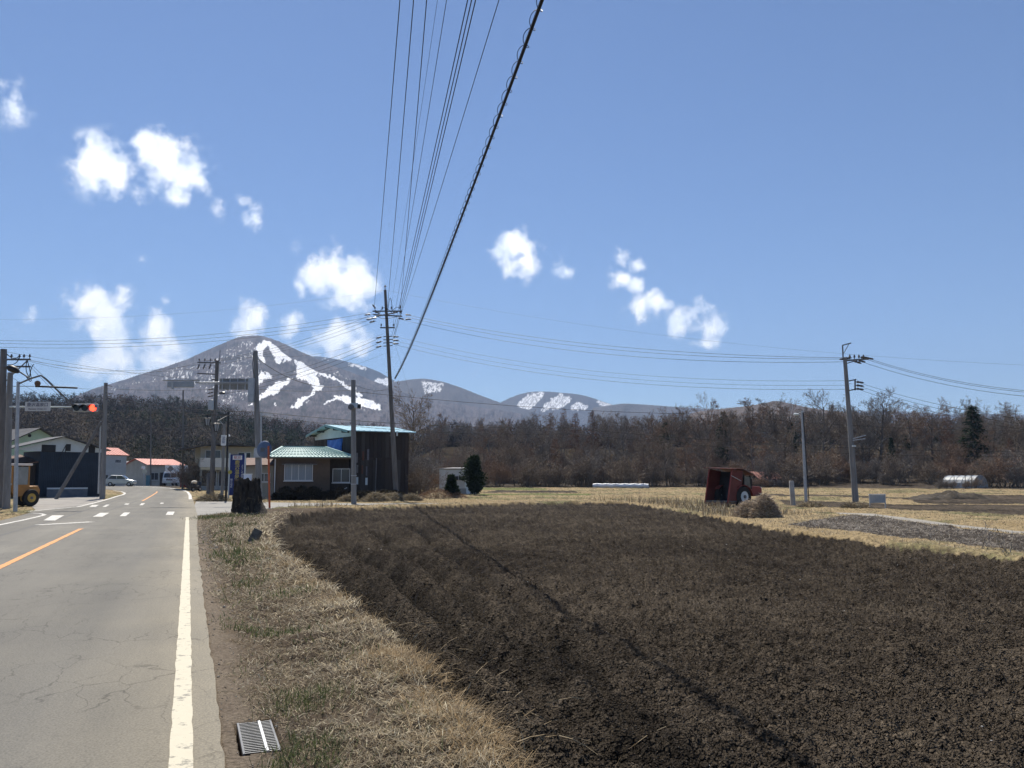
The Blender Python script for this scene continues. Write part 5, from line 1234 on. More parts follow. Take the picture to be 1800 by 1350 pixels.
# ---- wires running overhead toward the camera and on past it
def over(label, up, vp, ut, h0, h1, r, group=None, dv=.35):
    """from the big pole at photo point (up, vp) to the spot seen at the top edge (ut, 0) at height h0, then on behind the viewer"""
    A = mp(up, vp); d = ray(ut, 0); t = (h0 - CAMZ) / d.z; B = Vector((d.x * t, d.y * t, h0)); e = (B - A); e.z = 0
    back = B + e * ((B.y + 9) / (A.y - B.y)); C = Vector((back.x, back.y, h1))
    s0 = (A.y - B.y) / (A.y - C.y); k = 4 * dv; mm = (B.z - A.z - k * (s0 * s0 - s0)) / s0; pts = []; n = 60
    for i in range(n + 1):
        s = i / n; pts.append((A.x + (C.x - A.x) * s, A.y + (C.y - A.y) * s, A.z + mm * s + k * (s * s - s)))
    m = MB(); m.tube(pts, r, 6, caps=False); o = m.build('power_line', M_WIRE, None, smooth=True, origin=pts[0]); setp(o, label, 'wire', group); return pts
over('thick overhead wire leftmost of the bundle above the road', 658, 538, 703, 11.8, 14.2, .012)
over('thick overhead wire second from left above the road', 681, 541, 727, 11.8, 14.2, .012)
over('thick overhead wire third from left above the road', 704, 538, 750, 11.8, 14.2, .012)
over('hair thin overhead wire crossing behind the third thick wire', 684, 560, 769, 11.0, 13, .004)
over('thin overhead wire right of the three thick wires', 690, 574, 785, 10.6, 12.6, .007)
over('overhead low voltage wire left of the close set of three', 689, 590, 822, 9.6, 11.0, .010)
over('overhead low voltage wire in the middle of the close set of three', 690, 598, 829, 9.6, 11.0, .010)
over('overhead low voltage wire right of the close set of three', 690, 606, 836, 9.5, 10.9, .010)
over('thin overhead wire between the close three and the thick cable', 692, 590, 877, 8.9, 10, .007)
cab = over('thick telephone cable slung from the pole toward the viewer', 694, 666, 953, 7.0, 8.4, .021, dv=.75)
# spiral hanger round that cable
m = MB(); m2 = MB(); pts = [Vector(p) for p in cab]; fine = []
for i in range(len(pts) - 1):
    for k in range(36): fine.append(pts[i].lerp(pts[i + 1], k / 36))
acc = 0.; hp = []
for i in range(len(fine) - 1):
    acc += (fine[i + 1] - fine[i]).length; d = (fine[i + 1] - fine[i]).normalized(); s = d.cross(Vector((0, 0, 1))).normalized(); a = acc / .42 * 2 * math.pi
    ofs = .05; hp.append(fine[i] + Vector((0, 0, .05)) * .5 + s * math.cos(a) * .055 + Vector((0, 0, 1)) * math.sin(a) * .065)
m.tube(hp, .0055, 3, caps=False)
o = m.build('spiral_hanger', M_WIRE, None, origin=pts[0]); setp(o, 'spiral wire hanger wound round the thick telephone cable', 'hanger')
m2.tube([p + Vector((0, 0, .05)) for p in pts], .007, 5, caps=False); o = m2.build('messenger_wire', M_WIRE, None, origin=pts[0]); setp(o, 'messenger wire just above the thick telephone cable', 'wire')
# ---- right pole and its wires
YR = 44.6
tr, br, Tr = pole('utility_pole', 'grey utility pole leaning left at the right beside the field path', 1505, YR, 1485, 629, .17, .095, M_POLE)
def rpz(u, v, dy=0.): return at(u, v, YR + dy)
arm(tr, br, rpz(1484, 634), rpz(1526, 631, 1.2)); arm(tr, br, rpz(1484, 640), rpz(1508, 633, .6), .04, .05, 'brace'); arm(tr, br, rpz(1482, 630), rpz(1481, 607), .05, .06, 'top_bracket'); arm(tr, br, rpz(1481, 607), rpz(1496, 603), .05, .06, 'top_bracket'); arm(tr, br, rpz(1483, 621), rpz(1492, 605), .03, .03, 'top_bracket')
arm(tr, br, rpz(1490, 670), rpz(1505, 667), .05, .06); arm(tr, br, rpz(1490, 687), rpz(1505, 684), .05, .06); arm(tr, br, rpz(1503, 667), rpz(1503, 686), .08, .06, 'rack')
for u, v, d in ((1512, 628, (1, .3, 0)), (1522, 629, (1, .3, -.1)), (1508, 633, (1, .3, -.2)), (1498, 629, (-1, .2, .0)), (1492, 631, (-1, .2, 0)), (1500, 634, (1, .2, -.3)), (1504, 671, (1, .2, -.1)), (1504, 677, (1, .2, -.1)), (1504, 683, (1, .2, -.1))): insul(tr, br, rpz(u, v), 'strain', d)
for u in (1494, 1502, 1510, 1518): insul(tr, br, rpz(u, 632))
m = MB(); m.bar(rpz(1499, 771, -.15) - br, rpz(1522, 765, -.3) - br, .05); m.bar(rpz(1499, 774, -.15) - br, rpz(1521, 771, -.3) - br, .05); m.build('lamp_arm', M_STEEL, tr); m = MB(); m.box(rpz(1501, 784, -.25) - br, (.18, .1, .08)); m.build('lamp', M_LIGHTW, tr)
def span(label, p, q, mid, Ya, Yb, r, group=None, mat=None, name='power_line'): return wire(name, label, (at(p[0], p[1], Ya), at(mid[0], mid[1], 2 / (1 / Ya + 1 / Yb) if False else (Ya + Yb) / 2), at(q[0], q[1], Yb)), r, group, mat=mat)
def sag(label, p, q, Ya, Yb, s, r, group=None, mat=None, name='power_line'):
    A, B = at(*p, Ya), at(*q, Yb); M = (A + B) / 2; M.z -= s; return wire(name, label, (A, M, B), r, group, mat=mat)
sag('uppermost of the three high wires between the two tall poles', (713, 553), (1497, 629), 61.4, YR, .75, .011)
sag('middle of the three high wires between the two tall poles', (713, 557), (1491, 631), 61.6, YR, .85, .011)
sag('lowest of the three high wires between the two tall poles', (700, 560), (1485, 636), 61.8, YR, 1.0, .011)
sag('upper of the three low voltage wires between the two tall poles', (691, 590), (1490, 669), 61.4, YR, 1.0, .008)
sag('middle of the three low voltage wires between the two tall poles', (691, 598), (1490, 677), 61.4, YR, 1.0, .008)
sag('lower of the three low voltage wires between the two tall poles', (691, 605), (1490, 684), 61.4, YR, 1.0, .010)
sag('thin earth wire across the sky from the big pole to the right edge', (678, 510), (2050, 650), 61.5, 48, 1.2, .005, mat=M_WIRE2)
sag('upper high wire leaving the right pole toward the right edge', (1523, 629), (2050, 690), YR, 34, .7, .010)
sag('middle high wire leaving the right pole toward the right edge', (1513, 628), (2050, 692), YR, 34.4, .75, .010)
sag('lower high wire leaving the right pole toward the right edge', (1509, 634), (2050, 700), YR, 34.8, .75, .010)
for k, nm in enumerate(('upper', 'middle', 'lower')): sag(nm + ' low voltage wire leaving the right pole toward the right edge', (1505, 671 + 6 * k), (2050, 752 + 12 * k), YR, 34, .6, .008)
# ---- left going wires of the big pole
for k, (v0, v1, nm) in enumerate(((549, 588, 'uppermost'), (556, 592, 'middle'), (561, 600, 'lowest'))):
    A = at(653 + 4 * k, v0, 61.2); B = at(-420, v1 - 26, 52); C = at(130, v1 + (6, 6, 9)[k], 57); wire('power_line', nm + ' of three long wires from the big pole to the left edge', (A, (A + B) / 2 - Vector((0, 0, 1.75)), B), .011)
A = at(677, 510, 61.5); B = at(-420, 545, 52); wire('power_line', 'thin earth wire across the sky from the big pole to the left edge', (A, (A + B) / 2 - Vector((0, 0, 1.3)), B), .005, mat=M_WIRE2)
Y4 = 64.
for k, nm in enumerate(('upper', 'middle', 'lower')):
    A = at(656 + k * 3, 552 + 6 * k, 61); B = at(351 + 11 * k, 635, Y4); wire('power_line', nm + ' high wire from the big pole down to the dark transformer pole', (A, (A + B) / 2 - Vector((0, 0, .55)), B), .010)
for k, nm in enumerate(('upper', 'middle', 'lower')):
    A = at(670, 593 + 8 * k, 61.3); B = at(381, 682 + 6 * k, Y4); wire('power_line', nm + ' low voltage wire from the big pole to the dark transformer pole', (A, (A + B) / 2 - Vector((0, 0, .5)), B), .012)
for k, nm in enumerate(('upper', 'lower')):
    A = at(674, 586 + 36 * k, 61.4); B = at(452, 626 + 30 * k, 50); wire('power_line', nm + ' thin wire from the big pole to the traffic signal pole', (A, (A + B) / 2 - Vector((0, 0, .6)), B), .006)
# ---- signal pole at the crossing
YS = 50.
ts, bs, Ts = pole('signal_pole', 'grey concrete signal pole behind the tree stump', 456, YS, 449, 617, .19, .13, M_POLE, 'signal pole', steps=False)
def sp_(u, v, dy=0.): return at(u, v, YS + dy)
m = MB(); m.cyl(sp_(449, 672) - bs, sp_(343, 672.5) - bs, .045, .04, 8); m.cyl(sp_(449, 674.6) - bs, sp_(350, 675) - bs, .025, n=6); m.build('mast_arm', M_STEEL, ts, smooth=True)
m = MB(); m.box(sp_(442, 686, -.25) - bs, (.34, .3, 1.45)); m.build('control_box', M_STEEL, ts)
m = MB(); m.box(sp_(452, 796, -.3) - bs, (.32, .22, .55)); m.build('switch_box', M_STEEL, ts)
m = MB(); m.tube([sp_(446, 620, -.2) - bs, sp_(444, 640, -.25) - bs, sp_(446, 660, -.25) - bs, sp_(445, 705, -.3) - bs], .02, 6); m.build('cable', M_WIRE, ts)
t = thing('road_sign', 'grey back of a ribbed road sign hung on the signal arm', 'road sign', sp_(411, 675, .06))
m = MB(); m.box((0, .05, 0), (1.78, .02, .68)); m.build('panel', pm('sign_back', (.20, .20, .19), (.27, .27, .26), 3, .7, metal=.2), t)
for k in range(4): m = MB(); m.box((-.7 + .46 * k, .02, 0), (.06, .03, .66)); m.build('rib', M_STEEL, t)
def signal_head(name, label, p, lit=None, back=False, yaw=0.):
    t = thing(name, label, 'traffic light', p, yaw)
    m = MB(); m.box((0, .02, 0), (1.28, .16, .42)); m.build('housing', pm('signal_housing', (.30, .33, .36), (.36, .39, .42), 4, .6), t, bevel=.05)
    for k in range(3):
        x = -.42 + .42 * k; y = -.06
        m = MB(); m.cyl((x, y - .01, 0), (x, y - .045, 0), .17, n=20)
        if lit == k:
            em = bpy.data.materials.new('lit_red_lens'); em.use_nodes = True; b = em.node_tree.nodes['Principled BSDF']; b.inputs['Base Color'].default_value = (.8, .03, .01, 1); b.inputs['Emission Color'].default_value = (1, .045, .02, 1); b.inputs['Emission Strength'].default_value = 3.5
            m.build('red_lens', em, t)
        else: m.build('lens', pm('dark_lens', (.012, .02, .024), rough=.2), t)
        v = MB(); pts = []
        for j in range(9):
            a = math.pi * (j / 8); pts.append((x + .18 * math.cos(a), .18 * math.sin(a)))
        vs = [(px_, y, pz_) for px_, pz_ in pts] + [(px_, y - .2, pz_) for px_, pz_ in pts]; v.add(vs, [(j, j + 1, 10 + j, 9 + j) for j in range(8)]); v.build('visor', M_BLACK, t)
    return t
sb = signal_head('traffic_light', 'grey traffic light seen from behind at the end of the signal arm', sp_(318, 676), yaw=math.pi)
for c_ in sb.children: pass
m = MB(); m.box((0, -.02, .3), (1.75, .3, .06)); m.box((.35, .12, -.1), (.1, .1, .5)); m.build('mount_frame', M_STEEL, sb); sb.scale = (1.25, 1, .85)
# 620 pole with a camera head
t6, b6, T6 = pole('signal_pole', 'short grey concrete pole with camera unit in front of the barn', 622, 51.5, 621, 668, .17, .14, M_POLE, 'signal pole', steps=False)
m = MB(); c = at(622, 716, 51.2) - b6; m.cyl(c + Vector((-.1, -.12, 0)), c + Vector((-.1, -.45, -.02)), .17, .17, 16); m.build('camera_head', M_DSTEEL, t6, smooth=True); m = MB(); m.box(c + Vector((.05, -.1, .1)), (.42, .3, .3)); m.build('camera_box', M_LIGHTW, t6); m = MB(); m.box(c + Vector((.34, -.1, .05)), (.2, .2, .26)); m.build('bracket', M_BLACK, t6)
for v in (836, 851): m = MB(); c = at(622, v, 51.5) - b6; m.cyl(c - Vector((0, 0, .02)), c + Vector((0, 0, .02)), .185, n=14); m.build('band', M_STEEL, t6)
# transformer pole
t4, b4, T4 = pole('utility_pole', 'dark utility pole with transformer can left of the crossing', 371, Y4, 382, 634, .2, .13, M_POLED)
def p4(u, v, dy=0.): return at(u, v, Y4 + dy)
arm(t4, b4, p4(347, 637, -.4), p4(388, 638, .2)); arm(t4, b4, p4(347, 656.5, -.3), p4(381, 658)); arm(t4, b4, p4(372, 667), p4(382, 667)); arm(t4, b4, p4(386, 634), p4(387, 615), .04, .04, 'lightning_rod')
for u in (350, 360, 370, 378): insul(t4, b4, p4(u, 636, -.2))
for u in (351, 361, 371): insul(t4, b4, p4(u, 639, -.2), 'strain', (-.2, -.3, -1))
for k in range(3): insul(t4, b4, p4(376, 683 + 6 * k), 'strain', (-1, -.1, -.25)); insul(t4, b4, p4(385, 690 + k), 'strain', (1, -.2, 0))
m = MB(); c = p4(371, 712, -.35) - b4; m.cyl(c - Vector((0, 0, .36)), c + Vector((0, 0, .36)), .2, n=14); m.cyl(c + Vector((0, 0, .36)), c + Vector((0, 0, .42)), .22, .15, n=14); m.build('transformer', M_STEEL, t4, smooth=True)
pole('thin_pole', 'thin tall pole below the traffic light seen from behind', 321, 96, 322, 686, .12, .08, M_POLED, 'pole', steps=False)
pole('thin_pole', 'thin distant pole against the dark hillside', 265, 122, 265, 704, .11, .07, M_POLED, 'pole', steps=False)
tl, bl, Tl = pole('utility_pole', 'grey utility pole with diagonal prop beside the navy warehouse', 180, 62, 186, 673, .2, .13, M_POLE)
for v in (677, 690, 696, 702): arm(tl, bl, at(186, v, 61.9), at(197, v + 2, 61.7), .04, .05, 'bracket')
m = MB(); m.cyl(at(173, 868, 62.3) - bl, at(177, 740, 62.2) - bl, .07, .06, 8); m.build('stay_tube', M_STEEL, tl)
pb = base(98, 60.5); m = MB(); m.tube([pb, at(178, 742, 62)], [.13, .1], 10); o = m.build('prop_pole', M_POLED, None, smooth=True, origin=pb); setp(o, 'slanted prop pole leaning against the grey utility pole', 'pole')
# left edge poles
ta, ba, Ta = pole('utility_pole', 'thick utility pole cut by the left frame edge', 1, 45, 6.5, 614, .2, .16, M_POLED)
def pa(u, v, dy=0.): return at(u, v, 45 + dy)
arm(ta, ba, pa(5, 632, -.2), pa(54, 632, .1)); arm(ta, ba, pa(5, 644, -.2), pa(54, 644.5, .1)); arm(ta, ba, pa(48, 634), pa(8, 672), .04, .05, 'brace'); arm(ta, ba, pa(5, 679), pa(60, 679), .03, .03)
for u in (20, 34, 42, 52): insul(ta, ba, pa(u, 631))
for p_, q_, r_ in (((12, 622), (24, 630), (34, 625)), ((34, 625), (28, 638), (13, 641)), ((48, 634), (46, 650), (52, 664)), ((52, 664), (55, 648), (60, 640)), ((48, 633), (55, 668), (46, 662))):
    m = MB(); A, C, B = [pa(*q, -.1) - ba for q in (p_, q_, r_)]; K = C * 2 - (A + B) / 2; m.tube([A * (1 - t) ** 2 + K * 2 * t * (1 - t) + B * t * t for t in [i / 8 for i in range(9)]], .022, 5); m.build('jumper_wire', M_WIRE, ta)
tb, bb, Tb = pole('signal_pole', 'second pole from the left edge holding the signal arm', 11, 43.2, 18, 655, .19, .13, M_POLE, 'signal pole', steps=False)
m = MB(); m.cyl(at(17, 715, 43.1) - bb, at(132, 715.5, 43.1) - bb, .04, n=8); m.build('mast_arm', M_LIGHTW, tb, smooth=True)
tc, bc, Tc = pole('lamp_pole', 'slim steel pole at the left verge with bent arm', 27, 41, 32, 671, .1, .075, M_STEEL, 'lamp pole', steps=False)
m = MB(); m.tube([at(34, 674, 41) - bc, at(55, 665, 41) - bc, at(72, 660, 41) - bc, at(80, 666, 41.2) - bc, at(129, 713, 42.8) - bc], .045, 6); m.build('bent_arm', M_DSTEEL, tc)
m = MB(); m.bar(at(52, 665, 41) - bc, at(32, 652, 41) - bc, .06); m.build('lamp_arm', M_DSTEEL, tc)
m = MB(); m.tube([at(33, 654, 41) - bc, at(28, 651, 41) - bc, at(18, 647, 41) - bc, at(14, 645, 41) - bc], [.08, .16, .17, .1], 10); m.build('lamp_head', M_BLACK, tc, smooth=True)
m = MB(); m.cyl(at(66, 674, 41) - bc, at(66, 674, 40.8) - bc, .14, n=14); m.build('round_lamp', pm('brown_lamp', (.12, .07, .045), rough=.6), tc); m = MB(); m.cyl(at(62, 679, 41) - bc, at(136, 682, 41.3) - bc, .045, n=8); m.build('tube_lamp', M_BLACK, tc)
sh = signal_head('traffic_light', 'red traffic light over the road at the left', at(150.5, 717, 43), lit=2)
t = thing('name_sign', 'pale place name sign on the signal arm beside the red light', 'sign', at(66.5, 714.5, 42.95))
m = MB(); m.box((0, 0, 0), (1.3, .04, .48)); m.build('panel', pm('sign_pale', (.50, .52, .54), (.56, .58, .60), 3, .6), t)
M_INK = pm('navy_sign_ink', (.03, .04, .10), rough=.6)
text_mesh('sign_text', '鹿沢温泉口', .22, M_INK, t, (0, -.026, .08), (R(90), 0, 0)); text_mesh('sign_text', 'Kazawa Onsen Iri', .13, M_INK, t, (0, -.026, -.13), (R(90), 0, 0))
# wires at the left
def lw(label, p, q, Ya, Yb, s, r=.009): return sag(label, p, q, Ya, Yb, s, r)
lw('wire from the left edge pole sloping down to the transformer pole', (10, 618), (378, 669), 45, Y4, .25)
lw('second wire from the left edge pole running to the transformer pole', (12, 624), (350, 636), 45, Y4, 1.0)
lw('third wire from the left edge pole running to the transformer pole', (54, 634), (362, 637), 45, Y4, .6)
lw('thin wire running from the left edge pole to the signal pole', (54, 633), (447, 627), 45, YS, .8, .006)
lw('wire from the grey propped pole across to the transformer pole', (187, 683), (378, 684), 62, Y4, .12, .010)
lw('upper cable from the grey propped pole to the signal pole', (188, 699), (453, 724), 62, YS, .25, .016)
lw('lower cable from the grey propped pole to the signal pole', (188, 702), (453, 731), 62, YS, .35, .014)
lw('upper cable from signal pole past the barn to the right', (453, 724), (1000, 752), YS, 60, .3, .016)
lw('lower cable from signal pole past the barn to the right', (453, 731), (1000, 762), YS, 60, .4, .014)
lw('upper cable across the wood to the right edge', (1000, 752), (1900, 794), 60, 60, .5, .016)
lw('lower cable across the wood to the right edge', (1000, 762), (1900, 800), 60, 60, .6, .014)
lw('cable from the short camera pole past the big pole over the wood', (621, 688), (1250, 728), 51.5, 62, .3, .013)
lw('cable crossing above the wood to the right edge', (1250, 728), (1900, 757), 62, 62, .4, .013)
lw('cable from signal pole to the short camera pole', (450, 684), (621, 686), YS, 51.5, .1, .010)
lw('slack black cable from the signal pole top to the short camera pole', (451, 629), (621, 676), YS, 51.5, .75, .016)
lw('cable from the short camera pole to the big pole', (622, 676), (690, 683), 51.5, 61.4, .25, .010)
lw('lower cable from the short camera pole to the big pole', (622, 690), (689, 680), 51.5, 61.4, .15, .008)
for k, (q_, nm) in enumerate((((183, 742), 'outer'), ((179, 760), 'inner'))):
    lw(nm + ' thin stay wire dropping from the left edge pole', (54, 640 + 5 * k), q_, 45, 62, .2, .008)
lw('thin wire dropping from the left poles toward the propped pole', (22, 664), (182, 742), 43.2, 62, .3, .007); lw('wire from the bent arm to the propped pole', (112, 692), (184, 700), 42, 62, .1, .008)
lw('wire from the tube lamp to the propped pole', (136, 682), (184, 683), 41.3, 62, .05, .007)
lw('guy wire from the big pole down toward the right', (691, 594), (726, 710), 61.4, 72, .0, .006)
# black lantern post
tn, bn, Tn = pole('lantern_post', 'black lantern post with two hanging lanterns', 397, 57.5, 401.5, 724, .075, .06, M_BLACK, 'street lamp', steps=False)
def pn(u, v, dy=0.): return at(u, v, 57.5 + dy)
arm(tn, bn, pn(402, 729.5), pn(361, 729.5), .06, .07, 'lamp_arm', M_BLACK); arm(tn, bn, pn(402, 729.8), pn(380, 742, -1.6), .05, .06, 'lamp_arm', M_BLACK)
for u, v, dy in ((364.5, 741, 0), (380.5, 750.5, -1.8)):
    c = pn(u, v, dy) - bn
    L_ = MB(); L_.tube([c + Vector((0, 0, .42)), c + Vector((0, 0, .28)), c + Vector((0, 0, .22))], [.02, .09, .27], 6); o = L_.build('lantern', M_BLACK, tn)
    for j in range(6):
        a = j * math.pi / 3; q = MB(); q.bar(c + Vector((.22 * math.cos(a), .22 * math.sin(a), .21)), c + Vector((.13 * math.cos(a), .13 * math.sin(a), -.28)), .03); q.build('lantern_bar', M_BLACK, o)
    q = MB(); q.tube([c + Vector((0, 0, .2)), c + Vector((0, 0, -.27))], [.19, .11], 6); q.build('lantern_glass', pm('lantern_glass', (.30, .33, .36), (.38, .40, .42), 3, .25), o)
    q = MB(); q.cyl(c + Vector((0, 0, -.28)), c + Vector((0, 0, -.32)), .15, n=6); q.build('lantern_base', M_BLACK, o); q = MB(); q.tube([c + Vector((0, 0, .4)), c + Vector((0, 0, .62))], .015, 5); q.build('hanger', M_BLACK, o)
t9, b9, T9 = pole('sign_pole', 'grey pole with small white plate beside the lantern post', 390, 60, 394, 745, .11, .09, M_POLE, 'sign pole', steps=False)
m = MB(); m.box(at(393, 774, 59.8) - b9, (.36, .04, .75)); m.build('plate', M_WHITEW, t9); M_BLUEINK = pm('blue_ink', (.05, .09, .2), rough=.6)
text_mesh('plate_text', '温泉', .26, M_BLUEINK, t9, at(393, 774, 59.8) - b9 + Vector((0, -.025, 0)), (R(90), 0, 0), vertical=True)
m = MB(); c = at(400, 767, 59.7) - b9; m.tube([c + Vector((-.2, 0, -.15)), c, c + Vector((.12, -.05, .08))], [.03, .08, .11], 8); m.build('flood_lamp', M_WHITEW, t9)
m = MB(); m.bar(at(392, 746, 60) - b9, at(383, 737, 60) - b9, .03); m.build('stay', M_STEEL, t9)
ts2, bs2, _ = pole('thin_pole', 'thin steel pole right behind the signal pole', 458.5, 53, 459, 723, .06, .05, M_STEEL, 'pole', steps=False)
pole('marker_post', 'short grey marker post beside the transformer pole', 366, 62, 366, 832, .13, .12, M_DSTEEL, 'post', steps=False)
# blue hot spring signboard
def blue_sign():
    p = base(415, 60); w, z0, z1 = .98, .35, at(415, 799, 60).z - p.z
    t = thing('signboard', 'tall blue welcome signboard with yellow lettering near the lanterns', 'signboard', p, R(8))
    m = MB(); m.box((0, 0, (z0 + z1) / 2), (w, .10, z1 - z0)); m.build('panel', pm('deep_blue_panel', (.012, .025, .13), (.016, .032, .16), 2, .5), t)
    for s in (-1, 1): m = MB(); m.box((s * (w / 2 + .05), 0, z1 / 2 + .05), (.09, .13, z1 + .1)); m.build('post', M_LIGHTW, t)
    m = MB(); m.box((.0, -.055, z1 - .22), (w * .66, .012, .30)); m.build('white_plate', M_WHITEW, t)
    text_mesh('sign_text', '歓迎', .25, pm('red_ink', (.35, .03, .03), rough=.6), t, (0, -.064, z1 - .22), (R(90), 0, 0))
    text_mesh('sign_text', '鹿沢温泉郷', .34, pm('yellow_ink', (.62, .50, .10), rough=.6), t, (0, -.056, z1 - 1.25), (R(90), 0, 0), vertical=True)
    wi = pm('white_ink', (.6, .62, .64), rough=.6)
    text_mesh('sign_text', 'ようこそ高原へ', .17, wi, t, (.36, -.056, z1 - 1.3), (R(90), 0, 0), vertical=True); text_mesh('sign_text', '観光協会', .17, wi, t, (-.36, -.056, z1 - 2.05), (R(90), 0, 0), vertical=True)
    m = MB(); m.cyl((-w / 2 + .02, -.08, z1 - 1.25), (-w / 2 + .02, -.12, z1 - 1.25), .14, n=12); m.build('yellow_tag', pm('dull_yellow', (.40, .36, .08), rough=.7), t)
blue_sign()
# orange post with the back of a round traffic mirror
def mirror():
    b = G(474, 893); t = thing('traffic_mirror', 'orange post with round traffic mirror seen from behind', 'traffic mirror', b)
    tp_ = at(472, 784, b.y) - b; m = MB(); m.tube([(0, 0, -.1), tuple(tp_)], .055, 10); m.build('post', pm('orange_post_paint', (.42, .09, .035), (.52, .13, .05), 5, .6), t, smooth=True)
    c = at(464, 790, b.y + .15) - b; dr = Vector((-.35, -1, .05)).normalized(); a = dr.cross(Vector((0, 0, 1))).normalized(); u_ = a.cross(dr); m = MB(); vs, fs = [], []; n = 28
    for k, (rr_, h) in enumerate(((.0, .10), (.2, .09), (.36, .05), (.45, 0), (.47, -.03))):
        for j in range(n):
            q = 2 * math.pi * j / n; vs.append(c + a * rr_ * math.cos(q) + u_ * rr_ * math.sin(q) + dr * h)
    for k in range(4):
        for j in range(n): fs.append((k * n + j, k * n + (j + 1) % n, (k + 1) * n + (j + 1) % n, (k + 1) * n + j))
    fs.append(tuple(range(5 * n - 1, 4 * n - 1, -1)))
    m.add(vs, fs); m.build('mirror_back', pm('blue_grey_backplate', (.07, .105, .18), (.095, .14, .22), 3, .5, spec=.5), t, smooth=True)
    m = MB(); m.box(c + dr * .13 + Vector((0, 0, -.02)), (.2, .06, .2)); m.bar(c + dr * .1, tp_ + Vector((0, 0, -.1)), .05); m.build('bracket', M_DSTEEL, t)
mirror()
# thin lamp pole, short post and notice board on the right
t5, b5, T5 = pole('lamp_pole', 'thin steel lamp pole left of the right utility pole', 1417.5, 46.5, 1410, 722, .095, .065, M_STEEL, 'lamp pole', steps=False)
m = MB(); m.bar(T5 - b5 + Vector((0, 0, -.05)), at(1402, 727, 46.3) - b5, .03); m.build('lamp_arm', M_STEEL, t5); m = MB(); m.ball(at(1400, 728.5, 46.2) - b5, .12, sq=(1.4, 1, .6)); m.build('lamp_head', M_LIGHTW, t5)
m = MB(); m.tube([T5 - b5 + Vector((.03, -.08, -.1)), Vector((.12, -.1, .3))], .025, 5); m.build('cable', M_WIRE, t5)
pb = base(1394.5, 47); tp_ = at(1391, 845, 47) - pb; m = MB(); m.tube([(0, 0, -.15), tuple(tp_ * .97), tuple(tp_)], [.14, .135, .11], 12); o = m.build('post', M_CONC, None, smooth=True); o.location = pb; setp(o, 'short thick concrete post next to the thin lamp pole', 'post')
def board():
    p = G(1543, 895); t = thing('notice_board', 'small grey notice board on two legs beside the right utility pole', 'notice board', p, R(-6)); Y = p.y
    z0 = at(1543, 884, Y).z - p.z; z1 = at(1543, 870, Y).z - p.z; w = 26 / FPX * Y
    m = MB(); m.box((0, 0, (z0 + z1) / 2), (w, .05, z1 - z0)); m.build('panel', pm('grey_board', (.28, .31, .33), (.36, .39, .41), 3, .5), t)
    for s in (-1, 1): m = MB(); m.box((s * w / 2, 0, z1 / 2), (.04, .06, z1 + .1)); m.build('leg', M_STEEL, t)
    m = MB(); m.box((0, 0, z1 + .03), (w + .06, .07, .04)); m.build('top_rail', M_WHITEW, t)
board()
for k, (u, v, hh, lb) in enumerate(((1697, 864, 30, 'thin wooden stake near the greenhouse'), (1677, 858, 22, 'short stake left of the greenhouse'), (1708, 862, 26, 'thin stake right of the greenhouse'))):
    p = base(u, 93); m = MB(); m.tube([(0, 0, -.1), (RT.uniform(-.1, .1), 0, hh * 93 / FPX)], [.05, .035], 6); o = m.build('stake', M_BARK); o.location = p; setp(o, lb, 'stake')
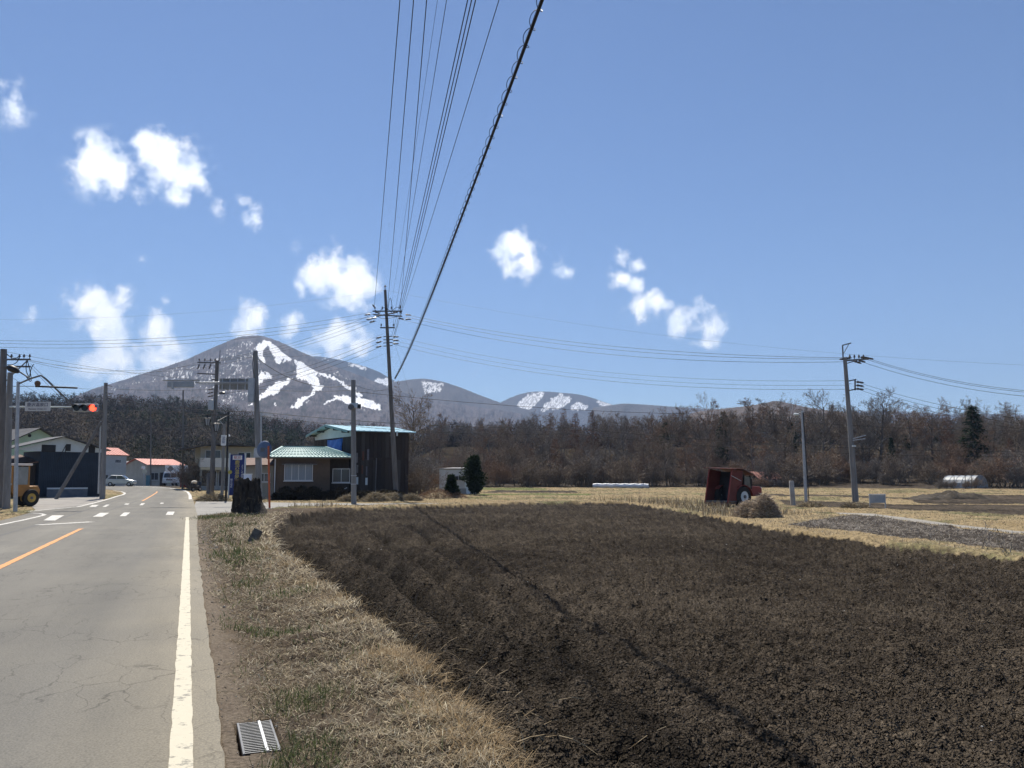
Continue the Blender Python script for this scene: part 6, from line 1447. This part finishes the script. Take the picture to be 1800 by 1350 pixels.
# ================================================================== stump, drain and small things of the verge
def stump():
    p = G(434, 905); t = thing('tree_stump', 'big dark weathered tree stump at the field corner', 'tree stump', (p.x, p.y, p.z))
    nr, na = 46, 90; H = 1.52; f = np.linspace(-.45, 1, nr)[:, None]; a = np.linspace(0, 2 * np.pi, na, endpoint=False)[None]
    rad = .44 + .12 * (1 - np.clip(f, 0, 1)) + .52 * np.clip(.45 - f, 0, 1) ** 1.3 * (.7 + .7 * np.cos(a - .2)) + .0 * a
    u = np.cos(a) * 3; v = np.sin(a) * 3
    furrow = np.abs(fbm(u * 2.6 + 0 * f, v * 2.6 + f * 1.2, 3, 5)) * .34 - .08; lump = fbm(u * .8 + 0 * f, v * .8 + f * 2.6, 3, 7) * .16; fine = fbm(u * 9 + 0 * f, v * 9 + f * 22, 3, 8) * .035
    rad = rad + lump - furrow + fine
    top = H + fbm(u * 1.2, v * 1.2, 3, 9) * .18 + np.abs(fbm(u * 5, v * 5, 2, 12)) * .1
    x = np.cos(a) * rad * 1.08; y = np.sin(a) * rad * .8; z = np.where(f < 0, f * H, f * top) + 0 * x
    V = np.stack([x, y, z], -1).reshape(-1, 3); i = np.arange(nr - 1)[:, None] * na; j = np.arange(na)[None]; j2 = (j + 1) % na
    Q = np.stack([i + j, i + j2, i + na + j2, i + na + j], -1).reshape(-1, 4)
    m = pm('charred_bark', (.02, .017, .015), (.085, .068, .052), 7, .95, 1., 22, stretch=(1, 1, .4), dist=.06)
    npmesh('trunk', V, Q, None, m, True, None, t)
    # sunken splintered top
    rings = 10; vs = []; g = np.random.default_rng(2); tx, ty, tz = x[-1], y[-1], (z[-1])
    R_ = np.linspace(1, 0, rings)[:, None]; cx, cy_ = x[-1].mean(), y[-1].mean()
    X = cx + (tx[None] - cx) * R_; Yy = cy_ + (ty[None] - cy_) * R_; Z = (tz[None] - H) * R_ + H - .22 * (1 - R_) ** .5 + fbm(X * 9, Yy * 9, 3, 3) * .1 * (R_ < .97)
    V = np.stack([X, Yy, Z], -1).reshape(-1, 3); i = np.arange(rings - 1)[:, None] * na
    Q = np.stack([i + j, i + j2, i + na + j2, i + na + j], -1).reshape(-1, 4)
    npmesh('broken_top', V, Q, None, pm('rotten_wood', (.035, .026, .02), (.11, .085, .06), 12, .95, .6, 30), True, None, t)
    T = Twigs(); rr = random.Random(3)
    for k in range(16):
        a_ = rr.uniform(-1.2, 2.2); q = Vector((math.cos(a_) * .65, -abs(math.sin(a_)) * .6, rr.uniform(.05, .7)))
        for s in range(3):
            e = q + Vector((rr.uniform(-.05, .25), rr.uniform(-.2, .05), rr.uniform(-.15, .2))); T.ribbon(q, e, .02, .012); q = e
    T.mesh('dry_sprigs', M_TWIG, t, np.random.default_rng(1), tw_tint((.12, .09, .06), (.3, .24, .16)))
    # a root running down the bank
    m2 = MB(); m2.tube([(.45, -.1, .35), (.75, -.35, .05), (1.0, -.8, -.25), (1.15, -1.5, -.5)], [.3, .26, .2, .09], 9); m2.build('root', m, t, smooth=True)
stump()
p = G(447, 957); m = MB(); m.box((0, 0, .16), (.2, .18, .42), m=Matrix.Rotation(R(24), 4, 'Y') @ Matrix.Rotation(R(-12), 4, 'X')); o = m.build('boundary_stone', pm('mossy_stone', (.09, .085, .075), (.16, .15, .13), 6, .95, .5, 25), None, bevel=.015); o.location = p; setp(o, 'small tilted boundary stone in the grass bank', 'stone')
def drain():
    c = rp(5.62, .41); z = float(Hn(np.array([c[0]]), np.array([c[1]]))[0]); z = gz1(*c) - .012
    t = thing('drain_grate', 'steel drain grate with many bars in the dirt beside the road', 'drain grate', (c[0], c[1], z), HEAD)
    w, l = .215, .66
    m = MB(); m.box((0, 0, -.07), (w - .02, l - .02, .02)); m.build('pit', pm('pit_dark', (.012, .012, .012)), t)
    for s in (-1, 1): m = MB(); m.box((s * (w / 2 - .006), 0, 0), (.012, l, .034)); m.build('side_bar', M_DSTEEL, t)
    m = MB(); m.box((.03, 0, .003), (.016, l - .01, .036)); m.build('centre_bar', M_ALU, t)
    n = 20; bar = MB(); bar.box((0, 0, 0), (w - .024, .009, .03)); b0 = bar.build('bar', pm('shade_dark_steel', (.03, .028, .026), (.05, .045, .04), 20, .8), t); b0.location = (0, -l / 2 + .014, 0)  # bar sides coloured dark to paint in the shade between the bars
    b0.data.materials.append(pm('worn_bar_top', (.30, .30, .29), (.4, .4, .39), 30, .5)); b0.data.polygons[1].material_index = 1
    for pl in b0.data.polygons: pl.material_index = 1 if pl.normal.z > .9 else 0
    for k in range(1, n):
        b = b0.copy(); COL.objects.link(b); b.location = (0, -l / 2 + .014 + (l - .028) * k / (n - 1), 0)
drain()
def pebbles():
    g = np.random.default_rng(8); n = 900; s = g.uniform(3.5, 30, n) ; nn = g.uniform(.2, .7, n); x = RU.x * s + RN.x * (nn + .06); y = RU.y * s + RN.y * (nn + .06)
    z = Hn(x, y); sz = g.uniform(.003, .009, n) * np.clip(s / 8, 1, 3); sz[g.random(n) < .03] *= 2.2
    oc = np.array([(1, 0, 0), (0, 1, 0), (-1, 0, 0), (0, -1, 0), (0, 0, .7), (0, 0, -.6)], float); F = np.array([(0, 1, 4), (1, 2, 4), (2, 3, 4), (3, 0, 4), (1, 0, 5), (2, 1, 5), (3, 2, 5), (0, 3, 5)])
    V = oc[None] * sz[:, None, None] * (.6 + .8 * g.random((n, 6, 1))) + np.stack([x, y, z + sz * .3], 1)[:, None]
    t = np.array((.24, .215, .18)) * (.5 + .9 * g.random((n, 1)))
    o = npmesh('shoulder_grit', V.reshape(-1, 3), None, (np.arange(n)[:, None, None] * 6 + F[None]).reshape(-1, 3), attr_mat('grit', .9), True, np.repeat(t, 6, 0)); setp(o, 'grit and small stones on the dirt strip beside the road', 'grit', kind='stuff')
    # long curled dry stalks over the edge of the field
    T = Twigs(); rr = random.Random(12)
    for u, v, k in ((745, 1150, 9), (700, 1135, 6), (780, 1195, 8), (720, 1100, 5), (850, 1290, 7), (885, 1330, 7), (930, 1290, 6), (640, 1090, 5), (590, 1040, 5), (935, 1345, 5), (820, 1240, 6)):
        p = G(u, v)
        for j in range(k):
            q = p + Vector((rr.gauss(0, .12), rr.gauss(0, .12), 0)); q.z = float(Hn(np.array([q.x]), np.array([q.y]))[0]); d = Vector((rr.gauss(.3, .6), rr.gauss(0, .6), rr.uniform(.5, 1.4))).normalized(); st = rr.uniform(.035, .085); w = rr.uniform(.003, .006)
            for s in range(8):
                e = q + d * st; T.ribbon(q, e, w, w * .85); q = e; d = (d + Vector((rr.gauss(0, .12), rr.gauss(0, .12), -.17))).normalized(); w *= .93
    o = T.mesh('dry_stalks', M_TWIG, None, np.random.default_rng(3), tw_tint((.25, .18, .10), (.46, .37, .24))); setp(o, 'long curled dry stalks hanging over the field edge', 'stalks', kind='stuff')
pebbles()
def heap(u, Y, w, h, label, tintc, seed, name='straw_heap', cat='straw heap', n=1600, sl_=1.0):
    p = base(u, Y); t = thing(name, label, cat, p); g = np.random.default_rng(seed)
    rr_ = np.sqrt(g.random(n)); a = g.random(n) * 6.283; x = np.cos(a) * rr_ * w / 2; y = np.sin(a) * rr_ * w / 2 * .8; z = h * (1 - rr_ ** 2) * (.8 + .4 * g.random(n)) - .03
    d = np.stack([np.cos(a) * rr_ + g.normal(size=n) * .6, np.sin(a) * rr_ + g.normal(size=n) * .6, g.uniform(-.2, .5, n)], 1); d /= np.linalg.norm(d, axis=1)[:, None]
    b = np.stack([x, y, z], 1); q = b + d * g.uniform(.12, .4, (n, 1)) * sl_; s = np.cross(d, g.normal(size=(n, 3))); s /= np.linalg.norm(s, axis=1)[:, None]; wd = g.uniform(.01, .025, (n, 1))
    V = np.stack([b - s * wd, b + s * wd, q], 1).reshape(-1, 3)
    npmesh('straw', V, None, np.arange(n * 3).reshape(-1, 3), M_GRASS, False, np.repeat(tintc(n, g), 3, 0), t)
    k = 24; vs = [(0, 0, h * .85)] + [(math.cos(i * 2 * math.pi / k) * w * f / 2, math.sin(i * 2 * math.pi / k) * w * .4 * f, h * .85 * (1 - f * f) - .04) for f in (.5, 1) for i in range(k)]
    m = MB(); m.add(vs, [(0, 1 + i, 1 + (i + 1) % k) for i in range(k)] + [(1 + i, 1 + k + i, 1 + k + (i + 1) % k, 1 + (i + 1) % k) for i in range(k)]); m.build('core', pm('straw_core', (.20, .155, .09), (.3, .24, .15), 9, .95, .8, 20), t, smooth=True)
ST = lambda n, g: straw_tint(n, g, 0) * 1.05
heap(661, 56.5, 1.9, .55, 'round pale straw heap between the camera pole and the big pole', ST, 1)
heap(690, 58.5, 2.0, .5, 'straw heap at the foot of the big utility pole', ST, 2)
heap(612, 56, 1.4, .4, 'small straw heap left of the camera pole', ST, 3)
heap(722, 59, 1.6, .4, 'low straw heap right of the big utility pole', ST, 4)
heap(375, 57.5, 2.2, .5, 'straw mound under the transformer pole and lantern post', ST, 5)
BR = tw_tint((.22, .17, .13), (.52, .44, .34))
heap(1322, 33.5, 1.6, .65, 'tangled heap of dry brush in front of the tractor', BR, 6, 'brush_heap', 'brush heap', 3200, .6); heap(1344, 33, 1.3, .85, 'second peak of dry brush right before the tractor nose', BR, 7, 'brush_heap', 'brush heap', 2600, .6)
heap(775, 66, 4.2, .6, 'reddish brown weed heap before the white shed', tw_tint((.14, .09, .06), (.30, .21, .14)), 8, 'weed_heap', 'weed heap', 2200)
heap(1505, 43.6, 1.6, .3, 'dry grass tuft round the foot of the right utility pole', ST, 9, 'grass_clump', 'grass clump', 900)
heap(1425, 44.5, 1.5, .3, 'dry grass tuft at the foot of the thin lamp pole', ST, 10, 'grass_clump', 'grass clump', 900)
def mound():
    p = base(1668, 62); t = thing('dirt_mound', 'long dark mound of soil between the right fields', 'dirt mound', p); n, k = 50, 20; w, d, h = 5.6, 3., .55
    X, Y = np.meshgrid(np.linspace(-1, 1, n), np.linspace(-1, 1, k)); e = np.clip(1 - X ** 2, 0, 1) ** .8 * np.clip(1 - Y ** 2, 0, 1) ** .8
    Z = e * h * (1 + fbm(X * 3, Y * 2, 3, 5) * .9) + fbm(X * 14, Y * 8, 3, 6) * .12 * e - .06
    i = np.arange(k - 1)[:, None] * n + np.arange(n - 1)[None]; Q = np.stack([i, i + 1, i + n + 1, i + n], -1).reshape(-1, 4)
    npmesh('soil', np.stack([X * w / 2, Y * d / 2, Z], -1).reshape(-1, 3), Q, None, pm('mound_soil', (.03, .024, .018), (.075, .06, .043), 2.2, .95, .8, 14), True, None, t)
mound()
BL = 'bare twiggy shrub half hiding the red roofed shed'
for u_, v_ in ((1333, 838), (1345, 843), (1358, 842), (1370, 844), (1384, 836)): px_tree('bush', int(u_) % 4, u_, v_, 106, BL, 'shrub', 'shrubs before the red roofed shed', 1.2)
for u_, v_ in ((1650, 842), (1664, 846), (1716, 838), (1676, 848), (1700, 849)): px_tree('bush', int(u_) % 4, u_, v_, 95, 'bare twiggy shrub beside the little greenhouse', 'shrub', 'shrubs beside the greenhouse', 1.2)
def sapling(u, v, h, label, seed):
    p = G(u, v); t = thing('bare_sapling', label, 'sapling', (p.x, p.y, p.z)); T = Twigs(); rr = random.Random(seed)
    for k in range(4): limb(T, rr, Vector((rr.uniform(-.05, .05), rr.uniform(-.05, .05), -.05)), Vector((rr.uniform(-.6, .6), rr.uniform(-.3, .3), 1)).normalized(), h * rr.uniform(.7, 1), .011, 2, [0, 0, (5, .45, 42, .02, .2)], .010)
    T.mesh('stem', M_TWIG, t, np.random.default_rng(seed), tw_tint((.26, .22, .17), (.42, .37, .3)))
sapling(1728, 972, .75, 'small pale leafless sapling on the margin of the right field', 1); sapling(1772, 978, .7, 'pale leafless sapling nearest the right frame edge', 2)

# ================================================================== vehicles
def wheel(par, c, r, w, rim, axis='y', name='wheel'):
    c = Vector(c); a = Vector((0, 1, 0)) if axis == 'y' else Vector((1, 0, 0)); m = MB(); h = w / 2
    m.tube([c - a * h, c - a * h * .98, c - a * h * .6, c + a * h * .6, c + a * h * .98, c + a * h], [r * .58, r * .93, r, r, r * .93, r * .58], 22); o = m.build(name, M_RUBBER, par, smooth=True)
    q = MB(); q.cyl(c - a * (h + .012), c + a * (h + .012), r * .52, n=16); q.build('rim', rim, o, smooth=True)
    q = MB(); q.cyl(c - a * (h + .05), c + a * (h + .05), r * .17, n=10); q.build('hub', M_DSTEEL, o)
    return o
M_RED = pm('faded_red_paint', (.19, .035, .028), (.26, .055, .045), 2.2, .55)
M_REDS = pm('rust_red_sheet', (.105, .026, .021), (.15, .042, .034), 1.5, .7)
def tractor():
    b = base(1284, 46.5); t = thing('tractor', 'red farm tractor with tall sheet metal box at its back', 'tractor', b, R(36))
    PT = Matrix.Rotation(R(5), 4, 'Y')
    # sheet metal box at the rear, open to the back
    x0, x1, yw, z0, z1 = -1.05, -.15, .72, .35, 2.0
    def tilt(mb, pts):  # tilt forward about the lower rear edge
        return [(p[0] + (p[2] - z0) * .22, p[1], p[2]) for p in pts]
    for s in (-1, 1):
        m = MB(); q = [(x0, s * yw, z0), (x1 + .1, s * yw, z0 - .05), (x1, s * yw, z1 - .12), (x0, s * yw, z1)]; m.slab(tilt(m, q) if s < 0 else tilt(m, q)[::-1], .03); m.build('side_panel', M_REDS, t)
    m = MB(); m.slab(tilt(m, [(x1, -yw, z0), (x1, yw, z0), (x1, yw, z1 - .15), (x1, -yw, z1 - .15)]), .03); m.build('front_panel', M_BLACK, t)
    m = MB(); m.box((x0 + .45, 0, z0 - .03), (.95, yw * 2, .05)); m.build('box_floor', M_DSTEEL, t)
    m = MB(); m.slab(tilt(m, [(x0 - .35, -yw - .12, z1 + .02), (x1 - .2, -yw - .12, z1 + .02), (x1 - .2, yw + .12, z1 + .08), (x0 - .35, yw + .12, z1 + .08)]), .03); m.build('box_roof', M_REDS, t)
    m = MB(); m.slab(tilt(m, [(x1 - .2, -yw - .1, z1 + .02), (.95, -.62, z1 - .32), (.95, .62, z1 - .28), (x1 - .2, yw + .1, z1 + .08)]), .03); m.build('canopy', pm('dark_red_sheet', (.07, .025, .022), (.10, .04, .035), 2, .7), t)
    m = MB(); m.tube(tilt(m, [(x0 - .02, -yw - .03, z1 - .35), (x1 - .15, -yw - .05, z1 - .62)]), .022, 6); m.build('stay_rod', M_STEEL, t)
    for s in (-1, 1):
        m = MB(); m.bar(tilt(m, [(x0, s * yw, z0 - .1)])[0], tilt(m, [(x0, s * yw, z1)])[0], .06); m.build('corner_post', M_RED, t)
    # cab frame and glass
    for s in (-1, 1):
        m = MB(); m.bar((.35, s * .58, .95), (.42, s * .58, 1.72), .05); m.bar((1.0, s * .55, .95), (.92, s * .55, 1.66), .05); m.build('cab_post', M_BLACK, t)
    m = MB(); m.slab([(1.0, -.52, .98), (1.0, .52, .98), (.93, .52, 1.62), (.93, -.52, 1.62)], .015); m.build('windshield', pm('dusty_glass', (.10, .105, .09), (.15, .15, .13), 4, .25), t)
    m = MB(); m.slab([(.45, -.57, .98), (.98, -.55, .98), (.92, -.55, 1.58), (.47, -.57, 1.62)], .012); m.build('side_window', pm('dusty_glass', (.1, .1, .09)), t)
    m = MB(); m.box((.3, 0, .98), (.42, .5, .12)); m.box((.12, 0, 1.2), (.1, .48, .45)); m.build('seat', M_BLACK, t)
    m = MB(); m.tube([(.62, .0, 1.0), (.55, 0, 1.2)], .02, 6); m.tube([(.55 + .0, .17 * math.cos(k * .628), 1.2 + .17 * math.sin(k * .628) * .8) for k in range(11)], .015, 5); m.build('steering_wheel', M_BLACK, t)
    # body and hood
    m = MB(); m.prism([(1.0, .55), (2.15, .55), (2.2, .62), (2.18, .98), (2.05, 1.06), (1.0, 1.1)], 'y', -.3, .3); m.build('hood', M_RED, t, bevel=.03)
    m = MB(); m.box((2.205, 0, .8), (.02, .42, .28)); m.build('grille', M_BLACK, t)
    for s in (-1, 1): m = MB(); m.cyl((2.2, s * .2, .96), (2.23, s * .2, .96), .06, n=12); m.build('headlight', M_LIGHTW, t)
    m = MB(); m.box((.75, 0, .62), (1.3, .42, .5)); m.build('chassis', M_DSTEEL, t)
    for s in (-1, 1):
        m = MB(); pts = [(.15 + .68 * math.cos(a), .55 + .62 * math.sin(a)) for a in [math.pi * (.02 + .75 * k / 8) for k in range(9)]]
        vs = [(x, s * .42, z) for x, z in pts] + [(x, s * .80, z) for x, z in pts]; m.add(vs, [(k, k + 1, 10 + k, 9 + k) for k in range(8)]); o = m.build('fender', M_RED, t); o.modifiers.new('thick', 'SOLIDIFY').thickness = .025
        wheel(t, (.15, s * .62, .55), .55, .34, M_LIGHTW); wheel(t, (1.85, s * .5, .33), .33, .2, M_LIGHTW)
    m = MB(); m.tube([(1.5, -.2, 1.05), (1.5, -.2, 1.5), (1.55, -.2, 1.55)], .03, 8); m.build('exhaust', M_BLACK, t)
    m = MB(); m.box((-.75, 0, .22), (.6, 1.5, .12)); m.tube([(-.95, -.75, .2), (-.95, .75, .2)], .14, 10); m.build('rotary_tiller', M_RUSTW, t)
    t.scale = (1.08, 1.08, 1.04)
tractor()
def loader():
    b = base(14, 47); t = thing('wheel_loader', 'yellow wheel loader with cab parked before the navy warehouse', 'loader', b, R(232)); Y_ = pm('loader_yellow', (.42, .27, .05), (.52, .35, .08), 2, .55); O_ = pm('loader_orange', (.34, .16, .045), (.42, .21, .06), 2, .6)
    m = MB(); m.prism([(-1.7, .6), (-.1, .6), (.1, .9), (.1, 1.15), (-1.6, 1.25), (-1.75, 1.0)], 'y', -.6, .6); m.build('rear_body', O_, t, bevel=.04)
    m = MB(); m.box((.55, 0, .75), (1.1, .7, .4)); m.build('front_frame', Y_, t)
    # cab
    m = MB()
    for x in (-1.0, .05):
        for y in (-.55, .55): m.bar((x, y, 1.15), (x + .03, y, 2.45), .09)
    m.box((-.48, 0, 1.22), (1.15, 1.2, .2)); m.build('cab_frame', O_, t)
    m = MB(); m.box((-.48, 0, 2.53), (1.35, 1.38, .12)); m.build('cab_roof', pm('pale_roof_paint', (.6, .54, .5), (.68, .62, .58), 2, .6), t, bevel=.03)
    G_ = pm('hazy_glass', (.22, .23, .22), (.30, .31, .30), 2, .25)
    for d, c in (((.02, 1.0, 1.1), (.09, 0, 1.85)), ((.02, 1.0, 1.1), (-1.02, 0, 1.85)), ((.9, .02, 1.1), (-.47, -.57, 1.85)), ((.9, .02, 1.1), (-.47, .57, 1.85))): m = MB(); m.box(c, d); m.build('window', G_, t)
    m = MB(); m.box((-.6, 0, 1.55), (.4, .5, .5)); m.build('seat', M_BLACK, t)
    for x in (.75, -1.15):
        for s in (-1, 1): wheel(t, (x, s * .62, .52), .52, .36, Y_)
    for s in (-1, 1): m = MB(); m.bar((.15, s * .35, 1.25), (1.1, s * .35, 1.0), .1, .16); m.bar((1.1, s * .35, 1.0), (1.75, s * .35, .4), .1, .16); m.build('lift_arm', Y_, t)
    m = MB(); m.cyl((.3, 0, 1.1), (1.3, 0, .85), .05, n=8); m.build('hydraulic_ram', M_STEEL, t)
    m = MB(); pr = [(1.65, .75), (1.6, .25), (1.75, .06), (2.35, .03), (2.35, .07), (1.8, .12), (1.68, .28), (1.73, .74)]; m.prism(pr, 'y', -1.05, 1.05)
    for s in (-1, 1): m.prism([(1.65, .75), (1.6, .25), (1.75, .06), (2.35, .03), (2.0, .45)], 'y', s * 1.05 - .015, s * 1.05 + .015)
    m.build('bucket', Y_, t)
    for s in (-1, 1): m = MB(); m.box((.1, s * .5, 1.35), (.08, .16, .12)); m.build('headlight', M_LIGHTW, t)
    t.scale = (.82, .82, .92)
loader()
def truck():
    b = base(297, 118); t = thing('box_truck', 'white box truck parked facing the bend', 'truck', b, R(4)); w = 2.0
    m = MB(); m.prism([(0, .45), (1.5, .45), (1.5, 1.95), (.45, 1.98), (.1, 1.2), (0, 1.0)], 'x', -w / 2 + .06, w / 2 - .06); m.build('cab', M_WPAINT, t, bevel=.05)
    m = MB(); m.slab([(-.82, .06, 1.16), (.82, .06, 1.16), (.8, .40, 1.86), (-.8, .40, 1.86)], .02); m.build('windshield', M_GLASS, t)
    for s in (-1, 1): m = MB(); m.box((s * (w / 2 - .05), .85, 1.5), (.02, .7, .55)); m.build('side_window', M_GLASS, t)
    m = MB(); m.box((-.12, 3.4, 1.85), (w + .1, 3.7, 2.05)); m.build('cargo_box', M_WPAINT, t, bevel=.03)
    m = MB(); m.box((0, 2.6, .6), (.9, 5, .2)); m.build('chassis', M_DSTEEL, t)
    m = MB(); m.box((0, -.04, .52), (w - .1, .12, .26)); m.build('bumper', pm('bumper_grey', (.45, .46, .47), (.5, .51, .52), 3, .5), t)
    m = MB(); m.box((0, -.02, .86), (.9, .04, .22)); m.build('grille', M_DSTEEL, t)
    m = MB(); m.box((0, -.115, .5), (.42, .02, .2)); m.build('number_plate', pm('plate_green', (.45, .55, .45)), t)
    for s in (-1, 1):
        m = MB(); m.box((s * .74, -.02, .84), (.28, .05, .2)); m.build('headlight', M_ALU, t)
        m = MB(); m.box((s * 1.1, .25, 1.45), (.1, .12, .32)); m.bar((s * .95, .3, 1.6), (s * 1.1, .25, 1.5), .03); m.build('mirror', M_BLACK, t)
        for y in (.75, 4.1): wheel(t, (s * .8, y, .38), .38, .24, M_STEEL, 'x')
truck()
def car():
    b = base(212, 110); t = thing('parked_car', 'silver hatchback parked beyond the propped pole', 'car', b, R(12)); P = pm('silver_car_paint', (.42, .44, .46), (.48, .5, .52), 2, .3, metal=.5)
    prof = [(-1.75, .3), (1.75, .3), (1.82, .55), (1.75, .75), (.95, .92), (.85, .95), (-1.55, .98), (-1.8, .8)]
    m = MB(); m.prism(prof, 'y', -.78, .78); m.build('body', P, t, bevel=.06)
    m = MB(); m.prism([(.92, .93), (.25, 1.42), (-1.1, 1.46), (-1.65, 1.0)], 'y', -.66, .66); m.build('cabin', P, t, bevel=.05)
    for s in (-1, 1): m = MB(); m.prism([(.72, .98), (.2, 1.36), (-.35, 1.38), (-.35, .98)], 'y', s * .665, s * .68); m.build('side_window', M_GLASS, t); m = MB(); m.prism([(-.42, .98), (-.42, 1.38), (-1.05, 1.38), (-1.4, 1.02)], 'y', s * .665, s * .68); m.build('side_window', M_GLASS, t)
    m = MB(); m.slab([(.9, -.58, .97), (.9, .58, .97), (.32, .55, 1.4), (.32, -.55, 1.4)], -.015); m.build('windshield', M_GLASS, t)
    for x in (-1.1, 1.15):
        for s in (-1, 1): wheel(t, (x, s * .7, .29), .29, .18, M_ALU)
    for s in (-1, 1): m = MB(); m.box((1.76, s * .55, .68), (.08, .28, .12)); m.build('headlight', M_LIGHTW, t)
car()
# odds and ends at the bend and by the crossing
def crate(name, label, cat, u, Y, vtop, wpx, mat, cap=None, depth=.6):
    b = base(u, Y); h = at(u, vtop, Y).z - b.z; w = wpx * Y / FPX; t = thing(name, label, cat, b, R(10)); m = MB(); m.box((0, 0, h / 2), (w, depth, h)); m.build('body', mat, t, bevel=.03)
    m = MB(); m.box((0, 0, h + .02), (w + .06, depth + .06, .05)); m.build('lid', cap or mat, t); m = MB(); m.box((0, -depth / 2 - .012, h * .62), (w * .75, .02, h * .45)); m.build('front_panel', cap or mat, t); return t
crate('vending_machine', 'dark red cabinet standing beside the parked truck', 'cabinet', 323.5, 106, 833, 12, pm('dark_red_cabinet', (.20, .03, .03), (.26, .045, .04), 2, .5))
crate('utility_box', 'pale blue white box beside the blue signboard', 'cabinet', 434, 56, 834, 13, pm('pale_blue_box', (.50, .56, .68), (.56, .62, .74), 2, .5), M_WHITEW, .4)
crate('blue_bin', 'blue green bin near the house at the bend', 'bin', 260, 118, 836, 6, pm('teal_bin', (.06, .16, .22), (.09, .2, .26), 2, .6), None, .5)
def post_sign(name, label, cat, u, Y, vtop, shape, mat, size):
    b = base(u, Y); c = at(u, vtop, Y) - b; t = thing(name, label, cat, b); m = MB(); m.tube([(0, .03, -.1), (c.x, .03, c.z + size * .4)], .035, 8); m.build('post', M_STEEL, t)
    m = MB()
    if shape == 'diamond': m.box((c.x, -.02, c.z), (size, .025, size), m=Matrix.Rotation(R(45), 4, 'Y'))
    else: m.cyl((c.x, -.04, c.z), (c.x, 0, c.z), size / 2, n=20)
    m.build('panel', mat, t); return t
post_sign('warning_sign', 'grey diamond sign on a post before the truck', 'road sign', 300, 108, 824, 'diamond', pm('sign_grey', (.16, .17, .18), (.2, .21, .22), 3, .6), .62)
post_sign('traffic_mirror', 'small pale round mirror at the bend left of the truck', 'traffic mirror', 254, 116, 829, 'round', pm('mirror_pale', (.42, .42, .36), rough=.3), .62)
post_sign('round_sign', 'red and white round sign above the small mirror', 'road sign', 252, 116.4, 822, 'round', pm('red_white', (.55, .12, .12), (.75, .72, .72), .9, .6, lo=.48, hi=.52), .55)
b = base(345, 84); t = thing('covered_scooter', 'dark scooter with pale cover by the beige house', 'scooter', b, R(70))
for x in (-.5, .5): wheel(t, (x, 0, .24), .24, .1, M_STEEL)
m = MB(); m.prism([(-.65, .35), (.35, .3), (.6, .75), (.5, 1.0), (.3, .55), (-.2, .55), (-.3, .8), (-.75, .78)], 'y', -.16, .16); m.build('body', M_BLACK, t, bevel=.04)
m = MB(); m.ball((-.35, 0, .92), .3, 10, 7, (1.2, .8, .6)); m.build('cover', pm('cream_cover', (.55, .50, .40), (.66, .6, .5), 3, .8), t, smooth=True)
